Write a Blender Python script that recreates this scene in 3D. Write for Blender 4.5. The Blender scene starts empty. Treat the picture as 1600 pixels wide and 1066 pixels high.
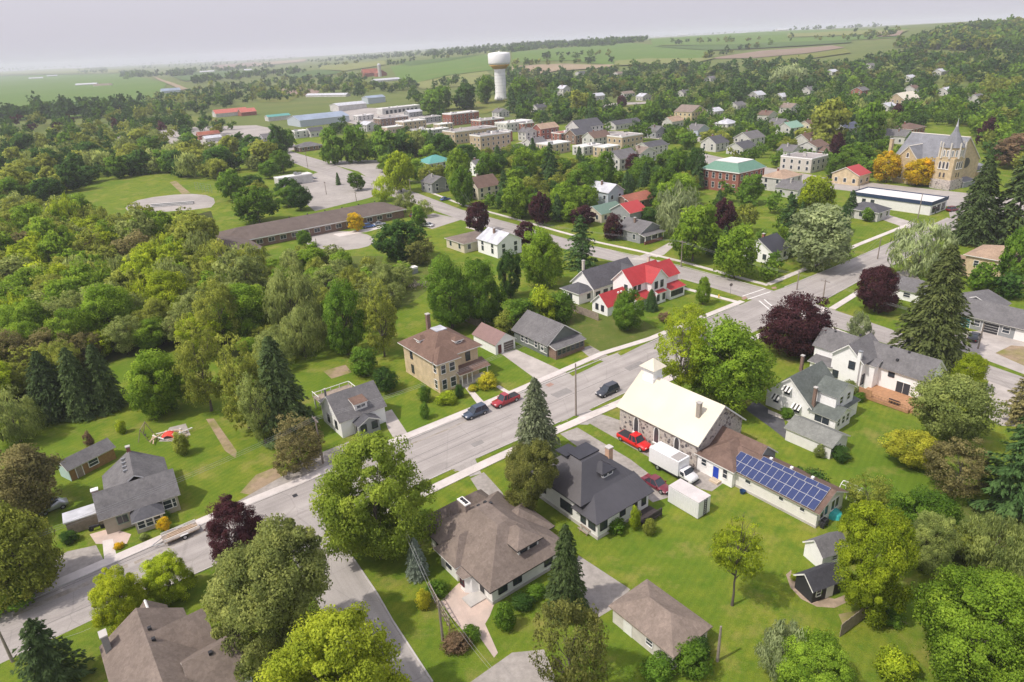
import bpy, bmesh, math, random
import numpy as np
from mathutils import Matrix, Vector

# ------------------------------------------------------------------ camera, sky, sun, exposure
R = math.radians
SC = bpy.context.scene
H_CAM = 58.0
F_PX, ROLL, HOR_Y = 1067.0, R(2.8), 68.0            # focal length, roll and horizon row of the 1600 x 1066 photograph
PITCH = math.atan((533 - HOR_Y) * math.cos(ROLL) / F_PX)
FWD = Vector((0, math.cos(PITCH), -math.sin(PITCH)))
_u0 = Vector((0, math.sin(PITCH), math.cos(PITCH))); _r0 = Vector((1, 0, 0))
RIGHT = math.cos(ROLL) * _r0 - math.sin(ROLL) * _u0
UP = math.sin(ROLL) * _r0 + math.cos(ROLL) * _u0
cam_data = bpy.data.cameras.new('camera'); cam = bpy.data.objects.new('camera', cam_data)
SC.collection.objects.link(cam)
cam_data.sensor_width = 36; cam_data.lens = 36 * F_PX / 1600
cam_data.clip_start = 0.5; cam_data.clip_end = 40000
cam.matrix_world = Matrix(((RIGHT.x, UP.x, -FWD.x, 0), (RIGHT.y, UP.y, -FWD.y, 0), (RIGHT.z, UP.z, -FWD.z, H_CAM), (0, 0, 0, 1)))
SC.camera = cam

SUN_AZ, SUN_EL = R(206), R(56)                       # towards the sun, from +X counter-clockwise
world = bpy.data.worlds.new('World'); SC.world = world; world.use_nodes = True
wn = world.node_tree; wn.nodes.clear()
sky = wn.nodes.new('ShaderNodeTexSky'); sky.sky_type = 'NISHITA'; sky.sun_disc = False
sky.sun_elevation = SUN_EL; sky.sun_rotation = math.pi / 2 - SUN_AZ
sky.air_density = 1.0; sky.dust_density = 6.0; sky.ozone_density = 2.0
veil = wn.nodes.new('ShaderNodeMixRGB'); veil.inputs[0].default_value = 0.62    # the even thin overcast of the day
veil.inputs[2].default_value = (6.65, 6.4, 7.25, 1)
bg = wn.nodes.new('ShaderNodeBackground'); bg.inputs[1].default_value = 0.145
wo = wn.nodes.new('ShaderNodeOutputWorld')
wn.links.new(sky.outputs[0], veil.inputs[1]); wn.links.new(veil.outputs[0], bg.inputs[0]); wn.links.new(bg.outputs[0], wo.inputs[0])
sd = bpy.data.lights.new('sun', 'SUN'); sd.energy = 3.6; sd.angle = R(1.2); sd.color = (1.0, 0.93, 0.84)
sun = bpy.data.objects.new('sun', sd); SC.collection.objects.link(sun)
_sd = Vector((math.cos(SUN_EL) * math.cos(SUN_AZ), math.cos(SUN_EL) * math.sin(SUN_AZ), math.sin(SUN_EL)))
sun.rotation_euler = _sd.to_track_quat('Z', 'Y').to_euler(); sun.location = (0, 0, 300)
SC.view_settings.view_transform = 'Standard'; SC.view_settings.look = 'None'
SC.view_settings.exposure = 0.0; SC.view_settings.gamma = 1.0; SC.view_settings.use_curve_mapping = False
SC.render.engine = 'CYCLES'
SC.cycles.use_denoising = True; SC.cycles.max_bounces = 8; SC.cycles.diffuse_bounces = 5; SC.cycles.glossy_bounces = 2
SC.cycles.transmission_bounces = 5; SC.cycles.volume_bounces = 1; SC.cycles.transparent_max_bounces = 8
SC.cycles.use_adaptive_sampling = True; SC.cycles.adaptive_threshold = 0.02
COL = SC.collection
rng = np.random.default_rng(7); random.seed(7)

# ------------------------------------------------------------------ terrain and survey helpers
def sstep(a, b, t):
    t = min(1.0, max(0.0, (t - a) / (b - a))); return t * t * (3 - 2 * t)

def G(x, y):
    d = math.hypot(x, y)
    if d < 560: return 0.0
    a = math.degrees(math.atan2(x, y))
    k = sstep(-20, 3, a)
    z = (44 + 9 * sstep(8, 40, a)) * sstep(600, 2700, d) * k
    z += 5.0 * sstep(620, 900, d) * math.sin(x * .0062 + 1.3) * math.sin(y * .0043 + .4) * (0.35 + .65 * k)
    z += 12 * math.exp(-((x - 10) / 120) ** 2 - ((y - 830) / 110) ** 2)
    z += 24 * math.exp(-((a - 41) / 8) ** 2 - ((d - 1650) / 520) ** 2)
    return z * sstep(560, 760, d)

def ray(u, v):
    d = FWD * F_PX + RIGHT * (u - 800) + UP * (533 - v); return d.normalized()

def P(u, v, h=0.0):
    """the point h metres above the ground that the survey photograph shows at (u, v)"""
    d = ray(u, v)
    if d.z > -1e-4: d.z = -1e-4
    t = (h - H_CAM) / d.z
    if math.hypot(d.x, d.y) * t < 560: return Vector((d.x * t, d.y * t, h))
    t0, t1 = 500.0, 501.0
    while t1 < 14000:
        if H_CAM + d.z * t1 < G(d.x * t1, d.y * t1) + h: break
        t0 = t1; t1 *= 1.02
    for _ in range(18):
        m = (t0 + t1) / 2
        if H_CAM + d.z * m < G(d.x * m, d.y * m) + h: t1 = m
        else: t0 = m
    return Vector((d.x * t1, d.y * t1, H_CAM + d.z * t1))

def Q(p):
    d = Vector(p) - Vector((0, 0, H_CAM)); c = d.dot(FWD)
    return 800 + F_PX * d.dot(RIGHT) / c, 533 - F_PX * d.dot(UP) / c, c

def height_to(base, v):
    """how tall something standing at base is if its top is at row v"""
    lo, hi = 0.0, 80.0
    for _ in range(30):
        m = (lo + hi) / 2
        if Q((base.x, base.y, base.z + m))[1] > v: lo = m
        else: hi = m
    return lo

TH = R(36.7)                                          # the main street's direction; the town's grid follows it

# ------------------------------------------------------------------ materials
MATS = {}
def nodes_of(name):
    m = bpy.data.materials.new(name); m.use_nodes = True
    nt = m.node_tree; b = nt.nodes['Principled BSDF']; return m, nt, b

def mat(name, col, rough=.8, var=.18, scale=1.2, bump=0., bscale=20., metal=0., spec=.25, big=0., bigscale=.12, lines=None, col2=None):
    """plain surface with two scales of mottling; lines = (axis, spacing, depth) adds board or course shadow lines as relief"""
    if name in MATS: return MATS[name]
    m, nt, b = nodes_of(name); N = nt.nodes; L = nt.links
    tc = N.new('ShaderNodeTexCoord')
    n1 = N.new('ShaderNodeTexNoise'); n1.inputs['Scale'].default_value = scale; n1.inputs['Detail'].default_value = 6; n1.inputs['Roughness'].default_value = .65
    L.new(tc.outputs['Object'], n1.inputs['Vector'])
    r1 = N.new('ShaderNodeMapRange'); r1.inputs[1].default_value = .3; r1.inputs[2].default_value = .7
    r1.inputs[3].default_value = 1 - var; r1.inputs[4].default_value = 1 + var
    L.new(n1.outputs[0], r1.inputs[0])
    base = N.new('ShaderNodeRGB'); base.outputs[0].default_value = (*col, 1)
    cout = base.outputs[0]
    if col2 is not None or big > 0:
        n2 = N.new('ShaderNodeTexNoise'); n2.inputs['Scale'].default_value = bigscale; n2.inputs['Detail'].default_value = 4
        L.new(tc.outputs['Object'], n2.inputs['Vector'])
        r2 = N.new('ShaderNodeMapRange'); r2.inputs[1].default_value = .38; r2.inputs[2].default_value = .62
        L.new(n2.outputs[0], r2.inputs[0])
        mx = N.new('ShaderNodeMixRGB'); c2 = col2 if col2 is not None else tuple(c * (1 - big) for c in col)
        mx.inputs[2].default_value = (*c2, 1); L.new(r2.outputs[0], mx.inputs[0]); L.new(cout, mx.inputs[1]); cout = mx.outputs[0]
    mul = N.new('ShaderNodeMixRGB'); mul.blend_type = 'MULTIPLY'; mul.inputs[0].default_value = 1
    L.new(cout, mul.inputs[1]); L.new(r1.outputs[0], mul.inputs[2]); L.new(mul.outputs[0], b.inputs['Base Color'])
    b.inputs['Roughness'].default_value = rough; b.inputs['Metallic'].default_value = metal
    b.inputs['Specular IOR Level'].default_value = spec
    hs = []
    if bump > 0:
        n3 = N.new('ShaderNodeTexNoise'); n3.inputs['Scale'].default_value = bscale; n3.inputs['Detail'].default_value = 3
        L.new(tc.outputs['Object'], n3.inputs['Vector']); hs.append((n3.outputs[0], bump))
    if lines:
        ax, sp, dep = lines
        sx = N.new('ShaderNodeSeparateXYZ'); L.new(tc.outputs['Object'], sx.inputs[0])
        md = N.new('ShaderNodeMath'); md.operation = 'MODULO'; md.inputs[1].default_value = sp
        ad = N.new('ShaderNodeMath'); ad.operation = 'ADD'; ad.inputs[1].default_value = 1000
        L.new(sx.outputs['XYZ'.index(ax)], ad.inputs[0]); L.new(ad.outputs[0], md.inputs[0]); hs.append((md.outputs[0], dep / sp))
    for o, s in hs:
        bp = N.new('ShaderNodeBump'); bp.inputs['Strength'].default_value = min(1, s); bp.inputs['Distance'].default_value = .05 if lines else .03
        L.new(o, bp.inputs['Height'])
        if b.inputs['Normal'].is_linked: L.new(b.inputs['Normal'].links[0].from_socket, bp.inputs['Normal'])
        L.new(bp.outputs[0], b.inputs['Normal'])
    MATS[name] = m; return m

def shingle(name, col, var=.2):
    """asphalt shingles: speckle, tab blocks and faint streaks"""
    if name in MATS: return MATS[name]
    m, nt, b = nodes_of(name); N = nt.nodes; L = nt.links
    tc = N.new('ShaderNodeTexCoord')
    sp = N.new('ShaderNodeTexNoise'); sp.inputs['Scale'].default_value = 5; sp.inputs['Detail'].default_value = 8; sp.inputs['Roughness'].default_value = .8
    L.new(tc.outputs['Object'], sp.inputs[0])
    vo = N.new('ShaderNodeTexVoronoi'); vo.inputs['Scale'].default_value = 3.2; L.new(tc.outputs['Object'], vo.inputs['Vector'])
    bw = N.new('ShaderNodeSeparateColor'); L.new(vo.outputs['Color'], bw.inputs[0])
    st = N.new('ShaderNodeTexNoise'); st.inputs['Scale'].default_value = .45; st.inputs['Detail'].default_value = 5; L.new(tc.outputs['Object'], st.inputs[0])
    def rg(o, a, c, lo=.3, hi=.7):
        r = N.new('ShaderNodeMapRange'); r.inputs[1].default_value = lo; r.inputs[2].default_value = hi; r.inputs[3].default_value = a; r.inputs[4].default_value = c
        L.new(o, r.inputs[0]); return r.outputs[0]
    p = None
    for o in (rg(sp.outputs[0], 1 - var, 1 + var), rg(bw.outputs[0], 1 - var * .55, 1 + var * .55, 0, 1), rg(st.outputs[0], .86, 1.14)):
        if p is None: p = o
        else:
            mm = N.new('ShaderNodeMath'); mm.operation = 'MULTIPLY'; L.new(p, mm.inputs[0]); L.new(o, mm.inputs[1]); p = mm.outputs[0]
    sx = N.new('ShaderNodeSeparateXYZ'); L.new(tc.outputs['Object'], sx.inputs[0])
    ad = N.new('ShaderNodeMath'); ad.operation = 'MODULO'; ad.inputs[1].default_value = .11; L.new(sx.outputs[2], ad.inputs[0])
    bp = N.new('ShaderNodeBump'); bp.inputs['Strength'].default_value = .35; bp.inputs['Distance'].default_value = .04; L.new(ad.outputs[0], bp.inputs['Height'])
    mul = N.new('ShaderNodeMixRGB'); mul.blend_type = 'MULTIPLY'; mul.inputs[0].default_value = 1; mul.inputs[1].default_value = (*col, 1)
    L.new(p, mul.inputs[2]); L.new(mul.outputs[0], b.inputs['Base Color']); L.new(bp.outputs[0], b.inputs['Normal'])
    b.inputs['Roughness'].default_value = .92; b.inputs['Specular IOR Level'].default_value = .15
    MATS[name] = m; return m

def brick(name, col, mortar, scale=1.0, var=.15):
    if name in MATS: return MATS[name]
    m, nt, b = nodes_of(name); N = nt.nodes; L = nt.links
    tc = N.new('ShaderNodeTexCoord'); sx = N.new('ShaderNodeSeparateXYZ'); L.new(tc.outputs['Object'], sx.inputs[0])
    ad = N.new('ShaderNodeMath'); ad.operation = 'ADD'; L.new(sx.outputs[0], ad.inputs[0]); L.new(sx.outputs[1], ad.inputs[1])
    cb = N.new('ShaderNodeCombineXYZ'); L.new(ad.outputs[0], cb.inputs[0]); L.new(sx.outputs[2], cb.inputs[1])
    bt = N.new('ShaderNodeTexBrick'); bt.inputs['Scale'].default_value = 4.0 * scale
    bt.inputs['Color1'].default_value = (*[c * (1 + var) for c in col], 1); bt.inputs['Color2'].default_value = (*[c * (1 - var) for c in col], 1)
    bt.inputs['Mortar'].default_value = (*mortar, 1); bt.inputs['Mortar Size'].default_value = .02; L.new(cb.outputs[0], bt.inputs['Vector'])
    n2 = N.new('ShaderNodeTexNoise'); n2.inputs['Scale'].default_value = .8; n2.inputs['Detail'].default_value = 5; L.new(tc.outputs['Object'], n2.inputs[0])
    r = N.new('ShaderNodeMapRange'); r.inputs[1].default_value = .3; r.inputs[2].default_value = .7; r.inputs[3].default_value = .84; r.inputs[4].default_value = 1.14; L.new(n2.outputs[0], r.inputs[0])
    mul = N.new('ShaderNodeMixRGB'); mul.blend_type = 'MULTIPLY'; mul.inputs[0].default_value = 1
    L.new(bt.outputs[0], mul.inputs[1]); L.new(r.outputs[0], mul.inputs[2]); L.new(mul.outputs[0], b.inputs['Base Color'])
    b.inputs['Roughness'].default_value = .9; b.inputs['Specular IOR Level'].default_value = .15
    MATS[name] = m; return m

def fieldstone(name):
    m, nt, b = nodes_of(name); N = nt.nodes; L = nt.links
    tc = N.new('ShaderNodeTexCoord')
    vo = N.new('ShaderNodeTexVoronoi'); vo.inputs['Scale'].default_value = 2.3; L.new(tc.outputs['Object'], vo.inputs['Vector'])
    ve = N.new('ShaderNodeTexVoronoi'); ve.feature = 'DISTANCE_TO_EDGE'; ve.inputs['Scale'].default_value = 2.3; L.new(tc.outputs['Object'], ve.inputs['Vector'])
    sc_ = N.new('ShaderNodeSeparateColor'); L.new(vo.outputs['Color'], sc_.inputs[0])
    cr = N.new('ShaderNodeValToRGB'); e = cr.color_ramp.elements
    e[0].position = 0; e[0].color = (.10, .09, .10, 1); e[1].position = 1; e[1].color = (.55, .48, .42, 1)
    for pos, c in ((.18, (.20, .16, .15)), (.3, (.42, .37, .33)), (.55, (.50, .44, .40)), (.75, (.36, .33, .32))):
        q = e.new(pos); q.color = (*c, 1)
    L.new(sc_.outputs[0], cr.inputs[0])
    rm = N.new('ShaderNodeMapRange'); rm.inputs[1].default_value = .035; rm.inputs[2].default_value = .06; L.new(ve.outputs['Distance'], rm.inputs[0])
    mx = N.new('ShaderNodeMixRGB'); mx.inputs[1].default_value = (.56, .51, .46, 1); L.new(rm.outputs[0], mx.inputs[0]); L.new(cr.outputs[0], mx.inputs[2])
    L.new(mx.outputs[0], b.inputs['Base Color'])
    bp = N.new('ShaderNodeBump'); bp.inputs['Strength'].default_value = .6; bp.inputs['Distance'].default_value = .05; L.new(rm.outputs[0], bp.inputs['Height']); L.new(bp.outputs[0], b.inputs['Normal'])
    b.inputs['Roughness'].default_value = .9; MATS[name] = m; return m

def foliage(name, trans=.46):
    """leaves take their colour from the object (one colour per tree) and a tint per leaf and per twig, random but rising towards conifer branch tips"""
    m, nt, b = nodes_of(name); N = nt.nodes; L = nt.links
    oi = N.new('ShaderNodeObjectInfo'); at = N.new('ShaderNodeAttribute'); at.attribute_name = 'tint'
    r = N.new('ShaderNodeMapRange'); r.inputs[3].default_value = .58; r.inputs[4].default_value = 1.45; L.new(at.outputs['Fac'], r.inputs[0])
    hs = N.new('ShaderNodeHueSaturation'); L.new(oi.outputs['Color'], hs.inputs['Color']); L.new(r.outputs[0], hs.inputs['Value'])
    r2 = N.new('ShaderNodeMapRange'); r2.inputs[3].default_value = .515; r2.inputs[4].default_value = .488; L.new(at.outputs['Fac'], r2.inputs[0]); L.new(r2.outputs[0], hs.inputs['Hue'])
    L.new(hs.outputs[0], b.inputs['Base Color']); b.inputs['Roughness'].default_value = .85; b.inputs['Specular IOR Level'].default_value = .05
    tr = N.new('ShaderNodeBsdfTranslucent'); br = N.new('ShaderNodeHueSaturation'); br.inputs['Value'].default_value = 1.25; br.inputs['Hue'].default_value = .488
    L.new(hs.outputs[0], br.inputs['Color']); L.new(br.outputs[0], tr.inputs[0])
    mx = N.new('ShaderNodeMixShader'); mx.inputs[0].default_value = trans
    out = N['Material Output']; L.new(b.outputs[0], mx.inputs[1]); L.new(tr.outputs[0], mx.inputs[2]); L.new(mx.outputs[0], out.inputs[0])
    MATS[name] = m; return m

def glass(name, col=(.035, .045, .06), rough=.12):
    if name in MATS: return MATS[name]
    m, nt, b = nodes_of(name); b.inputs['Base Color'].default_value = (*col, 1); b.inputs['Roughness'].default_value = rough
    b.inputs['Specular IOR Level'].default_value = .6; N = nt.nodes; L = nt.links
    tc = N.new('ShaderNodeTexCoord'); n = N.new('ShaderNodeTexNoise'); n.inputs['Scale'].default_value = 1.3; L.new(tc.outputs['Object'], n.inputs[0])
    bp = N.new('ShaderNodeBump'); bp.inputs['Strength'].default_value = .05; L.new(n.outputs[0], bp.inputs['Height']); L.new(bp.outputs[0], b.inputs['Normal'])
    MATS[name] = m; return m

def paint(name, col, rough=.3, metal=.0, coat=.6):
    if name in MATS: return MATS[name]
    m = mat(name, col, rough, .05, 3, metal=metal, spec=.5); m.node_tree.nodes['Principled BSDF'].inputs['Coat Weight'].default_value = coat
    return m

def grass(name, c1, c2, c3, s1=.05, s2=.6, dry=(.20, .17, .06), rowdir=None):
    """mown or rough grass: patches at three scales with a few worn spots"""
    if name in MATS: return MATS[name]
    m, nt, b = nodes_of(name); N = nt.nodes; L = nt.links
    tc = N.new('ShaderNodeTexCoord')
    def noise(s, d=5, rgh=.6):
        n = N.new('ShaderNodeTexNoise'); n.inputs['Scale'].default_value = s; n.inputs['Detail'].default_value = d; n.inputs['Roughness'].default_value = rgh
        L.new(tc.outputs['Object'], n.inputs[0]); return n.outputs[0]
    def rg(o, lo, hi, a=0., c=1.):
        r = N.new('ShaderNodeMapRange'); r.inputs[1].default_value = lo; r.inputs[2].default_value = hi; r.inputs[3].default_value = a; r.inputs[4].default_value = c
        L.new(o, r.inputs[0]); return r.outputs[0]
    def mix(f, a, c):
        x = N.new('ShaderNodeMixRGB'); L.new(f, x.inputs[0])
        for i, q in ((1, a), (2, c)):
            if isinstance(q, tuple): x.inputs[i].default_value = (*q, 1)
            else: L.new(q, x.inputs[i])
        return x.outputs[0]
    a = mix(rg(noise(s1), .35, .65), c1, c2)
    a = mix(rg(noise(s2, 6, .7), .40, .66), a, c3)
    a = mix(rg(noise(s1 * 3.1, 5, .7), .53, .70, 0, .7), a, dry)
    v = rg(noise(7, 5, .8), .25, .75, .62, 1.38)
    if rowdir is not None:
        mp = N.new('ShaderNodeMapping'); mp.inputs['Rotation'].default_value = (0, 0, rowdir); L.new(tc.outputs['Object'], mp.inputs[0])
        w = N.new('ShaderNodeTexWave'); w.inputs['Scale'].default_value = .35; w.inputs['Distortion'].default_value = 1.5; L.new(mp.outputs[0], w.inputs[0])
        vv = rg(w.outputs['Fac'], 0, 1, .955, 1.045); mm = N.new('ShaderNodeMath'); mm.operation = 'MULTIPLY'; L.new(v, mm.inputs[0]); L.new(vv, mm.inputs[1]); v = mm.outputs[0]
    mu = N.new('ShaderNodeMixRGB'); mu.blend_type = 'MULTIPLY'; mu.inputs[0].default_value = 1; L.new(a, mu.inputs[1]); L.new(v, mu.inputs[2])
    L.new(mu.outputs[0], b.inputs['Base Color']); b.inputs['Roughness'].default_value = .95; b.inputs['Specular IOR Level'].default_value = .08
    bp = N.new('ShaderNodeBump'); bp.inputs['Strength'].default_value = .5; bp.inputs['Distance'].default_value = .12; L.new(noise(6, 4, .8), bp.inputs['Height']); L.new(bp.outputs[0], b.inputs['Normal'])
    MATS[name] = m; return m

def road_mat(name, c1, c2, ang):
    """worn chip-seal: streaks along the lane, blotches, fine cracks"""
    m, nt, b = nodes_of(name); N = nt.nodes; L = nt.links; tc = N.new('ShaderNodeTexCoord')
    mp = N.new('ShaderNodeMapping'); mp.inputs['Rotation'].default_value = (0, 0, -ang); L.new(tc.outputs['Object'], mp.inputs[0])
    mp2 = N.new('ShaderNodeMapping'); mp2.inputs['Scale'].default_value = (.02, .75, 1); L.new(mp.outputs[0], mp2.inputs[0])
    def noise(vec, s, d=5, r=.65):
        n = N.new('ShaderNodeTexNoise'); n.inputs['Scale'].default_value = s; n.inputs['Detail'].default_value = d; n.inputs['Roughness'].default_value = r; L.new(vec, n.inputs[0]); return n.outputs[0]
    def rg(o, lo, hi, a, c):
        q = N.new('ShaderNodeMapRange'); q.inputs[1].default_value = lo; q.inputs[2].default_value = hi; q.inputs[3].default_value = a; q.inputs[4].default_value = c; L.new(o, q.inputs[0]); return q.outputs[0]
    mx = N.new('ShaderNodeMixRGB'); mx.inputs[1].default_value = (*c1, 1); mx.inputs[2].default_value = (*c2, 1); L.new(rg(noise(mp2.outputs[0], 1), .36, .64, 0, 1), mx.inputs[0])
    v = rg(noise(tc.outputs['Object'], .22), .3, .7, .88, 1.1); f = rg(noise(tc.outputs['Object'], 6, 4, .8), .25, .75, .88, 1.12)
    vo = N.new('ShaderNodeTexVoronoi'); vo.feature = 'DISTANCE_TO_EDGE'; vo.inputs['Scale'].default_value = .16; L.new(tc.outputs['Object'], vo.inputs['Vector'])
    dn = N.new('ShaderNodeTexNoise'); dn.inputs['Scale'].default_value = .5; L.new(tc.outputs['Object'], dn.inputs[0]); ad = N.new('ShaderNodeMixRGB'); ad.inputs[0].default_value = .25; L.new(tc.outputs['Object'], ad.inputs[1]); L.new(dn.outputs['Color'], ad.inputs[2])
    ck = rg(vo.outputs['Distance'], .004, .012, .88, 1)
    o = None
    for q in (v, f, ck):
        if o is None: o = q
        else: mm = N.new('ShaderNodeMath'); mm.operation = 'MULTIPLY'; L.new(o, mm.inputs[0]); L.new(q, mm.inputs[1]); o = mm.outputs[0]
    mu = N.new('ShaderNodeMixRGB'); mu.blend_type = 'MULTIPLY'; mu.inputs[0].default_value = 1; L.new(mx.outputs[0], mu.inputs[1]); L.new(o, mu.inputs[2]); L.new(mu.outputs[0], b.inputs['Base Color'])
    b.inputs['Roughness'].default_value = .95; b.inputs['Specular IOR Level'].default_value = .12; MATS[name] = m; return m

M_LEAF = foliage('leaves'); M_NEEDLE = foliage('needles', .2)
M_BARK = mat('bark', (.12, .10, .085), .95, .3, 4, bump=.5, bscale=9)
M_GLASS = glass('window_glass')
M_WHITE = mat('white_trim', (.78, .77, .75), .6, .04, 2)
M_DARK = mat('dark_trim', (.035, .035, .04), .6, .1, 2)
M_SIDING = mat('white_siding', (.86, .855, .85), .65, .05, 1.5, lines=('Z', .2, .25))
M_STUCCO = mat('white_stucco', (.72, .71, .69), .8, .07, 1.2, bump=.2, bscale=8)
M_CREAM = mat('cream_siding', (.62, .56, .44), .7, .08, 1.2, lines=('Z', .2, .2))
M_GREYSID = mat('grey_siding', (.28, .29, .30), .7, .1, 1.2, lines=('Z', .2, .2))
M_SAGE = mat('sage_siding', (.15, .17, .155), .75, .12, 1.2, lines=('Z', .22, .25))
M_BLUESID = mat('pale_blue_siding', (.42, .47, .52), .7, .08, 1.2, lines=('Z', .2, .2))
M_YBRICK = brick('yellow_brick', (.58, .45, .28), (.52, .47, .38))
M_RBRICK = brick('red_brick', (.27, .085, .06), (.32, .25, .22))
M_TBRICK = brick('tan_brick', (.45, .35, .23), (.45, .40, .33))
M_BBRICK = brick('brown_brick', (.20, .12, .09), (.30, .26, .22))
M_FSTONE = fieldstone('fieldstone_wall')
S_BROWN = shingle('brown_shingles', (.165, .108, .085)); S_PINKBR = shingle('weathered_brown_shingles', (.225, .18, .152))
S_GREY = shingle('grey_shingles', (.15, .145, .148)); S_DGREY = shingle('slate_grey_shingles', (.095, .095, .105))
S_TAUPE = shingle('taupe_shingles', (.188, .152, .13)); S_GREEN = shingle('grey_green_shingles', (.12, .135, .125))
S_REDBR = shingle('red_brown_shingles', (.155, .105, .085)); S_TAN = shingle('tan_shingles', (.36, .26, .19)); S_BLACK = shingle('charcoal_shingles', (.06, .06, .07))
S_SCHOOL = shingle('school_brown_shingles', (.135, .108, .095), .12)
R_BLACK = mat('black_metal_roof', (.045, .045, .055), .45, .12, 1.0, spec=.4, big=.25)
R_RED = mat('red_metal_roof', (.40, .045, .045), .5, .06, 1.0, spec=.35)
R_DKRED = mat('rust_red_roof', (.34, .12, .08), .7, .2, 1.0, big=.3)
R_CREAM = mat('cream_metal_roof', (.66, .612, .495), .55, .05, .6, spec=.3, big=.10, bigscale=.3, lines=('Y', .5, .35))
R_GALV = mat('galvanised_roof', (.55, .56, .60), .45, .1, .8, spec=.4, big=.25, bigscale=.5)
R_WHITE = mat('white_flat_roof', (.72, .70, .68), .8, .08, .5, big=.15)
R_TAR = mat('gravel_flat_roof', (.34, .31, .30), .95, .15, .5, big=.25)
R_TEAL = mat('teal_metal_roof', (.10, .30, .27), .5, .08, .8)
R_BLUE = mat('blue_grey_metal_roof', (.27, .33, .42), .5, .08, .6, big=.15)
M_WOOD = mat('weathered_wood', (.30, .245, .20), .9, .25, 2, bump=.3, bscale=6)
M_DECK = mat('cedar_deck', (.40, .22, .12), .75, .18, 2)
M_POLE = mat('pole_wood', (.26, .22, .19), .95, .2, 3)
M_CONC = mat('concrete', (.50, .475, .45), .9, .1, .9, big=.15, bigscale=.3)
M_WALK = mat('sidewalk_concrete', (.60, .55, .52), .9, .09, 1.1, big=.12, bigscale=.25)
M_METAL = mat('dull_metal', (.35, .36, .37), .4, .1, 2, metal=.6)
M_TYRE = mat('tyre_rubber', (.025, .025, .025), .9, .1, 4)
M_RIM = mat('wheel_rim', (.45, .46, .48), .35, .05, 4, metal=.7)

# ------------------------------------------------------------------ mesh and object helpers
class MB:
    """collects faces; build() links them as ONE mesh object"""
    def __init__(s): s.v = []; s.f = []; s.m = []
    def face(s, pts, mi=0):
        i = len(s.v); s.v += [tuple(p) for p in pts]; s.f.append(tuple(range(i, i + len(pts)))); s.m.append(mi); return s
    def prism(s, poly, z0, z1, mi=0, top=None, bot=True):
        """poly: ccw list of (x, y)"""
        n = len(poly); i = len(s.v)
        s.v += [(p[0], p[1], z0) for p in poly] + [(p[0], p[1], z1) for p in poly]
        for k in range(n): s.f.append((i + k, i + (k + 1) % n, i + n + (k + 1) % n, i + n + k)); s.m.append(mi)
        s.f.append(tuple(i + n + k for k in range(n))); s.m.append(mi if top is None else top)
        if bot: s.f.append(tuple(i + n - 1 - k for k in range(n))); s.m.append(mi)
        return s
    def box(s, x0, y0, z0, x1, y1, z1, mi=0): return s.prism([(x0, y0), (x1, y0), (x1, y1), (x0, y1)], z0, z1, mi)
    def slab(s, pts, t, mi=0, side=1):
        """a plate of thickness t below the quad or triangle pts"""
        n = len(pts); a = Vector(pts[0]); nrm = (Vector(pts[1]) - a).cross(Vector(pts[2]) - a).normalized()
        if nrm.z < 0: pts = list(reversed(pts)); nrm = -nrm
        i = len(s.v); s.v += [tuple(p) for p in pts] + [tuple(Vector(p) - nrm * t) for p in pts]
        s.f.append(tuple(range(i, i + n))); s.m.append(mi); s.f.append(tuple(i + 2 * n - 1 - k for k in range(n))); s.m.append(side)
        for k in range(n): s.f.append((i + (k + 1) % n, i + k, i + n + k, i + n + (k + 1) % n)); s.m.append(side)
        return s
    def tube(s, a, b, r0, r1=None, n=6, mi=0, caps=True):
        a = Vector(a); b = Vector(b); r1 = r0 if r1 is None else r1
        d = (b - a).normalized(); t = d.orthogonal().normalized(); w = d.cross(t); i = len(s.v)
        for c, r in ((a, r0), (b, r1)):
            for k in range(n):
                q = 2 * math.pi * k / n; s.v.append(tuple(c + t * r * math.cos(q) + w * r * math.sin(q)))
        for k in range(n): s.f.append((i + k, i + (k + 1) % n, i + n + (k + 1) % n, i + n + k)); s.m.append(mi)
        if caps: s.f.append(tuple(i + n - 1 - k for k in range(n))); s.m.append(mi); s.f.append(tuple(i + n + k for k in range(n))); s.m.append(mi)
        return s
    def lathe(s, prof, n=16, mi=0, c=(0, 0)):
        i = len(s.v)
        for r, z in prof:
            for k in range(n): q = 2 * math.pi * k / n; s.v.append((c[0] + r * math.cos(q), c[1] + r * math.sin(q), z))
        for j in range(len(prof) - 1):
            for k in range(n): s.f.append((i + j * n + k, i + j * n + (k + 1) % n, i + (j + 1) * n + (k + 1) % n, i + (j + 1) * n + k)); s.m.append(mi)
        s.f.append(tuple(i + n - 1 - k for k in range(n))); s.m.append(mi)
        j = (len(prof) - 1) * n; s.f.append(tuple(i + j + k for k in range(n))); s.m.append(mi); return s
    def mesh(s, name, mats, smooth=False):
        me = bpy.data.meshes.new(name); me.from_pydata(s.v, [], s.f)
        for m in (mats if isinstance(mats, (list, tuple)) else [mats]): me.materials.append(m)
        me.polygons.foreach_set('material_index', s.m)
        if smooth: me.polygons.foreach_set('use_smooth', [True] * len(s.f))
        me.update(); return me
    def build(s, name, mats, parent=None, smooth=False): return obj(name, s.mesh(name, mats, smooth), parent)

def obj(name, me, parent=None, loc=None):
    o = bpy.data.objects.new(name, me); COL.objects.link(o)
    if parent is not None: o.parent = parent
    if loc is not None: o.location = loc
    return o

def tag(o, label=None, cat=None, group=None, kind=None):
    if label: o['label'] = label
    if cat: o['category'] = cat
    if group: o['group'] = group
    if kind: o['kind'] = kind
    return o

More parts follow.
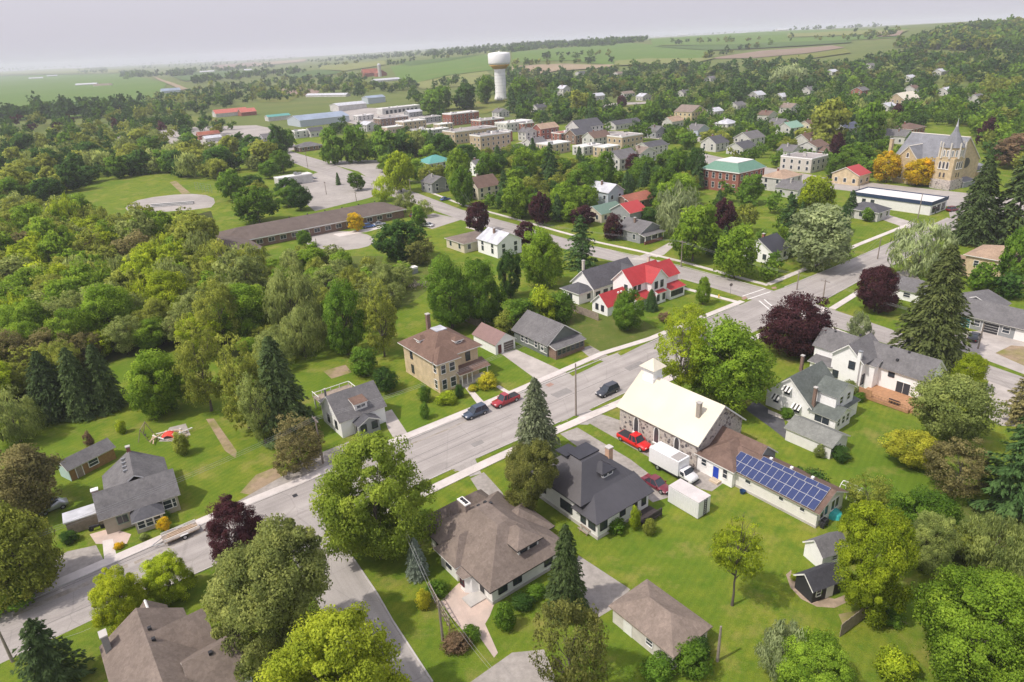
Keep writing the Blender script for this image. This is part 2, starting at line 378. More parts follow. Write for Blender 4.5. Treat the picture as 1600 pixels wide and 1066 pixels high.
def thing(name, label, cat, loc=(0, 0, 0), rz=0., group=None):
    o = bpy.data.objects.new(name, None); COL.objects.link(o); o.empty_display_size = .5
    o.location = loc; o.rotation_euler = (0, 0, rz); return tag(o, label, cat, group)

def sheet(name, pix, m, z, kind='structure', world=False, maxlen=60.):
    """a ground sheet over the surveyed outline, laid z above the terrain"""
    pts = [Vector(p) for p in pix] if world else [P(*p) for p in pix]
    bm = bmesh.new()
    far = max(math.hypot(p.x, p.y) for p in pts) > 540
    f = bm.faces.new([bm.verts.new((p.x, p.y, 0)) for p in pts])
    bmesh.ops.triangulate(bm, faces=[f])
    if far:
        for _ in range(7):
            es = [e for e in bm.edges if e.calc_length() > max(maxlen, .06 * e.verts[0].co.length)]
            if not es or len(bm.verts) > 6000: break
            bmesh.ops.subdivide_edges(bm, edges=es, cuts=1); bmesh.ops.triangulate(bm, faces=[q for q in bm.faces if len(q.verts) > 3])
    for v in bm.verts:
        d = math.hypot(v.co.x, v.co.y); v.co.z = G(v.co.x, v.co.y) + z + (0 if d < 540 else .0009 * (d - 540))
    bmesh.ops.recalc_face_normals(bm, faces=bm.faces)
    for q in bm.faces:
        if q.normal.z < 0: q.normal_flip()
    me = bpy.data.meshes.new(name); bm.to_mesh(me); bm.free(); me.materials.append(m)
    return tag(obj(name, me), kind=kind)

def strip_pts(pix, w, side=0.):
    """left and right edges of a band of width w metres along a pixel polyline (side shifts it to its left)"""
    p = [P(*q) for q in pix]; Lf = []; Rt = []
    for i in range(len(p)):
        d = (p[min(i + 1, len(p) - 1)] - p[max(i - 1, 0)]); n = Vector((-d.y, d.x, 0)).normalized()
        Lf.append(p[i] + n * (w / 2 + side)); Rt.append(p[i] + n * (-w / 2 + side))
    return Lf, Rt

def band(name, pix, w, m, z0, z1, side=0., kind='structure'):
    """a raised slab (pavement, kerb) along a line"""
    a, b = strip_pts(pix, w, side); mb = MB()
    for i in range(len(a) - 1):
        mb.prism([(b[i].x, b[i].y), (b[i + 1].x, b[i + 1].y), (a[i + 1].x, a[i + 1].y), (a[i].x, a[i].y)], z0, z1)
    o = mb.build(name, m); return tag(o, kind=kind) if kind else o

# ------------------------------------------------------------------ foliage meshes, shared by the trees
def leaf_quads(name, pos, tan, bit, tint, mats, nrm=None):
    n = len(pos)
    if nrm is not None:
        fl = np.sign((np.cross(tan, bit) * nrm).sum(1)); fl[fl == 0] = 1; bit = bit * fl[:, None]
    v = np.empty((n, 4, 3), np.float32)
    v[:, 0] = pos + tan; v[:, 1] = pos + bit; v[:, 2] = pos - tan; v[:, 3] = pos - bit
    me = bpy.data.meshes.new(name); me.vertices.add(n * 4); me.vertices.foreach_set('co', v.ravel())
    me.loops.add(n * 4); me.loops.foreach_set('vertex_index', np.arange(n * 4, dtype=np.int32))
    me.polygons.add(n); me.polygons.foreach_set('loop_start', np.arange(0, n * 4, 4, dtype=np.int32))
    me.update(calc_edges=True)
    at = me.attributes.new('tint', 'FLOAT', 'FACE'); at.data.foreach_set('value', np.clip(tint, 0, 1).astype(np.float32))
    for m in mats: me.materials.append(m)
    if nrm is not None:
        me.polygons.foreach_set('use_smooth', np.ones(n, bool)); me.normals_split_custom_set_from_vertices(np.repeat(nrm, 4, 0))
    me.update(); return me

def unit(a): return a / np.maximum(1e-6, np.linalg.norm(a, axis=1, keepdims=True))

def crown_clumps(n, r, shape, seed):
    """centres of leaf clumps filling a crown whose box is x, y in -.5 .. .5 and z in 0 .. 1"""
    g = np.random.default_rng(seed); d = unit(g.normal(size=(n * 3, 3)))
    lob = unit(g.normal(size=(9, 3))); amp = g.uniform(.08, .34, 9) * np.where(g.random(9) < .35, -1, 1)
    k = 1 + (amp * np.clip((d @ lob.T - .55) / .45, 0, 1)).sum(1)
    rad = (.5 - r * .75) * k * (g.uniform(.30, 1, n * 3) ** .38)
    c = d * rad[:, None]; c[:, 2] = c[:, 2] + .5
    if shape == 'dome': c[:, 2] = np.where(c[:, 2] < .38, .38 - (.38 - c[:, 2]) * .62, c[:, 2])
    if shape == 'vase':
        f = .35 + .65 * np.clip(c[:, 2] * 1.5, 0, 1); c[:, 0] *= f; c[:, 1] *= f
    if shape == 'open': c = c[(np.sin(c[:, 0] * 13 + seed) + np.sin(c[:, 1] * 11 + 2 * seed) + np.sin(c[:, 2] * 12)) > -.9]
    return c[:n]

def crown(name, seed, nc, nl, r, s, shape='dome', mode='leaf', asp=.62):
    g = np.random.default_rng(seed + 50); c = crown_clumps(nc, r, shape, seed); nc = len(c)
    rr = r * g.uniform(.5, 1.55, nc); idx = np.repeat(np.arange(nc), nl); n = len(idx)
    d = unit(g.normal(size=(n, 3)) + np.array([0, 0, .25])); rad = rr[idx] * g.uniform(.35, 1.08, n) ** .6
    p = c[idx] + d * rad[:, None] * np.array([1, 1, .66])
    nr = unit(d * .8 + np.array([0, 0, .45]) + .75 * g.normal(size=(n, 3)))
    t = unit(np.cross(nr, g.normal(size=(n, 3))))
    if mode == 'weep':
        t = unit(np.array([0, 0, -1.]) + .38 * g.normal(size=(n, 3)) + d * .25); p[:, 2] -= g.uniform(0, .09, n)
    b = unit(np.cross(nr, t)); sz = s * g.uniform(.45, 1.65, n)
    la = 1.9 if mode == 'weep' else 1.0
    ti = .5 + .22 * g.normal(size=nc)[idx] + .16 * g.normal(size=n)
    for ax in (0, 1, 2):                                # fill the unit box exactly, so that surveyed sizes hold
        lo, hi = np.percentile(p[:, ax], (.15, 99.85)); p[:, ax] = ((p[:, ax] - lo) / (hi - lo) - .5) * .97 + (.0 if ax < 2 else .5)
    p[:, 2] = np.clip(p[:, 2], .005, 1.04)
    out = p - np.array([0, 0, .42]); sn = unit(.75 * d + .9 * unit(out) + np.array([0, 0, .15]) + .38 * g.normal(size=(n, 3)))
    return leaf_quads(name, p, t * (sz * la)[:, None], b * (sz * asp)[:, None], ti, [M_LEAF], sn)

def conifer(name, seed, levels, nb, nq, s, ragged=.18, droop=.16):
    g = np.random.default_rng(seed); pos = []; tn = []; bt = []; ti = []; nn = []
    for i in range(levels):
        z = .03 + .95 * (i / (levels - 1)) ** .92; R0 = .5 * (1 - z) ** .58 * min(1, .74 + z * 2.4) + .012
        for k in range(nb):
            if g.random() < .05: continue
            a = 2 * math.pi * (k + g.random() * .8 + i * .37) / nb; ln = R0 * g.uniform(1 - ragged * 1.6, 1 + ragged * .7)
            zz = z + g.uniform(-.5, .5) / levels; dirv = np.array([math.cos(a), math.sin(a), 0]); lat = np.array([-math.sin(a), math.cos(a), 0])
            n = max(3, int(nq * (.35 + .65 * ln / .5))); t = g.uniform(.12, 1, n) ** .7; w = (1 - t * .75) * .30 * ln + .008
            off = g.uniform(-1, 1, n) * w
            p = dirv[None] * (ln * t)[:, None] + lat[None] * off[:, None]
            z_ = zz + .05 * ln - droop * ln * t * t * 1.6 - np.abs(off) * .35 + g.normal(size=n) * .006
            p = p + np.array([0, 0, 1.])[None] * z_[:, None]
            d = unit(dirv[None] * 1. + lat[None] * (np.sign(off) * g.uniform(.2, 1.0, n))[:, None] + np.array([0, 0, -.32])[None] + .18 * g.normal(size=(n, 3)))
            b = unit(np.cross(d, np.array([0, 0, 1.])[None] + .35 * g.normal(size=(n, 3))))
            sz = s * g.uniform(.6, 1.3, n) * (.6 + .4 * ln / .5)
            pos.append(p); tn.append(d * sz[:, None]); bt.append(b * (sz * .36)[:, None])
            nn.append(unit(dirv[None] * 1.0 + np.array([0, 0, .75])[None] + .4 * g.normal(size=(n, 3))))
            ti.append(np.full(n, .5 + .15 * g.normal()) + .15 * g.normal(size=n) + .22 * (t - .6))  # random tint, plus lighter needles towards the branch tip
    p = np.concatenate(pos); p[:, 2] = np.clip(p[:, 2], .003, 1)
    return leaf_quads(name, p, np.concatenate(tn), np.concatenate(bt), np.concatenate(ti), [M_NEEDLE], np.concatenate(nn))

def trunk_mesh(name, seed, limbs=9, r=.03, twigs=0):
    """trunk up to z = 1 (the crown's middle), limbs spreading into the crown (crown box around z .35 .. 1.7)"""
    g = random.Random(seed); mb = MB(); p = Vector((0, 0, 0)); rad = r; path = [p.copy()]
    for i in range(5):
        q = Vector((g.uniform(-.02, .02), g.uniform(-.02, .02), (i + 1) * .2)); mb.tube(p, q, rad * (1.35 if i == 0 else 1), rad * .86, 7, caps=False); rad *= .86; p = q; path.append(q)
    for k in range(limbs):
        a = 2 * math.pi * (k / limbs + g.random() * .12); z = g.uniform(.35, .95)
        s0 = Vector((0, 0, z)); l = g.uniform(.16, .36); m = s0 + Vector((math.cos(a) * l * .55, math.sin(a) * l * .55, g.uniform(.08, .2))); e = s0 + Vector((math.cos(a) * l, math.sin(a) * l, g.uniform(.2, .55)))
        mb.tube(s0, m, r * .42, r * .3, 5, caps=False); mb.tube(m, e, r * .3, r * .1, 5, caps=False)
        for j in range(twigs):
            o = m.lerp(e, g.random()); mb.tube(o, o + Vector((g.uniform(-.12, .12), g.uniform(-.12, .12), g.uniform(.05, .25))), r * .13, r * .04, 3, caps=False)
    return mb.mesh(name, M_BARK, True)

LOD = {}
def add_lod(kind, variants, hi, mid, lo, fine=None, **kw):
    LOD[kind] = {}
    for lv, (nc, nl, r, s) in zip('hml', (hi, mid, lo)):
        LOD[kind][lv] = [crown('%s_crown' % kind, 100 * j + 7 + len(kind), nc, nl, r, s, **kw) for j in range(variants)]
add_lod('maple', 4, (170, 260, .105, .0125), (100, 96, .12, .0245), (56, 52, .15, .046), shape='dome')
add_lod('oak', 3, (190, 210, .098, .0125), (120, 76, .11, .0245), (64, 44, .14, .046), shape='open')
add_lod('airy', 4, (230, 66, .08, .0125), (130, 32, .09, .027), (64, 34, .12, .042), shape='open')
add_lod('willow', 3, (120, 110, .10, .0135), (76, 44, .11, .024), (44, 36, .14, .036), mode='weep', asp=.42)
add_lod('shrub', 3, (60, 110, .17, .026), (36, 48, .2, .045), (20, 20, .24, .09), shape='dome')
for _k, _sh in (('maple', 'dome'), ('oak', 'open')): LOD[_k]['x'] = [crown('%s_crown' % _k, 900 + 31 * j + len(_k), 250, 400, .085, .0088, shape=_sh) for j in range(2)]
LOD['spruce'] = {'h': [conifer('spruce_crown', 3 + j, 32, 13, 52, .035) for j in range(3)], 'm': [conifer('spruce_crown', 13 + j, 20, 11, 22, .066) for j in range(3)], 'l': [conifer('spruce_crown', 23 + j, 16, 9, 14, .08) for j in range(2)]}
LOD['pine'] = {'h': [conifer('pine_crown', 43 + j, 22, 11, 74, .036, .42, .05) for j in range(2)], 'm': [conifer('pine_crown', 53 + j, 16, 10, 30, .066, .40, .05) for j in range(2)], 'l': [conifer('pine_crown', 63, 14, 9, 14, .08, .4)]}
TRUNKS = [trunk_mesh('trunk', j, 10, .032) for j in range(3)]; TRUNKS_AIRY = [trunk_mesh('trunk', 30 + j, 16, .026, 6) for j in range(3)]
_mbt = MB(); _mbt.tube((0, 0, 0), (0, 0, 1), .02, .004, 7); TRUNK_CON = _mbt.mesh('trunk', M_BARK, True)
CONIF = ('spruce', 'pine')
COLS = dict(mid=(.135, .240, .030), maple=(.210, .325, .035), lime=(.320, .405, .030), dark=(.070, .142, .030), olive=(.265, .305, .055), sage=(.265, .320, .095),
            silver=(.315, .375, .180), purple=(.085, .034, .038), yellow=(.62, .47, .024), spruce=(.088, .130, .045), blue=(.20, .245, .19), brown=(.235, .215, .085),
            browng=(.200, .215, .058), fir=(.068, .105, .038), greenb=(.080, .150, .045), gold=(.47, .46, .04), russet=(.24, .17, .10))
TREES = []       # (x, y, radius) of every tree, to keep scattered ones apart
def put_tree(name, label, cat, kind, col, base, a, clear, hc, group=None, lod=None, var=None, spin=None, flat=False):
    """base point, crown radius a, clear stem below the crown, crown height hc"""
    d = (base - Vector((0, 0, H_CAM))).length
    lv = lod or ('h' if d < (240 if kind in CONIF else 185) else 'm' if d < 400 else 'l')
    if lv == 'h' and d < 100 and 'x' in LOD[kind]: lv = 'x'
    ms = LOD[kind][lv]; me = ms[(var if var is not None else random.randrange(99)) % len(ms)]
    rz = spin if spin is not None else random.uniform(0, 6.28)
    c = COLS[col] if isinstance(col, str) else col; j = random.uniform(.88, 1.12)
    j *= 1.12; cl = (c[0] * j, c[1] * j, c[2] * j, 1); TREES.append((base.x, base.y, a))
    if lv == 'l':                                   # too far off to show stem and crown apart
        o = tag(obj(name, me, None, (base.x, base.y, base.z + clear * .35)), label, cat, group)
        o.rotation_euler = (0, 0, rz); o.scale = (2 * a, 2 * a, hc + clear * .6); o.color = cl; return o
    t = thing(name, label, cat, base, rz, group)
    cr = obj('crown', me, t, (0, 0, clear)); cr.scale = (2 * a, 2 * a, hc); cr.color = cl
    if kind in CONIF:
        k = obj('trunk', TRUNK_CON, t); k.scale = (hc * .8, hc * .8, clear + hc * .97)
    elif kind != 'shrub':
        k = obj('trunk', (TRUNKS_AIRY if kind in ('airy', 'oak') else TRUNKS)[random.randrange(3)], t)
        zt = clear + hc * .5; k.scale = (min(2 * a, zt) * .95, min(2 * a, zt) * .95, zt)
    return t

def tree_box(name, label, cat, kind, col, u0, v0, u1, v1, clear=.14, **kw):
    """fit a tree to the box its crown fills in the survey photograph; clear = share of bare stem"""
    uc, vc = (u0 + u1) / 2, (v0 + v1) / 2; p = P(uc, vc); hcen = 5.
    for _ in range(6):
        q = P(uc, vc, hcen) if kind not in CONIF else P(uc, v1, 0)
        dep = (q - Vector((0, 0, H_CAM))); dist = dep.dot(FWD); fi = math.asin(-dep.normalized().z)
        a = (u1 - u0) / 2 * dist / F_PX; e = (v1 - v0) / 2 * dist / F_PX
        if kind in CONIF:
            h = max(a * 1.3, (2 * e - a * math.sin(fi)) / math.cos(fi)); b = h / 2; base = P(uc, v1 - a * math.sin(fi) * F_PX / dist, 0); continue
        b = math.sqrt(max((.55 * a) ** 2, (e ** 2 - (a * math.sin(fi)) ** 2) / math.cos(fi) ** 2))
        b = min(b, a * 2.2)
        cl = 0 if kind == 'shrub' else clear * 2 * b / (1 - clear); hcen = cl + b; base = Vector((q.x, q.y, G(q.x, q.y)))
    if kind not in CONIF and kind != 'shrub': a *= .91; b *= .93; cl *= 1.05
    if kind in CONIF: return put_tree(name, label, cat, kind, col, base, a, .03 * h, h * .97, **kw)
    return put_tree(name, label, cat, kind, col, base, a, cl, 2 * b, **kw)

# ------------------------------------------------------------------ ground, fields, roads
g_near = grass('lawn', (.108, .172, .017), (.200, .222, .028), (.088, .155, .015), .045, .35, dry=(.27, .235, .07), rowdir=TH)
g_far = grass('crop_field', (.115, .15, .038), (.145, .17, .05), (.105, .14, .04), .004, .02, dry=(.175, .165, .065))
ys = [-60, 0, 40, 80, 130, 200, 300, 420, 540]
while ys[-1] < 13000: ys.append(ys[-1] + max(40, ys[-1] * .045))
def ground_grid(name, ylist, m, nx=70):
    vv = []; ff = []
    for y in ylist:
        w = max(140, y * 1.25 + 120)
        for i in range(nx + 1):
            x = -w + 2 * w * i / nx; vv.append((x, y, G(x, y)))
    for j in range(len(ylist) - 1):
        for i in range(nx):
            a = j * (nx + 1) + i; ff.append((a, a + 1, a + nx + 2, a + nx + 1))
    me = bpy.data.meshes.new(name); me.from_pydata(vv, [], ff); me.materials.append(m); me.update()
    me.polygons.foreach_set('use_smooth', [True] * len(ff)); return tag(obj(name, me), kind='structure')
k0 = [i for i, y in enumerate(ys) if y >= 540][0]
ground_grid('ground', ys[:k0 + 1], g_near); ground_grid('farmland', ys[k0:], g_far, 110)

M_ROAD = road_mat('worn_chipseal_road', (.30, .275, .26), (.385, .355, .335), TH); M_ROADX = road_mat('worn_chipseal_cross_road', (.30, .275, .26), (.385, .355, .335), TH - math.pi / 2)
M_ROAD2 = road_mat('grey_side_road', (.31, .288, .27), (.375, .348, .328), R(-58)); _unused = mat('side_road_plain', (.29, .27, .255), .95, .12, .5, bump=.2, bscale=14, col2=(.34, .315, .295), bigscale=.06)
M_LOT = mat('parking_asphalt', (.31, .285, .265), .95, .12, .3, col2=(.37, .34, .315), bigscale=.05)
M_GRAVEL = mat('gravel', (.35, .32, .295), .97, .2, 1.2, bump=.5, bscale=12, col2=(.29, .265, .24), bigscale=.2)
M_DIRT = mat('bare_earth', (.30, .225, .15), .97, .22, .9, col2=(.20, .19, .06), bigscale=.25)
M_DRIVE = mat('concrete_driveway', (.46, .42, .39), .92, .12, .7, col2=(.38, .345, .32), bigscale=.2)
M_ASPH = mat('dark_asphalt_driveway', (.075, .075, .085), .92, .15, .8, col2=(.11, .11, .12), bigscale=.2)
M_PATIO = mat('pinkish_patio', (.55, .43, .37), .9, .10, .9, col2=(.47, .38, .33), bigscale=.35)
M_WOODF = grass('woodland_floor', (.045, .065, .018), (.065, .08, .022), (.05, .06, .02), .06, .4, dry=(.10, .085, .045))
M_ROUGH = grass('rough_grass', (.10, .135, .025), (.075, .115, .02), (.12, .14, .035), .08, .5)
M_DRYF = mat('tilled_field', (.30, .225, .155), .97, .1, .02, col2=(.27, .22, .14), bigscale=.004)
M_PINKF = mat('bare_pink_field', (.25, .175, .14), .97, .1, .02, col2=(.22, .17, .12), bigscale=.004)
M_FLD1 = grass('young_green_crop', (.10, .175, .035), (.115, .185, .04), (.10, .165, .035), .005, .03, dry=(.15, .18, .05), rowdir=.6)
M_FLD2 = grass('yellow_green_meadow', (.15, .17, .04), (.17, .18, .05), (.13, .16, .04), .01, .05)

def kerb(name, pix, side=0.): return band(name, pix, .18, M_CONC, 0, .12, side)
def far_sheet(name, pix, m, z=.06): return sheet(name, pix, m, z)
# woodland floor and rough ground
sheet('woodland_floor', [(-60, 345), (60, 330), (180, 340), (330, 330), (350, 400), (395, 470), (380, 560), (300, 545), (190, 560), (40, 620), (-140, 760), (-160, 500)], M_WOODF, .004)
sheet('woodland_ground', [(1440, 800), (1640, 770), (1700, 900), (1520, 905), (1445, 860)], M_ROUGH, .004)
sheet('rough_yard', [(545, 420), (660, 405), (700, 430), (640, 475), (500, 530), (450, 540), (480, 470)], M_ROUGH, .006)
sheet('overgrown_lot', [(780, 500), (900, 470), (985, 490), (1040, 520), (950, 555), (905, 530)], M_ROUGH, .005)
sheet('school_meadow', [(420, 420), (510, 400), (600, 400), (590, 430), (500, 450)], M_ROUGH, .007)
# streets
MAIN_N = [(-60, 980), (0, 955), (160, 886), (325, 814), (470, 754), (545, 722), (636, 687), (722, 651), (800, 618), (870, 589), (940, 560), (1015, 534), (1090, 503), (1160, 475), (1205, 456)]
MAIN_S = [(1290, 468), (1225, 497), (1130, 541), (1040, 585), (975, 616), (928, 637), (885, 656), (800, 692), (745, 716), (707, 734), (666, 752), (560, 800), (430, 846), (335, 884), (150, 966), (41, 1018), (-60, 1066)]
sheet('main_street', MAIN_N + MAIN_S, M_ROAD, .012)
sheet('main_street_upper', [(1200, 458), (1226, 449), (1305, 417), (1385, 382), (1428, 364), (1480, 340), (1510, 350), (1465, 375), (1407, 409), (1347, 437), (1292, 467)], M_ROAD, .017)
sheet('cross_street', [(452, 236), (500, 250), (560, 272), (655, 303), (722, 328), (800, 349), (870, 369), (932, 386), (1000, 400), (1065, 416), (1130, 433), (1200, 452), (1290, 480), (1387, 513), (1450, 537), (1600, 590), (1700, 625), (1700, 655), (1600, 616), (1440, 556), (1380, 536), (1290, 507), (1215, 480), (1155, 463), (1062, 437), (992, 416), (930, 402), (800, 367), (717, 343), (645, 317), (560, 291), (487, 266), (430, 243)], M_ROADX, .022)
sheet('side_road', [(470, 815), (560, 790), (549, 869), (590, 929), (614, 971), (676, 1066), (740, 1160), (640, 1160), (570, 1066), (500, 950), (450, 860)], M_ROAD2, .016)
sheet('commercial_street', [(1090, 238), (1200, 262), (1300, 279), (1400, 290), (1512, 302), (1600, 312), (1600, 340), (1500, 326), (1400, 308), (1290, 294), (1180, 275), (1090, 252)], M_LOT, .026)
sheet('far_street', [(180, 220), (300, 207), (400, 205), (452, 236), (470, 232), (420, 200), (400, 196), (300, 199), (180, 210)], M_LOT, .012)
sheet('downtown_street', [(770, 240), (830, 215), (900, 205), (980, 205), (1100, 215), (1100, 222), (980, 214), (900, 214), (850, 222), (800, 245)], M_LOT, .012)
sheet('hill_road', [(808, 150), (842, 157), (900, 170), (960, 162), (1010, 160), (1010, 163), (960, 166), (900, 176), (838, 162), (806, 154)], M_LOT, .4)
sheet('country_road', [(236, 120), (242, 121), (294, 140), (284, 142), (262, 132)], M_DRYF, .8)
# parking lots, yards
sheet('public_lot', [(498, 252), (590, 250), (604, 276), (585, 284), (560, 268)], M_LOT, .014)
sheet('school_lot', [(438, 292), (500, 268), (550, 278), (600, 300), (575, 310), (492, 330), (470, 312)], M_LOT, .012)
sheet('school_turning_circle', [(530 + 56 * math.cos(k * .3307), 376 + 15 * math.sin(k * .3307)) for k in range(19)], M_LOT, .012)
sheet('school_staff_lot', [(640, 346), (677, 333), (722, 343), (675, 358)], M_LOT, .014)
sheet('school_walk', [(520, 366), (570, 358), (600, 352), (602, 355), (575, 362), (530, 370)], M_WALK, .018)
sheet('industrial_yard', [(500, 180), (545, 168), (640, 172), (690, 190), (640, 202), (560, 196)], M_LOT, .012)
sheet('gravel_yard', [(345, 210), (400, 205), (395, 214), (350, 216)], M_GRAVEL, .012)
sheet('motel_yard', [(1490, 520), (1560, 515), (1640, 545), (1640, 600), (1560, 570), (1500, 548)], M_DRIVE, .03)
sheet('dirt_island', [(1555, 552), (1580, 540), (1640, 545), (1640, 580), (1600, 572)], M_DIRT, .036)
sheet('corner_gravel', [(1400, 425), (1425, 420), (1440, 440), (1410, 452)], M_GRAVEL, .006)
sheet('neighbour_drive', [(1545, 595), (1600, 610), (1640, 640), (1620, 668), (1560, 665), (1530, 640)], M_DRIVE, .006)
# ball field
sheet('ball_field_grass', [(80, 330), (180, 300), (280, 282), (340, 300), (345, 325), (270, 345), (150, 345)], g_near, .008)
sheet('ball_field_infield', [(196, 325), (202, 319), (215, 313), (240, 308), (270, 304.5), (300, 303), (322, 305), (334, 310), (336, 317), (330, 324), (300, 328), (270, 330), (235, 333), (212, 333), (200, 330)], M_LOT, .012)
sheet('ball_field_path', [(265, 285), (275, 283), (298, 302), (285, 304)], M_DIRT, .016)
# driveways and paths near the camera
sheet('garage_driveway', [(782, 552), (806, 546), (880, 580), (898, 590), (855, 610), (842, 596)], M_DRIVE, .008)
sheet('side_yard_drive', [(905, 545), (922, 540), (950, 556), (928, 564)], M_GRAVEL, .008)
sheet('church_driveway', [(918, 660), (942, 648), (990, 664), (1080, 722), (1130, 755), (1112, 768), (1095, 764), (1060, 745), (1010, 712)], M_GRAVEL, .008)
sheet('driveway_apron', [(885, 657), (920, 640), (945, 650), (918, 664), (895, 663)], M_ROAD2, .018)
sheet('black_roof_house_drive', [(875, 678), (902, 668), (985, 718), (1040, 760), (1052, 775), (1020, 785), (960, 740)], M_GRAVEL, .009)
sheet('bungalow_apron', [(709, 733), (742, 716), (752, 740), (735, 745)], M_ROAD2, .018)
sheet('bungalow_walk', [(735, 748), (756, 738), (785, 770), (800, 810), (762, 790)], M_GRAVEL, .008)
sheet('patio', [(688, 940), (716, 912), (738, 905), (772, 945), (765, 963), (758, 975), (778, 1020), (772, 1028), (742, 985), (722, 984), (706, 965)], M_PATIO, .010)
sheet('garage_track', [(904, 868), (985, 921), (960, 950), (935, 965), (905, 930), (895, 890)], M_GRAVEL, .007)
sheet('lower_drive', [(735, 1066), (800, 1020), (850, 1015), (870, 1066), (860, 1120), (740, 1120)], M_GRAVEL, .011)
sheet('white_house_drive', [(598, 645), (612, 640), (636, 676), (618, 690), (606, 670)], M_DRIVE, .014)
sheet('brick_house_walk', [(722, 600), (728, 598), (760, 632), (750, 637)], M_WALK, .010)
sheet('brick_house_side_walk', [(774, 604), (780, 602), (806, 618), (800, 621)], M_WALK, .010)
sheet('gravel_verge', [(360, 790), (440, 745), (470, 720), (545, 690), (548, 718), (470, 750), (395, 785)], M_GRAVEL, .006)
sheet('gravel_parking', [(30, 935), (75, 880), (105, 862), (150, 852), (162, 875), (90, 910)], M_GRAVEL, .006)
sheet('cottage_walk', [(160, 845), (176, 842), (182, 868), (163, 876)], M_WALK, .010)
sheet('cottage_terrace', [(140, 835), (175, 825), (205, 835), (198, 850), (150, 850)], M_PATIO, .008)
sheet('worn_track', [(322, 655), (334, 654), (370, 705), (368, 716), (352, 705)], M_DIRT, .005)
sheet('dirt_patch', [(375, 770), (400, 742), (430, 730), (440, 745), (400, 775)], M_DIRT, .0045)
sheet('rubble_patch', [(265, 668), (290, 662), (298, 680), (270, 690), (248, 690)], M_GRAVEL, .006)
sheet('green_house_drive', [(1180, 625), (1225, 655), (1232, 690), (1200, 665), (1165, 640)], M_ASPH, .008)
sheet('green_house_walk', [(1200, 640), (1237, 655), (1235, 660), (1200, 646)], M_WALK, .012)
sheet('shed_bed', [(1228, 898), (1236, 891), (1248, 905), (1262, 920), (1280, 930), (1304, 936), (1320, 930), (1326, 940), (1304, 950), (1276, 948), (1252, 936), (1235, 918)], mat('pale_bed_gravel', (.38, .29, .22), .95, .25, 1.2, col2=(.28, .22, .16), bigscale=.4), .005)
sheet('worn_lawn', [(1310, 960), (1320, 985), (1345, 965), (1400, 970), (1420, 975), (1360, 950)], M_DIRT, .0045)
sheet('road_house_drive', [(985, 405), (1020, 393), (1048, 378), (1056, 382), (1038, 398), (1010, 408)], M_DRIVE, .024)
sheet('commercial_lot', [(1480, 315), (1510, 312), (1515, 335), (1485, 345)], M_LOT, .03)
sheet('bungalow_corner_drive', [(1368, 340), (1385, 335), (1435, 350), (1420, 358)], M_DRIVE, .024)
sheet('garden_bed', [(505, 580), (540, 570), (550, 582), (518, 592)], M_DIRT, .008)
# fields
far_sheet('plain_field', [(-60, 122), (190, 116), (262, 130), (240, 165), (190, 178), (-60, 195)], M_FLD1)
far_sheet('river_meadow', [(180, 196), (290, 182), (340, 184), (330, 192), (190, 212)], M_FLD2)
far_sheet('nursery_field', [(400, 152), (432, 142), (470, 150), (450, 160), (405, 160)], M_FLD2)
far_sheet('dark_plot', [(440, 140), (470, 137), (500, 143), (490, 152), (440, 146)], M_PINKF)
far_sheet('slope_field', [(610, 105), (700, 92), (770, 86), (770, 110), (700, 118), (650, 130), (620, 122)], M_FLD1)
far_sheet('hill_field', [(800, 82), (900, 74), (985, 68), (1110, 80), (1090, 98), (960, 103), (890, 95), (800, 98)], M_FLD1)
far_sheet('tan_field', [(800, 104), (880, 100), (960, 103), (880, 109), (800, 121)], M_DRYF)
far_sheet('stubble_field', [(790, 116), (850, 104), (960, 102), (950, 107), (870, 112), (810, 124)], M_DRYF, .9)
far_sheet('pink_field', [(1100, 93), (1190, 80), (1300, 72), (1320, 75), (1260, 84), (1180, 91)], M_PINKF)
far_sheet('upper_field', [(1010, 62), (1200, 50), (1420, 45), (1400, 60), (1200, 68), (1020, 72)], M_FLD1)
far_sheet('tower_mound', [(690, 172), (720, 160), (790, 150), (800, 160), (760, 178), (700, 182)], M_FLD2, .3)
far_sheet('park_lawn', [(940, 175), (960, 162), (1010, 166), (1020, 178), (960, 184)], M_FLD2, .3)
far_sheet('distant_tan_field', [(330, 104), (400, 98), (410, 102), (345, 110)], M_PINKF)
far_sheet('distant_pale_field', [(400, 100), (480, 93), (476, 97), (400, 104)], M_DRYF)

M_FLD3 = grass('dark_green_crop', (.075, .13, .035), (.085, .14, .04), (.075, .12, .03), .004, .02, dry=(.07, .11, .04), rowdir=1.1)
M_FLD4 = grass('pale_green_hay', (.19, .215, .07), (.175, .20, .065), (.20, .21, .08), .004, .02, dry=(.17, .17, .08))
far_sheet('hay_field', [(640, 132), (700, 120), (760, 112), (772, 122), (730, 135), (660, 140)], M_FLD4, .3)
far_sheet('ridge_field', [(620, 98), (720, 90), (760, 86), (700, 96), (640, 104)], M_FLD3, .9)
far_sheet('long_field', [(960, 104), (1090, 99), (1120, 92), (1010, 93), (960, 97)], M_FLD4, 1.2)
far_sheet('dark_field', [(1020, 74), (1200, 68), (1330, 64), (1330, 68), (1200, 76), (1110, 80)], M_FLD3, 1.2)
far_sheet('bright_field', [(1190, 92), (1270, 85), (1320, 77), (1330, 84), (1260, 94), (1200, 100)], M_FLD2, 1.0)
far_sheet('skyline_field', [(1230, 54), (1420, 48), (1410, 53), (1230, 60)], M_FLD4, 1.6)
far_sheet('skyline_tan_field', [(1370, 53), (1412, 50), (1405, 58), (1372, 60)], M_PINKF, 2.0)
far_sheet('valley_field', [(500, 104), (600, 96), (604, 102), (540, 112), (500, 110)], M_FLD4, .8)
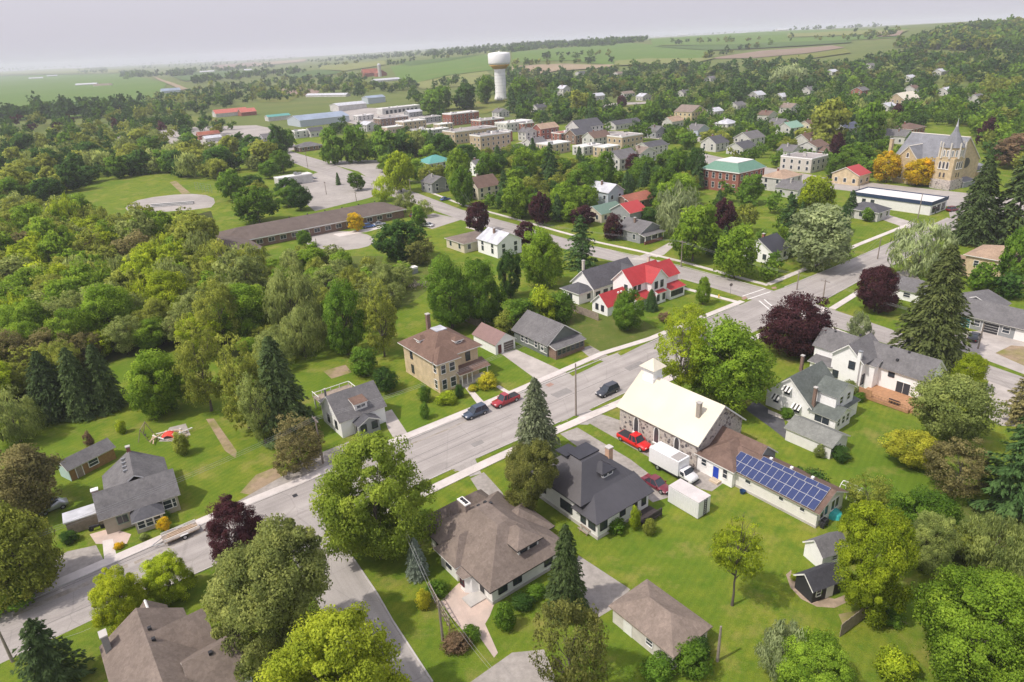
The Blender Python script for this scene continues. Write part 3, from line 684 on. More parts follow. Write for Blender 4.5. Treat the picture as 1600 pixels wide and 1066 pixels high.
far_sheet('valley_dark_field', [(430, 118), (500, 110), (540, 114), (470, 124)], M_FLD3, .8)
far_sheet('plain_back_field', [(-60, 112), (100, 108), (190, 110), (190, 115), (-60, 120)], M_FLD4, 1.2)
far_sheet('plain_side_field', [(262, 118), (330, 112), (400, 110), (380, 120), (290, 128)], M_FLD3, .9)
# pavements, kerbs, grass strips (the strips stand on the road bed where it was cut back)
NW = [(0, 951), (325, 811), (470, 752), (545, 719), (636, 682), (722, 647), (800, 614)]
band('pavement', NW, 1.7, M_WALK, 0, .10)
band('pavement', [(800, 614), (870, 584), (940, 553), (1015, 530), (1090, 499), (1160, 471)], 1.5, M_WALK, 0, .10)
SW = [(560, 816), (662, 771), (775, 717), (875, 671), (972, 628), (1060, 585), (1150, 540), (1230, 508), (1290, 482)]
band('pavement', SW, 1.7, M_WALK, 0, .11)
band('pavement', [(930, 378), (1000, 393), (1065, 409), (1130, 427), (1200, 446)], 1.3, M_WALK, 0, .10)
band('pavement', [(660, 296), (722, 320), (800, 341), (870, 361), (930, 377)], 1.3, M_WALK, 0, .10)
band('pavement', [(1050, 446), (1100, 459), (1150, 472)], 1.3, M_WALK, 0, .10)
band('pavement', [(730, 355), (800, 376), (860, 391)], 1.3, M_WALK, 0, .10)
band('pavement', [(1200, 445), (1250, 424), (1340, 383), (1420, 351)], 1.5, M_WALK, 0, .10)
band('pavement', [(1300, 483), (1345, 455), (1395, 430)], 1.5, M_WALK, 0, .10)
band('pavement', [(1295, 512), (1380, 544), (1450, 570)], 1.3, M_WALK, 0, .09)
def verge(pix): sheet('grass_verge', pix, g_near, .03)
verge([(576, 795), (666, 752), (705, 733), (712, 738), (662, 764), (582, 802)])
verge([(746, 716), (800, 692), (878, 657), (872, 665), (775, 710), (748, 720)])
verge([(886, 656), (897, 650), (905, 650), (898, 656), (888, 660)])
verge([(927, 637), (975, 615), (1010, 600), (972, 622), (935, 640)])
verge([(888, 583), (935, 562), (943, 565), (895, 588)])
verge([(965, 552), (1020, 528), (1042, 522), (1000, 541), (970, 556)])
verge([(930, 381), (960, 388), (958, 391), (932, 386)]); verge([(966, 389), (995, 396), (990, 400), (965, 394)])
verge([(1012, 399), (1065, 412), (1130, 430), (1190, 446), (1186, 449), (1130, 434), (1065, 417), (1015, 404)])
verge([(1064, 436), (1110, 449), (1152, 462), (1150, 468), (1100, 455), (1062, 442)])
verge([(1212, 448), (1250, 430), (1335, 392), (1380, 380), (1305, 416), (1230, 448)])
verge([(1382, 373), (1430, 353), (1440, 358), (1392, 378)])
verge([(1292, 469), (1347, 440), (1342, 452), (1300, 475)])
kerb('kerb', [(-60, 983), (0, 958), (325, 816), (470, 756), (636, 689), (800, 620), (940, 562)]); kerb('kerb', [(1015, 536), (1090, 505), (1155, 477)])
kerb('kerb', [(580, 791), (666, 752), (705, 734)]); kerb('kerb', [(746, 716), (800, 692), (876, 659)]); kerb('kerb', [(928, 637), (975, 615), (1040, 585)])
kerb('kerb', [(150, 966), (335, 884), (430, 846)]); kerb('kerb', [(550, 870), (590, 929), (614, 971), (676, 1066)])
kerb('kerb', [(932, 386), (1065, 416), (1195, 451)]); kerb('kerb', [(1226, 449), (1305, 417), (1385, 382), (1428, 364)]); kerb('kerb', [(1292, 467), (1347, 437), (1407, 409)])
# painted stop line and crossing bars, patches and tar seams on the street
M_LINE = mat('road_paint', (.72, .70, .68), .8, .1, 2)
for a, b_ in (((1160, 463), (1196, 451)), ((1168, 468), (1204, 456)), ((1205, 486), (1186, 470)), ((1222, 492), (1194, 468))):
    tag(band('crossing_line', [a, b_], .3, M_LINE, .024, .028), kind='structure')
M_SEAM = mat('tar_seam', (.20, .185, .18), .95, .15, 1.)
for ln in ([(60, 935), (160, 893), (260, 851)], [(640, 718), (720, 682), (800, 648)], [(610, 742), (680, 712), (760, 676)], [(840, 640), (930, 600), (1020, 560)], [(40, 990), (150, 942), (250, 900)], [(690, 735), (780, 694)]):
    band('tar_seam', ln, .11, M_SEAM, .013, .0165)
M_PATCH = mat('asphalt_patch', (.25, .235, .225), .95, .12, 1.2); M_DUST = mat('kerb_dust', (.27, .235, .195), .97, .25, 1.5, col2=(.34, .31, .28), bigscale=.6)
for q in ([(566, 760), (590, 750), (600, 758), (578, 768)], [(860, 617), (885, 606), (895, 612), (872, 622)], [(230, 905), (262, 891), (272, 899), (242, 912)], [(735, 694), (752, 687), (757, 692), (741, 699)], [(975, 575), (1000, 564), (1008, 569), (984, 580)], [(1080, 523), (1100, 515), (1106, 519), (1087, 527)]): sheet('road_patch', q, M_PATCH, .0155)
for ln, w_ in (([(20, 961), (110, 923), (200, 884)], .9), ([(210, 880), (270, 852), (320, 830)], .6), ([(500, 757), (580, 722), (640, 695)], .5), ([(640, 695), (700, 671), (730, 657)], .4), ([(700, 741), (740, 722)], .5), ([(800, 700), (876, 664)], .4)): band('kerb_dust', ln, w_, M_DUST, .013, .0168)
sheet('drain_grate', [(456, 774), (463, 771), (466, 775), (459, 778)], M_DARK, .02)
sheet('drain_cover', [(636, 752), (641, 750), (643, 753), (638, 755)], M_DARK, .02)
M_RAMP = mat('tactile_brick_ramp', (.33, .21, .17), .9, .15, 3)
for q in ([(1158, 466), (1164, 463), (1168, 466), (1162, 469)], [(1205, 449), (1212, 448), (1214, 451), (1207, 452)], [(852, 602), (860, 598), (866, 601), (858, 605)]): sheet('kerb_ramp', q, M_RAMP, .032)

# ------------------------------------------------------------------ buildings
SIDE = {'S': 0, 'E': math.pi / 2, 'N': math.pi, 'W': -math.pi / 2}
_wc = {}
def window_mesh(w, h, fm, bars):
    k = (round(w, 2), round(h, 2), fm.name, bars)
    if k not in _wc:
        f = MB(); t = .09 if w > .6 else .06
        f.box(-w / 2 - t, -.07, -t, -w / 2, .0, h + t); f.box(w / 2, -.07, -t, w / 2 + t, .0, h + t); f.box(-w / 2, -.07, h, w / 2, .0, h + t); f.box(-w / 2, -.11, -t, w / 2, .0, 0)
        if bars & 1: f.box(-w / 2, -.055, h * .5 - .03, w / 2, -.021, h * .5 + .03)
        if bars & 2: f.box(-.03, -.05, 0, .03, -.021, h)
        p = MB(); p.box(-w / 2, -.02, 0, w / 2, -.002, h)
        _wc[k] = (f.mesh('window', fm), p.mesh('pane', M_GLASS))
    return _wc[k]
_fw = {}
def far_window_mesh(w, h):
    k = (round(w, 1), round(h, 1))
    if k not in _fw:
        f = MB(); f.box(-w / 2 - .12, -.06, -.12, w / 2 + .12, 0, h + .12, 0); f.box(-w / 2, -.085, 0, w / 2, -.061, h, 1); _fw[k] = f.mesh('window', [M_WHITE, M_GLASS])
    return _fw[k]

class Bld:
    """a building thing; local x runs along the main street, local y away from it; (0, 0) is its corner nearest the camera"""
    def __init__(s, name, label, pix, h=0., ang=TH, cat='house', group=None, off=(0, 0)):
        p = P(pix[0], pix[1], h); z = G(p.x, p.y)
        c, n = math.cos(ang), math.sin(ang); x = p.x + off[0] * c - off[1] * n; y = p.y + off[0] * n + off[1] * c
        s.t = thing(name, label, cat, (x, y, z), ang, group); s.foot = []
    def wpos(s, x, y, z=0): return Matrix.Rotation(s.t.rotation_euler.z, 4, 'Z') @ Vector((x, y, z)) + Vector(s.t.location)
    def part(s, name, mb, m, parent=None, smooth=False): return mb.build(name, m, parent or s.t, smooth)
    def box(s, name, x0, y0, z0, x1, y1, z1, m, parent=None): return s.part(name, MB().box(x0, y0, z0, x1, y1, z1), m, parent)
    def vol(s, x0, y0, x1, y1, h, roof='gx', rise=2., over=.4, wall=None, rmat=None, z0=-.15, trim=None, found=None, inset=None, ends='', ridge_h=None, rname='roof', t=.17, rm2=None):
        wall = wall or M_SIDING; rmat = rmat or S_GREY; trim = trim or M_WHITE; o = over
        s.foot.append((s.wpos((x0 + x1) / 2, (y0 + y1) / 2), max(x1 - x0, y1 - y0) / 2))
        w = MB(); a, b = (x0, y0), (x1, y1); xm, ym = (x0 + x1) / 2, (y0 + y1) / 2; Z = h + rise
        w.prism([(x0, y0), (x1, y0), (x1, y1), (x0, y1)], z0, h)
        r = MB()
        if roof == 'gx':
            if 'w' not in ends: w.face([(x0, y1, h), (x0, y0, h), (x0, ym, Z)])
            if 'e' not in ends: w.face([(x1, y0, h), (x1, y1, h), (x1, ym, Z)])
            k = rise / (ym - y0); ze = h - o * k + .02; Zt = Z + .1
            r.slab([(x0 - o, y0 - o, ze), (x1 + o, y0 - o, ze), (x1 + o, ym, Zt), (x0 - o, ym, Zt)], t)
            r.slab([(x1 + o, y1 + o, ze), (x0 - o, y1 + o, ze), (x0 - o, ym, Zt), (x1 + o, ym, Zt)], t)
        elif roof == 'gy':
            if 's' not in ends: w.face([(x0, y0, h), (x1, y0, h), (xm, y0, Z)])
            if 'n' not in ends: w.face([(x1, y1, h), (x0, y1, h), (xm, y1, Z)])
            k = rise / (xm - x0); ze = h - o * k + .02; Zt = Z + .1
            r.slab([(x0 - o, y1 + o, ze), (x0 - o, y0 - o, ze), (xm, y0 - o, Zt), (xm, y1 + o, Zt)], t)
            r.slab([(x1 + o, y0 - o, ze), (x1 + o, y1 + o, ze), (xm, y1 + o, Zt), (xm, y0 - o, Zt)], t)
        elif roof == 'hip':
            hx, hy = (x1 - x0) / 2 + o, (y1 - y0) / 2 + o; i = inset if inset is not None else min(hx, hy)
            ix, iy = min(i, hx), min(i, hy); X0, X1, Y0, Y1 = x0 - o, x1 + o, y0 - o, y1 + o; ze = h
            A, B, C, D = (X0, Y0, ze), (X1, Y0, ze), (X1, Y1, ze), (X0, Y1, ze)
            E, F, Gq, Hq = (X0 + ix, Y0 + iy, Z), (X1 - ix, Y0 + iy, Z), (X1 - ix, Y1 - iy, Z), (X0 + ix, Y1 - iy, Z)
            def q(pts, mi):
                u = []
                for p in pts:
                    if not any((Vector(p) - Vector(e)).length < 1e-4 for e in u): u.append(p)
                if len(u) > 2: r.face(u, mi)
            q([A, B, F, E], 0); q([B, C, Gq, F], 2); q([C, D, Hq, Gq], 0); q([D, A, E, Hq], 2); q([E, F, Gq, Hq], 0)
            r.face([D, C, B, A], 1)
            for p0, p1 in ((A, B), (B, C), (C, D), (D, A)): r.face([(p0[0], p0[1], ze - t), (p1[0], p1[1], ze - t), p1, p0], 1)
            r.face([(A[0], A[1], ze - t), (D[0], D[1], ze - t), (C[0], C[1], ze - t), (B[0], B[1], ze - t)], 1)
        elif roof == 'flat':
            r.box(x0 + .25, y0 + .25, h - .05, x1 - .25, y1 - .25, h + .12)
            for q_ in ((x0 - .08, y0 - .08, x1 + .08, y0 + .25), (x0 - .08, y1 - .25, x1 + .08, y1 + .08), (x0 - .08, y0 + .25, x0 + .25, y1 - .25), (x1 - .25, y0 + .25, x1 + .08, y1 - .25)):
                r.box(q_[0], q_[1], h - .2, q_[2], q_[3], h + max(.3, rise), 1)
        elif roof in ('shS', 'shN', 'shW', 'shE'):
            zz = {'shS': (h, h, Z, Z), 'shN': (Z, Z, h, h), 'shW': (h, Z, Z, h), 'shE': (Z, h, h, Z)}[roof]
            pts = [(x0 - o, y0 - o), (x1 + o, y0 - o), (x1 + o, y1 + o), (x0 - o, y1 + o)]
            r.slab([(p[0], p[1], z + .12) for p, z in zip(pts, zz)], t)
            pw = [(x0, y0), (x1, y0), (x1, y1), (x0, y1)]; i = len(w.v)
            w.v += [(p[0], p[1], h) for p in pw] + [(p[0], p[1], max(h + .001, z)) for p, z in zip(pw, zz)]
            for k in range(4): w.f.append((i + k, i + (k + 1) % 4, i + 4 + (k + 1) % 4, i + 4 + k)); w.m.append(0)
        wo_ = s.part('wall', w, wall)
        if found: s.part('foundation', MB().box(x0 - .05, y0 - .05, -.2, x1 + .05, y1 + .05, found), M_CONC)
        ro = s.part(rname, r, [rmat, trim, rm2 or rmat]); return ro
    def win(s, side, plane, pos, z, w=1., h=1.4, fm=None, bars=1, parent=None):
        """side S or N: plane is y and pos is x; W or E: plane is x and pos is y"""
        f, p = window_mesh(w, h, fm or M_WHITE, bars); loc = (pos, plane, z) if side in 'SN' else (plane, pos, z)
        o = obj('window', f, parent or s.t, loc); o.rotation_euler.z = SIDE[side]; obj('pane', p, o); return o
    def fwin(s, side, plane, pos, z, w=1., h=1.4):
        o = obj('window', far_window_mesh(w, h), s.t, (pos, plane, z) if side in 'SN' else (plane, pos, z)); o.rotation_euler.z = SIDE[side]; return o
    def door(s, side, plane, pos, w=1., h=2.1, m=None, z=0., name='door'):
        f = MB(); f.box(-w / 2 - .1, -.06, 0, -w / 2, 0, h + .1, 0); f.box(w / 2, -.06, 0, w / 2 + .1, 0, h + .1, 0); f.box(-w / 2, -.06, h, w / 2, 0, h + .1, 0); f.box(-w / 2, -.035, 0, w / 2, -.003, h, 1)
        if name == 'garage_door':
            for k in range(1, 4): f.box(-w / 2, -.045, h * k / 4 - .02, w / 2, -.036, h * k / 4 + .02, 0)
        o = f.build(name, [M_WHITE, m or M_DARK], s.t); o.location = (pos, plane, z) if side in 'SN' else (plane, pos, z); o.rotation_euler.z = SIDE[side]; return o
    def chimney(s, x, y, z0, z1, w=.7, d=.7, m=None, pots=0, capm=None):
        f = MB(); f.box(x - w / 2, y - d / 2, z0, x + w / 2, y + d / 2, z1 - .15, 0); f.box(x - w / 2 - .07, y - d / 2 - .07, z1 - .15, x + w / 2 + .07, y + d / 2 + .07, z1, 1)
        for k in range(pots): f.box(x - w * .3 + k * w * .3 - .09, y - .09, z1, x - w * .3 + k * w * .3 + .09, y + .09, z1 + .12, 2)
        return s.part('chimney', f, [m or M_RBRICK, capm or M_CONC, M_DARK])
    def vents(s, pts, m=None):
        for (x, y, z) in pts: s.part('roof_vent', MB().box(x - .18, y - .18, z - .1, x + .18, y + .18, z + .22), m or M_DARK)
    def tri_gable(s, *a): pass

def label_ok(l): return l
BL = []

# -- white house under a black metal roof (middle of the picture)
rb_x = mat('black_standing_seam_across', (.062, .06, .068), .36, .12, 1.0, spec=.6, big=.2, lines=('X', .42, .9)); rb_y = mat('black_standing_seam_sheen', (.085, .078, .082), .34, .12, 1.0, spec=.6, big=.2, lines=('Y', .42, .9))  # rb_y, the side slopes: sheen painted in as a lighter, warmer base colour
h = Bld('house', 'white stucco house under a black metal hip roof with a tall tan chimney', (935, 843)); BL.append(h)
h.vol(0, 3.2, 9.3, 12.2, 3.9, 'hip', 3.3, .65, M_STUCCO, rb_x, trim=M_DARK, found=.5, inset=3.6, rm2=rb_y)
lt = MB(); X0, X1, Y0, Y1 = -.9, 9.7, -.6, 3.2
lt.slab([(X0, Y0, 3.05), (X1, Y0, 3.05), (X1, Y1, 4.35), (X0 + 3.2, Y1, 4.35)], .14); lt.slab([(X0, Y1 + 1.0, 3.05), (X0, Y0, 3.05), (X0 + 3.2, Y1, 4.35)], .14)
h.part('porch_roof', lt, [rb_x, M_DARK]); h.part('wall', MB().box(-.15, 0, -.15, 9.2, 3.19, 3.05), M_STUCCO); h.part('foundation', MB().box(-.2, -.05, -.2, 9.25, 3.1, .45), M_CONC)
top = MB(); top.box(3.0, 6.6, 7.16, 6.6, 9.2, 7.38); top.box(2.2, 8.4, 7.14, 4.6, 10.6, 7.33); h.part('roof_deck', top, R_BLACK)
d = h.vol(4.5, 3.9, 6.5, 6.2, 5.9, 'hip', .9, .3, M_WHITE, R_BLACK, z0=4.5, trim=M_DARK, rname='dormer_roof'); h.win('S', 3.9, 5.05, 5.2, .7, .6, M_WHITE, 0); h.win('S', 3.9, 5.95, 5.2, .7, .6, M_WHITE, 0)
h.chimney(7.4, 5.6, 4.8, 8.0, .75, .75, brick('tan_chimney_brick', (.50, .30, .20), (.5, .42, .35)))
h.win('W', 0, 6.0, 1.1, 2.2, 1.3, M_DARK, 2); h.win('W', 0, 10.6, 1.5, .8, 1.1, M_DARK, 1); h.win('W', -.15, 1.0, 1.2, 1.1, 1.3, M_DARK, 2); h.win('W', -.15, 2.6, 1.2, .8, 1.2, M_DARK, 1)
h.win('S', 0, .9, 1.2, 1.1, 1.3, M_DARK, 2); h.win('S', 0, 4.3, 1.6, .9, .7, M_DARK, 0); h.door('S', 0, 6.6, 1.0, 2.1, M_DARK, .3); h.win('S', 0, 8.3, 1.3, .7, 1.0, M_DARK, 0)
dk = MB(); dk.box(6.0, -2.3, .45, 9.4, -.05, .6)
for q in (6.1, 7.7, 9.3): dk.box(q - .05, -2.28, .0, q + .05, -2.18, 1.4)
dk.box(6.0, -2.3, 1.4, 9.4, -2.16, 1.5); dk.box(6.0, -2.26, .7, 9.4, -2.2, 1.25); h.part('deck', dk, mat('dark_stained_wood', (.055, .045, .045), .8, .2, 2))
h.vents([(1.0, 11.2, 4.8), (5.2, 10.9, 6.1)])

# -- taupe shingled bungalow at the front
h = Bld('bungalow', 'white bungalow under a sprawling taupe shingle roof with a stone patio', (770, 945)); BL.append(h)
h.vol(0, 0, 10.4, 13.0, 2.7, 'hip', 3.6, .75, M_STUCCO, S_TAUPE, found=.4, trim=M_DARK, inset=5.1)
h.vol(1.6, 11.2, 9.0, 15.0, 2.62, 'hip', 2.3, .7, M_STUCCO, S_TAUPE, trim=M_DARK)
h.vol(6.5, 3.8, 11.6, 9.0, 2.64, 'hip', 2.5, .6, M_STUCCO, S_TAUPE, trim=M_DARK)
h.vol(-1.0, 5.6, 4.0, 9.2, 2.66, 'hip', 2.1, .6, M_STUCCO, S_TAUPE, trim=M_WHITE)
h.vol(4.6, .9, 7.6, 4.6, 4.9, 'hip', 1.2, .45, M_STUCCO, S_TAUPE, z0=2.8, trim=M_DARK, rname='dormer_roof'); h.win('S', .9, 5.4, 4.05, .9, .6, M_DARK, 0); h.win('S', .9, 6.8, 4.05, .9, .6, M_DARK, 0)
h.chimney(3.6, 10.3, 3.6, 6.7, .7, 1.7, mat('taupe_stone_chimney', (.25, .20, .18), .9, .2, 5), 0, M_WHITE); cp = MB()
for k in range(3): cp.box(3.42, 9.6 + k * .5, 6.7, 3.78, 9.9 + k * .5, 6.86)
h.part('chimney_pot', cp, M_DARK)
bay = MB(); bay.prism([(-1.35, 3.6), (-.75, 2.9), (.02, 2.6), (.02, 5.4), (-.75, 5.0), (-1.35, 4.4)], -.1, 2.3); h.part('bay', bay, M_SIDING)
h.part('bay_roof', MB().slab([(-1.7, 4.7, 2.35), (-1.7, 3.3, 2.35), (.3, 2.3, 2.85), (.3, 5.7, 2.85)], .12), [S_TAUPE, M_WHITE]); h.win('W', -1.35, 4.0, .9, .7, 1.1, mat('maroon_shutter', (.10, .02, .03), .6, .1, 2), 1)
h.door('W', 0, 1.9, .95, 2.1, M_DARK, .1); h.box('doorstep', -2.2, 1.2, 0, -.03, 3.0, .16, M_CONC)
for y in (7.4, 11.2): h.win('W', -1.0 if y < 9 else 0, y, 1.0, 1.0, 1.2, M_DARK, 1)
for x in (1.5, 3.6, 8.3): h.win('S', 0, x, 1.0, 1.1, 1.2, M_DARK, 2)
h.win('W', 1.6, 13.3, 1.0, 1.2, 1.2); h.vents([(5.8, 8.9, 6.1), (6.2, 8.3, 6.1), (5.0, 9.2, 5.8)])

# -- fieldstone church hall with cream roof
h = Bld('stone_church', 'fieldstone church with cream metal roof and small white belfry', (1090, 693), 4.5, cat='church'); BL.append(h)
h.vol(0, 0, 10.6, 15.2, 4.6, 'gy', 4.1, .45, M_FSTONE, R_CREAM, trim=M_WHITE, t=.2)
M_LANCET = glass('leaded_glass', (.06, .055, .065), .3)
def lancet(b, side, plane, pos, z, w, hh, fm=None, gm=None):
    def out(w, hh):
        p = [(-w / 2, 0), (w / 2, 0), (w / 2, hh * .62)]
        for k in range(1, 5): a = k / 5; p.append((w / 2 * math.cos(a * 1.4) if k < 5 else 0, hh * .62 + hh * .38 * math.sin(a * 1.57)))
        p.append((0, hh)); return p + [(-x, zz) for x, zz in reversed(p[2:-1])]
    f = MB(); a = out(w + .3, hh + .2); i = out(w, hh)
    f.face([(x, -.09, zz - .08) for x, zz in a]); n = len(a)
    for k in range(n): p0, p1 = a[k], a[(k + 1) % n]; f.face([(p0[0], 0, p0[1] - .08), (p1[0], 0, p1[1] - .08), (p1[0], -.09, p1[1] - .08), (p0[0], -.09, p0[1] - .08)])
    f.box(-w / 2 - .25, -.2, -.28, w / 2 + .25, 0, -.085)
    o = f.build('window', fm or M_WHITE, b.t); o.location = (pos, plane, z) if side in 'SN' else (plane, pos, z); o.rotation_euler.z = SIDE[side]
    g = MB(); g.face([(x, -.1, zz + .02) for x, zz in i]); g.build('pane', gm or M_LANCET, o)
for y in (3.6, 7.5, 11.6): lancet(h, 'W', 0, y, 1.2, .85, 2.6)
for y in (4.0, 8.0, 12.0): lancet(h, 'E', 10.6, y, 1.2, .85, 2.6)
h.door('N', 15.2, 5.3, 1.8, 2.8, M_DARK)
cx, cy = 5.3, 13.3; bf = MB(); bf.box(cx - 1.0, cy - 1.0, 7.4, cx + 1.0, cy + 1.0, 10.3); bf.box(cx - 1.12, cy - 1.12, 7.6, cx + 1.12, cy + 1.12, 8.75); h.part('belfry', bf, M_SIDING)
br = MB(); e = 1.55
for k in range(4):
    q = [(-e, -e), (e, -e), (e, e), (-e, e)]; a_, b_ = q[k], q[(k + 1) % 4]; br.face([(cx + a_[0], cy + a_[1], 10.35), (cx + b_[0], cy + b_[1], 10.35), (cx, cy, 11.75)]); br.face([(cx + b_[0], cy + b_[1], 10.35), (cx + a_[0], cy + a_[1], 10.35), (cx + a_[0] * .6, cy + a_[1] * .6, 10.28), (cx + b_[0] * .6, cy + b_[1] * .6, 10.28)])
h.part('belfry_roof', br, R_CREAM); h.chimney(2.9, 2.3, 6.0, 9.2, .55, .65, mat('grey_chimney_brick', (.33, .29, .25), .9, .15, 6))
CHURCH = h
# -- brown roofed hall built on behind it, with solar panels
a = Bld('church_hall', 'long low white hall under a brown shingle roof with solar panels', (1090, 693), 4.5, cat='hall'); BL.append(a)
a.vol(.9, -18.0, 7.2, -4.6, 2.75, 'gy', 1.55, .45, mat('white_block_wall', (.74, .72, .69), .8, .06, 1, lines=('Z', .2, .2)), S_REDBR, found=.35)
a.vol(.2, -6.0, 8.6, -.02, 2.8, 'hip', 2.0, .35, M_SIDING, S_REDBR, inset=3.2, t=.15)
a.vol(3.0, -7.2, 8.4, -.03, 3.1, 'gy', 2.0, .3, M_GREYSID, S_REDBR, z0=2.0, rname='cross_roof')
k_ = 1.55 / 3.15
def on_slope(x): return 2.75 + (x - .9) * k_ + .12
M_PV = mat('solar_cell', (.032, .048, .135), .24, .12, 2.5, spec=.5); M_PVF = mat('panel_frame', (.52, .52, .54), .4, .03, 2)
def panel(x0, y0, x1, y1):
    f = MB(); n = Vector((-k_, 0, 1)).normalized()
    def pt(x, y, d): q = Vector((x, y, on_slope(x))) + n * d; return tuple(q)
    f.slab([pt(x0, y0, .13), pt(x1, y0, .13), pt(x1, y1, .13), pt(x0, y1, .13)], .05, 0, 0); o = f.build('solar_panel', M_PVF, a.t)
    g = MB(); g.face([pt(x0 + .022, y0 + .022, .136), pt(x1 - .022, y0 + .022, .136), pt(x1 - .022, y1 - .022, .136), pt(x0 + .022, y1 - .022, .136)]); g.build('solar_cells', M_PV, o)
for r_ in range(2):
    for k in range(13): panel(.5 + r_ * 1.42, -17.72 + k * .985, 1.9 + r_ * 1.42, -16.75 + k * .985)
for k in range(6): panel(3.36, -17.7 + k * 1.62, 4.0 + .02, -16.12 + k * 1.62)
for y, w_ in ((-16.0, .6), (-13.0, .6), (-8.0, .8)): a.win('W', .9, y, 1.5, w_, .5, M_WHITE, 0)
a.win('W', .2, -4.8, 1.0, .7, 1.4); a.door('W', .2, -3.3, .95, 2.1, mat('blue_door', (.02, .06, .42), .5, .1, 2)); a.win('W', .2, -1.2, 1.3, .8, 1.0)
for x in (2.0, 3.0, 4.6, 5.6): a.win('S', -18.0, x, 1.0, .8, 1.5, M_WHITE, 0)
a.vents([(4.3, -9, 4.4), (4.4, -12, 4.4), (4.4, -15, 4.4)], M_WHITE)

# -- cream brick two-storey house with porch
h = Bld('brick_house', 'yellow brick two-storey house with brown hip roof and front porch', (681, 614)); BL.append(h)
h.vol(.4, .6, 10.2, 11.6, 6.3, 'hip', 3.0, .75, M_YBRICK, S_BROWN, inset=4.9)
h.vol(.45, -.9, 4.7, 3.0, 6.1, 'hip', 2.2, .55, M_YBRICK, S_BROWN, rname='bay_roof')
h.win('W', .4, 8.6, 3.9, .8, 1.5, M_DARK); h.win('W', .4, 8.6, .9, .8, 1.6, M_DARK); h.win('W', .45, .3, 3.9, 1.0, 1.5); h.win('W', .45, .3, .7, 1.0, 1.7)
for z, hh in ((3.8, 1.6), (.6, 1.9)): h.win('S', -.9, 1.5, z, .9, hh); h.win('S', -.9, 3.4, z, 1.1, hh)
h.win('S', .6, 7.9, 3.9, .9, 1.6, M_DARK); h.door('S', .6, 5.6, 1.0, 2.2, M_WHITE)
pr = MB(); pr.slab([(4.2, -2.0, 2.75), (11.2, -2.0, 2.75), (11.2, .9, 3.55), (4.2, .9, 3.55)], .16); h.part('porch_roof', pr, [S_BROWN, M_WHITE]); h.box('porch_floor', 4.72, -1.7, 0, 10.9, .55, .35, M_CONC)
for x in (4.95, 6.1, 7.2, 10.7): h.box('porch_post', x - .08, -1.6, .35, x + .08, -1.44, 2.72, M_WHITE)
h.chimney(5.6, 10.2, 6.8, 11.2, .7, .7, M_BBRICK); h.box('roof_deck', 4.3, 5.0, 9.25, 6.6, 7.4, 9.42, R_GALV)
for (x, y, s_) in ((2.2, 7.4, 'W'), (6.9, 2.4, 'S')):
    h.vol(x - .8, y - .7, x + .8, y + .7, 8.0, 'hip', .6, .25, M_WHITE, S_BROWN, z0=7.0, rname='dormer_roof')
    h.win(s_, (x - .8) if s_ == 'W' else (y - .7), y if s_ == 'W' else x, 7.45, .8, .45, M_WHITE, 0)
# -- its neighbours
h = Bld('garage', 'white single garage with pinkish brown metal roof on the concrete drive', (775, 555), cat='garage'); BL.append(h)
h.vol(0, 0, 5.0, 7.8, 2.4, 'gy', 1.7, .3, M_SIDING, mat('brown_metal_roof', (.24, .155, .145), .6, .1, 1, lines=('Y', .5, .4)))
h.door('S', 0, 3.3, 2.5, 2.1, mat('grey_brown_garage_door', (.13, .11, .10), .7, .1, 2), name='garage_door'); h.door('S', 0, 1.0, .9, 2.0, mat('maroon_door', (.12, .04, .04), .6, .1, 2))
h = Bld('sage_house', 'weathered dark sage bungalow with unfinished window trim and enclosed porch', (864, 562)); BL.append(h)
h.vol(0, 1.6, 8.4, 12.4, 3.0, 'gy', 2.9, .5, M_SAGE, S_GREY); h.vol(.3, -.6, 8.0, 1.58, 2.2, 'shS', .6, .3, M_BBRICK, S_GREY, rname='porch_roof')
for x in (1.2, 2.4, 3.6, 4.8, 6.0, 7.2): h.win('S', -.6, x, .9, .8, 1.0, M_SAGE, 1)
for y in (3.2, 5.2, 8.2, 9.6): h.win('W', 0, y, 1.0, .9, 1.4)
for y, z in ((2.9, .6), (3.0, 1.9), (6.8, 1.0)): h.box('batten', -.06, y - 1.1, z, -.01, y + 1.1, z + .14, M_WHITE)
h = Bld('barn', 'small grey weathered barn with galvanised roof in the back yard', (744, 510), cat='barn'); BL.append(h)
h.vol(0, 0, 6.5, 8.5, 3.0, 'gy', 1.9, .3, M_WOOD, R_GALV); h.win('W', 0, 3.0, 1.3, .9, .8, M_WHITE, 0); h.door('S', 0, 3.2, 1.6, 2.0, M_WOOD)
h = Bld('cottage', 'small white house with grey roof and rooftop dormer beside the gravel lane', (536, 685)); BL.append(h)
h.vol(0, 0, 8.0, 7.6, 3.3, 'gx', 3.0, .35, M_SIDING, S_GREY); h.vol(.8, 7.0, 7.4, 10.0, 2.7, 'hip', 1.3, .3, M_STUCCO, S_DGREY)
h.vol(3.0, .5, 5.2, 3.2, 4.8, 'shS', .6, .2, M_WHITE, S_BROWN, z0=3.2, rname='dormer_roof'); h.win('S', .5, 4.1, 4.05, 1.5, .55, M_WHITE, 2)
h.vol(2.2, -1.9, 5.9, -.02, 2.3, 'gy', .9, .25, M_GREYSID, S_DGREY, rname='porch_roof'); h.win('S', -1.9, 3.0, .9, .9, 1.2, M_DARK); h.win('S', -1.9, 5.0, .9, .9, 1.2, M_DARK); h.door('W', 2.2, -1.0, .8, 2.0, M_DARK)
h.win('W', 0, 2.0, 1.0, .8, 1.4, M_DARK); h.win('W', 0, 5.0, 1.0, .8, 1.4, M_DARK)
h.box('terrace_floor', .6, 10.02, 2.2, 7.6, 13.0, 2.4, M_WOOD); rl = MB()
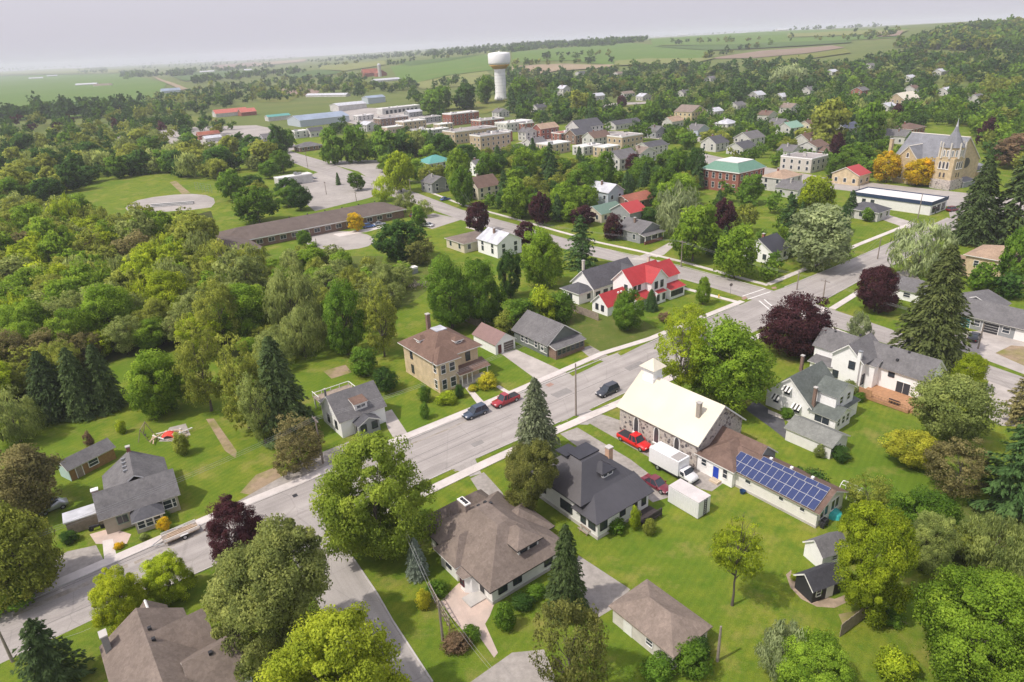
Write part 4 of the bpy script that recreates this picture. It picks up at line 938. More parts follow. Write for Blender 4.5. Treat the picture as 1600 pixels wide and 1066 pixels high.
for x in (.65, 2.3, 4.0, 5.7, 7.5): rl.box(x - .05, 12.9, 2.4, x + .05, 13.0, 3.0)
for y in (10.2, 11.6): rl.box(.6, y, 2.4, .7, y + .1, 3.0); rl.box(7.5, y, 2.4, 7.6, y + .1, 3.0)
rl.box(.6, 12.9, 2.98, 7.6, 13.0, 3.06); rl.box(.6, 10.05, 3.3, .7, 13.0, 3.42); rl.box(7.5, 10.05, 2.98, 7.6, 13.0, 3.06); rl.box(.7, 12.7, -.1, .9, 12.9, 2.2); rl.box(7.3, 12.7, -.1, 7.5, 12.9, 2.2)
h.part('roof_terrace', rl, M_WHITE); h.chimney(1.6, 9.2, 3.5, 5.0, .3, .3, M_METAL)
# -- grey cottage by the road, lower left
h = Bld('grey_cottage', 'grey roofed stucco cottage with hipped bay porch near the parked trailer', (176, 833), ang=R(31)); BL.append(h)
wl = mat('beige_stucco', (.40, .36, .29), .9, .1, 1.5, bump=.2, bscale=6)
h.vol(-.6, 0, 8.6, 5.4, 3.0, 'gx', 2.2, .45, wl, S_GREY); h.vol(.4, 4.0, 8.0, 11.0, 3.0, 'gy', 2.5, .4, wl, S_GREY, ends='s')
h.vol(2.9, -2.3, 6.3, -.02, 2.1, 'hip', 1.0, .35, M_FSTONE, S_DGREY, rname='porch_roof')
for x in (3.6, 4.6, 5.6): h.win('S', -2.3, x, .7, .8, 1.1)
h.win('S', 0, 1.6, 1.0, 1.3, 1.2, mat('sage_frame', (.3, .36, .3), .6, .1, 2), 2); h.win('S', 0, 7.2, .9, 1.0, 1.3); h.win('S', 0, 8.05, .9, .4, 1.3)
h.chimney(4.2, 11.2, 2, 6.4, .5, .5, M_RBRICK); h.chimney(-.9, 5.6, 0, 4.2, .8, .7, M_RBRICK, capm=M_WHITE)
for k in range(4): h.part('roof_vent', MB().box(3.2 - .2, 6.2 + k * 1.2, 5.0, 3.5, 6.5 + k * 1.2, 5.3), M_METAL)
h.vol(-5.0, 3.0, -.62, 4.8, 2.0, 'shS', .3, .2, M_WOOD, R_GALV, rname='lean_to_roof')
h = Bld('garden_shed', 'long wooden shed with grey roof and pale blue end wall on the lawn', (113, 752), ang=R(58), cat='shed'); BL.append(h)
h.vol(0, 0, 7.0, 3.0, 2.2, 'gx', 1.0, .3, mat('ochre_boards', (.30, .18, .08), .9, .2, 2), S_GREY); h.box('end_wall', -.07, -.02, 0, -.01, 3.02, 2.15, mat('pale_blue_boards', (.42, .55, .52), .8, .1, 2)); h.win('S', 0, 3.6, .8, 1.4, 1.0); h.door('S', 0, 1.4, .9, 1.9, M_WOOD)
# -- roof at the bottom edge
h = Bld('front_house', 'house with wide taupe shingle roof cut off by the bottom edge', (190, 1095), 0); BL.append(h)
h.vol(0, -9, 7.4, 5.4, 2.9, 'gy', 2.3, .45, M_SIDING, S_TAUPE); h.vol(4.2, -1.5, 8.9, 3.9, 2.85, 'gx', 2.3, .4, M_SIDING, S_TAUPE, ends='w'); h.vol(6.0, -7.5, 10.8, -1.6, 2.8, 'gx', 2.0, .4, M_SIDING, S_TAUPE, ends='w')
h.vol(3.2, 5.0, 6.2, 7.4, 2.8, 'gy', 1.5, .35, M_SIDING, S_TAUPE, ends='s'); h.chimney(.3, 4.4, 2, 5.2, .6, 1.0, mat('grey_chimney_block', (.25, .24, .24), .9, .1, 3)); h.vents([(4.2, 2.0, 5.1), (4.2, .2, 5.1), (8.2, -4.9, 4.7)])
# -- detached garage, lower middle
h = Bld('detached_garage', 'vine-covered garage with weathered brown shingle roof in the foreground', (1050, 1048), 0, cat='garage'); BL.append(h)
h.vol(0, 0, 5.4, 8.2, 2.3, 'hip', 1.5, .35, mat('whitewashed_block', (.6, .57, .52), .9, .12, 1.5), S_PINKBR, trim=M_WOOD); h.win('W', 0, 3.0, .9, .8, .8); h.door('W', 0, 6.0, 1.0, 2.0, M_WHITE)
# -- green-roofed white house with awnings, its garage
h = Bld('awning_house', 'white house with grey-green roof, brick chimneys and striped awnings', (1303, 677)); BL.append(h)
h.vol(.2, 4.3, 9.0, 12.2, 3.0, 'gx', 3.6, .4, M_SIDING, S_GREEN); h.vol(1.6, 1.2, 7.0, 4.6, 5.4, 'gy', 1.4, .3, M_SIDING, S_GREEN, z0=1.8, ends='n', rname='dormer_roof')
h.vol(0, 0, 4.6, 4.28, 2.5, 'gy', 1.1, .35, M_SIDING, S_GREEN, rname='sunroom_roof')
h.vol(4.6, .8, 8.2, 4.27, 2.5, 'shS', .8, .3, M_SIDING, S_GREEN, rname='lean_to_roof')
for y, z in ((8.6, 3.4), (10.4, 1.2), (6.6, .9)):
    h.win('W', .2, y, z, 1.0, 1.3); aw = MB()
    for k in range(5): aw.slab([(.18, y - .75 + k * .3, z + 1.5), (.18, y - .45 + k * .3, z + 1.5), (-.62, y - .45 + k * .3, z + .85), (-.62, y - .75 + k * .3, z + .85)], .03, k % 2, k % 2)
    h.part('awning', aw, [M_WHITE, mat('black_stripe', (.05, .05, .05), .7, .1, 2)])
h.win('S', 0, .9, .9, .7, 1.3); h.win('S', 0, 2.3, .9, .8, 1.3); h.win('S', 0, 3.6, .9, .8, 1.3); h.win('W', 0, 2.2, .9, 2.4, 1.2, M_WHITE, 2); h.win('S', 1.2, 3.2, 3.6, .9, 1.2); h.win('S', 1.2, 5.4, 3.6, .9, 1.2)
h.chimney(.6, 4.2, 2.4, 6.3, .45, .45, M_BBRICK); h.chimney(8.4, 11.2, 4, 7.0, .45, .45, M_BBRICK)
h = Bld('long_garage', 'low white garage with flat-looking grey roof beside the awning house', (1296, 718), cat='garage'); BL.append(h)
h.vol(0, 0, 4.6, 7.2, 2.3, 'gy', 1.0, .3, M_STUCCO, shingle('faded_green_shingles', (.20, .205, .19))); h.win('S', 0, 2.4, 1.0, .6, .7)
# -- white house with cedar deck
h = Bld('deck_house', 'two-storey white house with grey shingle roofs and a cedar deck', (1345, 613)); BL.append(h)
h.vol(.3, .6, 7.2, 6.0, 5.6, 'gx', 2.3, .45, M_SIDING, S_GREY); h.vol(3.4, -8.6, 9.6, 3.3, 4.4, 'gy', 2.6, .4, M_SIDING, S_GREY, ends='n'); h.vol(2.6, 4.6, 8.4, 10.6, 5.0, 'gy', 2.4, .4, M_SIDING, S_GREY, ends='s')
h.vol(.2, 6.02, 2.58, 9.8, 2.5, 'shW', .6, .4, M_WHITE, S_GREY, rname='porch_roof'); h.vol(1.6, -.9, 3.5, 2.0, 4.6, 'shW', .6, .2, M_SIDING, S_GREY, rname='corner_roof')
h.win('W', .3, 2.4, 3.6, 1.0, 1.3, M_DARK, 1); h.win('W', 3.4, -3.0, 3.0, .9, 1.2, M_DARK); h.win('W', 3.4, -5.2, .5, 2.2, 2.1, M_WHITE, 2); h.win('S', .6, 1.1, 1.0, .8, 1.8, M_DARK); h.win('S', -8.6, 6.5, 1.0, 1.5, 1.4); h.win('W', .3, 5.0, 1.0, .9, 1.3, M_DARK)
h.chimney(.05, 1.2, -.1, 7.4, .55, .55, M_SIDING, capm=M_METAL); h.vents([(5.2, 4, 7.9), (6.3, -1, 6.9), (6.3, -4, 6.9), (4.6, -3, 5.7), (5.3, 8.5, 7.2)])
dk = MB()
for k in range(12): dk.box(-1.8 + k * .43, -8.6, .55, -1.8 + k * .43 + .4, -.4, .62)
dk.box(-1.8, -8.6, .1, 3.36, -.4, .54); h.part('deck', dk, M_DECK); sc = MB()
sc.box(-1.86, -2.6, .62, -1.76, -.4, 1.9); sc.box(-1.86, -8.6, 1.3, -1.76, -2.6, 1.42)
for k in range(13): sc.box(-1.84, -8.55 + k * .48, .62, -1.78, -8.5 + k * .48, 1.3)
h.part('deck_screen', sc, M_DECK); st = MB()
for k in range(4): st.box(-1.2, -8.95 - k * .35, 0, 3.2, -8.62 - k * .35, .45 - k * .12)
h.part('deck_stairs', st, M_DECK); bn = MB(); bn.box(-1.3, -6.9, .62, -.8, -5.2, 1.05); bn.box(-1.4, -6.9, 1.05, -1.3, -5.2, 1.45); h.part('deck_bench', bn, mat('dark_cushion', (.05, .035, .04), .9, .1, 2))
# -- red-roofed farmhouse at the corner and its neighbour
RR = mat('red_ribbed_roof', (.40, .038, .042), .5, .12, 1, spec=.3, big=.15, lines=('X', .45, .8))
h = Bld('red_roof_house', 'white corner farmhouse with bright red metal roofs and small rear wing', (955, 489)); BL.append(h)
h.vol(-2.2, -1.0, 5.0, 4.0, 2.5, 'gx', 2.2, .35, M_SIDING, RR, rname='wing_roof'); h.win('W', -2.2, .6, .9, .8, 1.3, M_DARK); h.win('W', -2.2, 2.4, .9, .8, 1.3, M_DARK)
h.vol(6.0, -.8, 17.0, 5.4, 5.6, 'gx', 2.8, .4, M_SIDING, RR); h.vol(10.6, -2.6, 16.0, 2.0, 5.6, 'gy', 2.5, .4, M_SIDING, mat('red_ribbed_roof_turned', (.40, .038, .042), .5, .12, 1, spec=.3, big=.15, lines=('Y', .45, .8)), ends='n', rname='gable_roof')
h.vol(16.4, -1.4, 21.5, 5.0, 5.2, 'gx', 2.6, .4, M_SIDING, RR, ends='w')
h.vol(5.2, -3.4, 10.5, -.82, 2.4, 'shS', .9, .4, M_SIDING, RR, rname='porch_roof'); h.vol(16.1, -3.8, 21.2, -1.42, 2.4, 'shS', .8, .3, M_SIDING, RR, rname='sunporch_roof'); h.vol(11.8, -3.6, 14.6, -2.62, 2.6, 'shS', .4, .2, M_SIDING, RR, rname='bay_roof')
for x in (12.2, 14.2): h.win('S', -2.6, x, 3.6, .9, 1.6, M_DARK); h.win('S', -3.6, x - .3, .8, .8, 1.4, M_DARK)
h.win('S', -.8, 8.4, 3.7, .8, 1.4, M_DARK); h.win('S', -.8, 6.9, 3.7, .8, 1.4, M_DARK); h.win('W', 6.0, 1.2, 3.6, .9, 1.4, M_DARK)
for x in (16.8, 17.9, 19.0, 20.1): h.win('S', -3.8, x, .8, .9, 1.2, M_DARK)
h.win('S', -3.4, 6.5, .9, .9, 1.1, M_DARK); h.win('S', -3.4, 9.0, .9, .9, 1.1, M_DARK)
h.chimney(15.6, 3.0, 6.5, 9.6, .5, .5, mat('pale_flue', (.6, .55, .45), .8, .1, 3)); h.vents([(2.4, .2, 4.3), (3.4, .2, 4.3)], M_WHITE)
h = Bld('grey_roof_house', 'rambling white house with dark grey roof behind the red-roofed farmhouse', (898, 474)); BL.append(h)
h.vol(0, -1.5, 5.5, 4.6, 2.8, 'hip', 1.5, .4, M_SIDING, S_DGREY); h.vol(4.2, -2.2, 19.5, 5.6, 3.4, 'gx', 3.4, .4, M_SIDING, S_DGREY); h.vol(14.0, -6.0, 19.4, 1.0, 3.6, 'gy', 2.6, .35, M_SIDING, S_DGREY, ends='n', rname='gable_roof')
for x in (5.6, 8.2, 10.6): h.win('S', -2.2, x, 1.0, 1.3, 1.1, M_DARK, 2)
h.win('W', 0, 1.4, .9, 1.0, 1.2, M_DARK); h.win('S', -1.5, 3.2, .9, .9, 1.1, M_DARK); h.door('S', -2.2, 12.6, 1.6, 2.2, M_DARK); h.chimney(7.2, 4.6, 4, 8.2, .5, .6, mat('cream_flue', (.6, .55, .48), .8, .1, 3)); h.vents([(9, 3.6, 5.9), (12, 3.6, 5.9), (15, 3.6, 5.9)])
h = Bld('board_fence', 'weathered board fence between the white yards', (893, 482), cat='fence')
for k in range(20): h.box('board', -1.0 + .0, -10 + k * .48, 0, -.93, -10 + k * .48 + .43, 1.7 + .05 * (k % 3), M_WOOD)
h.box('rail', -.92, -10, .4, -.86, -.4, .5, M_WOOD); h.box('rail', -.92, -10, 1.2, -.86, -.4, 1.3, M_WOOD)
# -- motel-like block right edge
h = Bld('workshop', 'long grey-roofed workshop with open garage bays at the right edge', (1490, 507), ang=R(36.7), cat='building'); BL.append(h)
h.vol(0, -17, 9.0, 0, 2.9, 'gy', 1.9, .6, M_GREYSID, S_GREY); h.vol(7.5, -5.0, 13, 3.6, 2.8, 'gx', 1.7, .5, M_GREYSID, S_GREY)
h.door('W', 0, -1.6, 2.6, 2.0, glass('teal_glass', (.02, .13, .13), .3), name='garage_door'); h.door('W', 0, -6.6, 2.8, 2.1, M_DARK, name='garage_door'); h.door('W', 0, -12.4, 3.0, 2.1, M_WHITE, name='garage_door'); h.win('W', 0, -4.1, .9, 1.0, 1.2); h.win('W', 0, -9.3, .9, 1.2, 1.2)
h = Bld('low_garage', 'grey-roofed white cabin half hidden by the tall spruce', (1415, 470), cat='garage'); BL.append(h)
h.vol(0, -3, 7, 4, 2.6, 'gy', 1.7, .4, M_SIDING, S_GREY); h.win('W', 0, 0, .9, 1.4, 1.0)
h = Bld('tan_brick_house', 'tan brick house with orange-brown hip roof at the right edge', (1527, 435)); BL.append(h)
h.vol(0, -9, 11, 3.5, 5.4, 'hip', 2.2, .5, M_YBRICK, S_TAN); h.win('W', 0, 1.0, 3.0, 1.0, 1.3); h.win('W', 0, -4.0, 3.0, 1.0, 1.3); h.vol(-1.5, 3.52, 6, 8, 2.8, 'hip', 1.2, .4, M_YBRICK, S_TAN)

# ------------------------------------------------------------------ middle distance and far town
def auto_windows(b, L, D, h, w=1.1, hh=1.5, step=3.4):
    n = 0
    for z in ([1.0] if h < 4.4 else [1.0, h * .5 + .6] if h < 8 else [1.0, h * .36 + .4, h * .68 + .3]):
        for side, ln in (('S', L), ('W', D)):
            k = max(1, int(ln / step))
            for i in range(k):
                if n < 26: b.fwin(side, 0, ln * (i + .5) / k, z, w, min(hh, h - z - .5)); n += 1
M_FARW = mat('weathered_white_wall', (.56, .55, .53), .8, .1, .8, big=.15, bigscale=.3)
def fb(name, label, u, v, L, D, h, roof, rise, wall, rmat, cat='house', ang=TH, wins=True, over=.4, trim=None, hpx=0.):
    if wall is M_STUCCO: wall = M_FARW
    if rmat is R_WHITE and roof != 'flat': rmat = R_GALV
    b = Bld(name, label, (u, v), hpx, ang, cat); b.vol(0, 0, L, D, h, roof, rise, over, wall, rmat, trim=trim)
    if wins: auto_windows(b, L, D, h)
    if roof == 'flat' and L > 9:
        g = random.Random(int(u * 7 + v))
        for k in range(2 + int(L > 20) * 2):
            x, y = g.uniform(1.5, L - 2.5), g.uniform(1.5, D - 2.5); b.box('rooftop_unit', x, y, h + .05, x + g.uniform(.8, 2.0), y + g.uniform(.8, 1.6), h + g.uniform(.7, 1.5), g.choice([M_METAL, M_CONC, M_WHITE]))
    elif h > 3.2 and roof != 'flat' and cat == 'house': b.chimney(L * .35, D * .55, h, h + rise + .9, .6, .6, random.Random(int(u + v)).choice([M_RBRICK, M_CONC, M_BBRICK]))
    BL.append(b); return b
# school
pa, pb = P(450, 361, 3.3), P(630, 326, 3.3); sa = math.atan2(pb.y - pa.y, pb.x - pa.x); sl = (pb - pa).length
b = Bld('school', 'long low brick school under one wide brown shingle roof', (450, 361), 3.3, sa, 'school'); BL.append(b)
b.vol(-22, 0, sl, 16, 3.2, 'hip', 2.6, .9, M_BBRICK, S_SCHOOL, t=.35); b.vol(-30, -13, -14, 9, 3.1, 'hip', 2.3, .8, M_BBRICK, S_SCHOOL, t=.35)
for i in range(13): b.win('S', 0, -10 + i * (sl + 8) / 13, 1.0, 2.0, 1.3, M_WHITE, 2)
for i in range(4): b.win('W', -30, -10 + i * 5, 1.0, 1.8, 1.3, M_WHITE, 2)
b.vents([(sl * f, 9.5, 5.6) for f in (.1, .25, .4, .55, .7, .85)]); b.door('S', 0, 6, 2.4, 2.3, M_DARK)
# brick mansard hall
b = Bld('mansard_hall', 'square red brick hall with green mansard roof and white top', (1152, 303), 0, cat='hall'); BL.append(b)
b.vol(0, 0, 17, 17, 8.2, 'hip', 2.8, .5, M_RBRICK, mat('green_mansard', (.13, .25, .19), .7, .1, 1), inset=3.6, t=.4); b.box('roof_deck', 3.2, 3.2, 10.95, 13.8, 13.8, 11.25, R_WHITE)
for z in (1.2, 4.9):
    for i in range(5): b.win('S', 0, 2 + i * 3.25, z, 1.2, 2.2); b.win('W', 0, 2 + i * 3.25, z, 1.2, 2.2)
# tall yellow brick church
b = Bld('brick_church', 'large yellow brick church with slate roof and tall pointed corner tower', (1479, 296), 0, cat='church'); BL.append(b); b.t.scale.z = .80; b.t.rotation_euler.z = TH - R(9)
YB = brick('church_buff_brick', (.50, .39, .23), (.45, .40, .32)); SL = shingle('church_slate', (.20, .205, .225), .15)
b.vol(1.5, 1.5, 20.5, 24, 11.5, 'gy', 11.0, .35, YB, SL, trim=mat('stone_coping', (.55, .52, .46), .8, .08, 2), t=.4); b.vol(-.8, 12.5, 11.0, 21.5, 12.0, 'gx', 6.2, .35, YB, SL, trim=MATS['stone_coping'], ends='e', t=.4)
b.vol(20.52, -1.0, 28, 8, 5.0, 'hip', 3.4, .4, YB, SL); b.vol(6.5, -2.2, 14, 1.48, 2.6, 'shS', 1.0, .3, M_GREYSID, SL, rname='porch_roof')
tw = MB(); tw.box(-1.6, -1.6, -.2, 5.4, 5.4, 14.4); tw.box(-1.9, -1.9, -.2, 5.7, 5.7, 4.6, 1); tw.prism([(1.9 + 3.9 * math.cos(R(22.5 + 45 * k)), 1.9 + 3.9 * math.sin(R(22.5 + 45 * k))) for k in range(8)], 14.4, 19.2); b.part('tower', tw, [YB, M_FSTONE])
sp = MB(); sp.lathe([(4.3, 19.2), (3.2, 20.9), (1.0, 26.0), (.35, 28.6), (.05, 30.6)], 8, c=(1.9, 1.9)); b.part('spire', sp, [SL]); fn = MB(); fn.lathe([(.9, 26.3), (.45, 28.2), (.12, 30.2), (.04, 32.0)], 8, c=(1.9, 1.9)); b.part('finial', fn, R_GALV)
for k in range(8):
    a_ = R(22.5 + 45 * k); x, y = 1.9 + 4.0 * math.cos(a_), 1.9 + 4.0 * math.sin(a_); b.part('pinnacle', MB().tube((x, y, 14.3), (x, y, 21.4), .38, .28, 6), MATS['stone_coping'])
for side, pl in (('S', -1.6), ('W', -1.6)):
    for i in range(3): lancet(b, side, pl, .6 + i * 1.4, 9.6, .8, 3.2)
    for i in range(2): lancet(b, side, pl, 1.2 + i * 1.5, 5.6, .7, 2.2, YB)
for k in (4, 5, 6, 7):
    a_ = R(45 * k); 
    for s_ in (-.65, .65):
        f = MB(); f.box(-.45, -.07, 0, .45, .06, 3.0, 0); f.box(-.3, -.09, .2, .3, -.071, 2.8, 1); o = f.build('louvre', [M_WHITE, M_METAL], b.t); r0 = 3.62
        o.location = (1.9 + r0 * math.cos(a_) - s_ * math.sin(a_), 1.9 + r0 * math.sin(a_) + s_ * math.cos(a_), 15.1); o.rotation_euler.z = a_ + math.pi / 2
rw = MB(); rw.prism([(2.4 * math.cos(k * .3927), 2.4 * math.sin(k * .3927)) for k in range(16)], 0, .12, 0); o = rw.build('rose_window', M_LANCET, b.t); o.location = (11.8, 1.5, 10.4); o.rotation_euler = (math.pi / 2, 0, 0)
lancet(b, 'W', -.8, 17, 12.6, .9, 2.2); b.chimney(3, 27.0, 8, 20, 1.2, 1.2, YB)
for y in (8.2, 10.6): lancet(b, 'W', 1.5, y, 3.0, 1.1, 4.0)
for y in (14.2, 16.5, 18.8): lancet(b, 'W', -.8, y, 2.5, 1.1, 4.2)
# flat-roofed white commercial block
b = Bld('commercial_building', 'long white flat-roofed commercial block with navy fascia on the upper street', (1452, 337), 0, cat='building'); BL.append(b)
b.vol(0, 0, 12, 27, 3.9, 'flat', .4, .1, M_STUCCO, R_WHITE, trim=mat('navy_fascia', (.03, .05, .10), .6, .1, 2)); b.box('fascia', -.25, -.25, 3.3, 12.2, -.1, 4.5, MATS['navy_fascia']); b.box('fascia', -.25, -.1, 3.3, -.1, 27, 4.5, MATS['navy_fascia'])
for y in (19, 22): b.win('W', 0, y, 1.4, 1.1, 1.1, M_DARK, 0)
for x in (2.5, 6.0, 9.5): b.win('S', 0, x, .6, 2.2, 2.0, M_DARK, 2)
b.door('S', 0, 4.3, 1.0, 2.2, M_DARK)

F = fb
F('bungalow', 'small white bungalow with slate hip roof left of the flat white block', 1370, 347, 8, 11, 3.0, 'hip', 2.0, M_STUCCO, S_DGREY)
F('shop', 'cream shop with bright red roof beside the yellow trees', 1340, 291, 9, 11, 4.2, 'gx', 2.6, M_YBRICK, R_RED, 'shop')
F('house', 'white house with black roof and front porch under the silver maple', 1205, 414, 8, 9, 3.6, 'gx', 2.8, M_SIDING, R_BLACK)
F('house', 'white two-storey house with brown hip roof right of the mansard hall', 1222, 301, 13, 10, 5.2, 'hip', 2.2, M_STUCCO, S_TAN)
F('house', 'white house with grey roof tucked behind the brown hip-roofed one', 1245, 311, 9, 9, 3.4, 'gy', 2.2, M_STUCCO, S_GREY)
F('apartment_block', 'boxy pale flat-roofed apartment block left of the red-roofed shop', 1266, 271, 15, 15, 6.0, 'flat', .3, mat('pale_panel_wall', (.50, .47, .42), .8, .1, 1), R_TAR, 'building')
b = F('porch_house', 'slate blue house with grey roof and brick-railed porch on the cross street', 1000, 381, 10, 10, 3.4, 'gy', 2.4, M_GREYSID, S_GREY); b.box('porch_rail', -.2, -2.0, 0, 8, -1.8, 1.0, M_RBRICK); b.part('porch_roof', MB().slab([(-.6, -2.4, 2.7), (9, -2.4, 2.7), (9, .2, 3.2), (-.6, .2, 3.2)], .15), [S_GREY, M_WHITE])
for x in (0, 2.8, 5.6, 8.2): b.box('porch_post', x, -2.1, 1.0, x + .2, -1.9, 2.6, M_WHITE)
F('house', 'little house with bright red roof behind the brick-railed porch', 984, 352, 8, 9, 4.2, 'gx', 2.4, M_GREYSID, R_RED)
F('shed', 'low shed with rusty red roof behind the small red-roofed house', 985, 330, 13, 9, 3.2, 'gx', 1.8, M_BBRICK, R_DKRED, 'shed')
F('house', 'tall pale blue house with shiny metal gable roof', 950, 330, 8, 11, 6.8, 'gy', 2.4, M_BLUESID, R_GALV)
F('cottage', 'cream cottage with green roof partly hidden by the purple tree', 940, 349, 11, 9, 3.2, 'gx', 2.0, M_CREAM, mat('mid_green_roof', (.13, .20, .16), .7, .1, 1))
F('house', 'white house with bright galvanised gable roof beside the school lawn', 778, 404, 9, 10, 4.4, 'gy', 2.4, M_SIDING, R_GALV)
F('annex', 'low tan annex with weathered brown roof joined to the galvanised-roof house', 726, 396, 11, 10, 3.0, 'hip', 1.2, M_CREAM, S_TAUPE, 'building')
F('house', 'brown gabled house with dark dormer left of the lime maples', 748, 313, 11, 10, 5.0, 'gx', 3.6, M_CREAM, S_REDBR)
F('house', 'grey-roofed house with glazed veranda by the street trees', 676, 303, 10, 9, 4.5, 'gy', 2.2, M_GREYSID, S_GREY)
F('hall', 'hall with wide teal metal hip roof above the maples', 672, 272, 14, 12, 5.0, 'hip', 3.0, M_STUCCO, R_TEAL, 'hall')
F('house', 'narrow white house standing between two dark maples', 746, 276, 7, 9, 5.0, 'gx', 2.2, M_SIDING, S_GREY)
F('portable_building', 'white portable building at the edge of the school lot', 437, 293, 17, 6, 4.0, 'flat', .1, M_STUCCO, R_WHITE, 'building', wins=False)
# downtown blocks
F('brick_block', 'three-storey red brick block with flat white roof below the water tower', 706, 197, 27, 13, 8.5, 'flat', .6, M_RBRICK, R_WHITE, 'building')
F('brick_block', 'low red brick store right of the three-storey block', 752, 203, 22, 13, 6.2, 'flat', .5, M_RBRICK, R_TAR, 'building')
F('store', 'wide store with white roof and pale front near the hill', 792, 208, 24, 14, 6.2, 'flat', .5, M_STUCCO, R_WHITE, 'store')
F('tan_block', 'big tan brick downtown block with dark flat roof', 752, 240, 22, 11, 9.5, 'flat', .5, M_TBRICK, R_TAR, 'building')
F('tan_block', 'long tan brick block with grey roof behind the big tan one', 712, 226, 34, 15, 7.5, 'flat', .4, M_TBRICK, R_TAR, 'building')
F('store', 'pale store with clean white roof left of the long tan block', 632, 204, 20, 13, 6.0, 'flat', .4, M_TBRICK, R_WHITE, 'store')
F('store', 'brown brick store with gravel roof behind the white-roofed one', 596, 198, 26, 13, 6.0, 'flat', .4, M_BBRICK, R_TAR, 'store')
F('store', 'small white gabled store at the left end of downtown', 574, 206, 9, 13, 5.0, 'gy', 2.0, M_STUCCO, R_WHITE, 'store')
F('store', 'little pink-beige store in front of the white gabled one', 606, 209, 14, 9, 4.2, 'flat', .4, mat('pink_beige_wall', (.5, .38, .33), .8, .1, 1), R_WHITE, 'store')
F('garage', 'pale grey commercial building behind the maples left of the tan block', 676, 215, 14, 10, 5.0, 'flat', .3, M_GREYSID, R_WHITE, 'building')
F('warehouse', 'white warehouse with broad pale gable roof in the industrial yard', 530, 175, 32, 22, 6.0, 'gx', 2.0, M_STUCCO, R_WHITE, 'warehouse', wins=False)
F('warehouse', 'pale grey-blue warehouse behind the white one', 576, 163, 22, 16, 6.5, 'gx', 2.0, M_BLUESID, R_BLUE, 'warehouse', wins=False)
b = F('depot', 'long white depot with dark truck bays in the industrial yard', 598, 180, 42, 12, 5.5, 'flat', .5, M_STUCCO, R_WHITE, 'building', wins=False)
for i in range(8): b.fwin('S', 0, 5 + i * 4.6, .2, 2.8, 3.6)
F('arena', 'wide low arena with blue-grey metal roof left of downtown', 470, 199, 46, 30, 5.5, 'gx', 3.2, M_BLUESID, R_BLUE, 'building', wins=False)
F('shed', 'low teal-roofed shed at the left end of the arena', 420, 190, 22, 10, 4, 'gx', 1.5, M_STUCCO, R_TEAL, 'shed', wins=False)
F('bungalow', 'brown brick bungalow with grey hip roof at the street end', 470, 238, 15, 11, 3.0, 'hip', 2.2, M_BBRICK, S_GREY)
F('house', 'blocky white house behind the brown brick bungalow', 462, 217, 10, 9, 5.0, 'flat', .4, M_STUCCO, R_WHITE)
F('house', 'white house with dark grey gable beside the blocky white one', 486, 215, 11, 9, 4.2, 'gx', 2.4, M_STUCCO, S_DGREY)
F('house', 'small grey house at the far end of the street trees', 412, 222, 11, 9, 3.2, 'gx', 2.0, M_GREYSID, S_GREY)
F('house', 'dark red brick house with tan gable roof on the downtown corner', 846, 219, 15, 9, 7.0, 'gx', 2.6, M_RBRICK, S_TAN)
F('house', 'white gabled house left of the dark red brick one', 822, 221, 9, 8, 5.5, 'gy', 2.4, M_STUCCO, S_GREY)
F('store', 'dark red flat store right of the tan-gabled house', 876, 222, 14, 9, 5.0, 'flat', .3, M_RBRICK, R_DKRED, 'store')
F('hall', 'hall with big slate roof and white gable in the middle of town', 905, 214, 22, 13, 5.6, 'gx', 4.2, M_STUCCO, S_DGREY, 'hall')
F('inn', 'brown inn with slate roof in front of the slate-roofed hall', 900, 226, 16, 10, 5.5, 'gx', 3.0, M_BBRICK, S_DGREY, 'building')
F('house', 'white gabled house with pinkish roof beside the brown inn', 928, 231, 14, 10, 5.4, 'gx', 3.0, M_STUCCO, S_REDBR)
F('tan_block', 'sharp-edged tan block with parapet right of the pinkish roof', 972, 235, 17, 12, 7.0, 'flat', .4, M_TBRICK, R_TAR, 'building')
F('store', 'dark slate-roofed store with cars behind it', 1014, 244, 15, 10, 4.5, 'gx', 2.0, M_STUCCO, S_DGREY, 'store')
F('store', 'tan shop with white flat roof in front of the red brick corner', 858, 243, 16, 11, 5.5, 'flat', .4, M_TBRICK, R_WHITE, 'store')
F('store', 'white shop with bright flat roof right of the tan shop', 912, 244, 14, 9, 4.6, 'flat', .3, M_STUCCO, R_WHITE, 'store')
F('house', 'large white house with grey cross roof behind the dark purple tree', 968, 268, 13, 11, 5.8, 'gx', 3.2, M_STUCCO, S_GREY)
F('house', 'white rear wing with pale roof right of the large white house', 1000, 256, 12, 9, 5.0, 'gy', 2.4, M_STUCCO, S_PINKBR)
F('motel', 'long low white motel with slate roof at the park edge', 962, 204, 26, 10, 3.6, 'gx', 2.2, M_STUCCO, S_DGREY, 'building')
F('house', 'small grey-roofed house right of the motel', 1025, 216, 9, 8, 4.2, 'gy', 2.6, M_GREYSID, S_GREY)
F('barn_house', 'big cream building with pale gable roof above the trees', 1080, 190, 17, 16, 6.5, 'gy', 4.0, M_YBRICK, S_PINKBR, 'building')
F('house', 'white cottage right of the big cream building', 1116, 182, 11, 9, 3.6, 'gx', 2.2, M_STUCCO, R_GALV)
F('house', 'white bungalow among trees below the upper fields', 1152, 172, 12, 9, 3.4, 'gx', 2.4, M_STUCCO, S_GREY)
F('house', 'white house with bright white gable roof high in the trees', 1184, 158, 12, 11, 5.0, 'gx', 3.0, M_STUCCO, R_WHITE)
F('house', 'white house with white pyramid roof in the middle of town', 1136, 208, 11, 10, 5.4, 'hip', 2.6, M_STUCCO, R_WHITE)
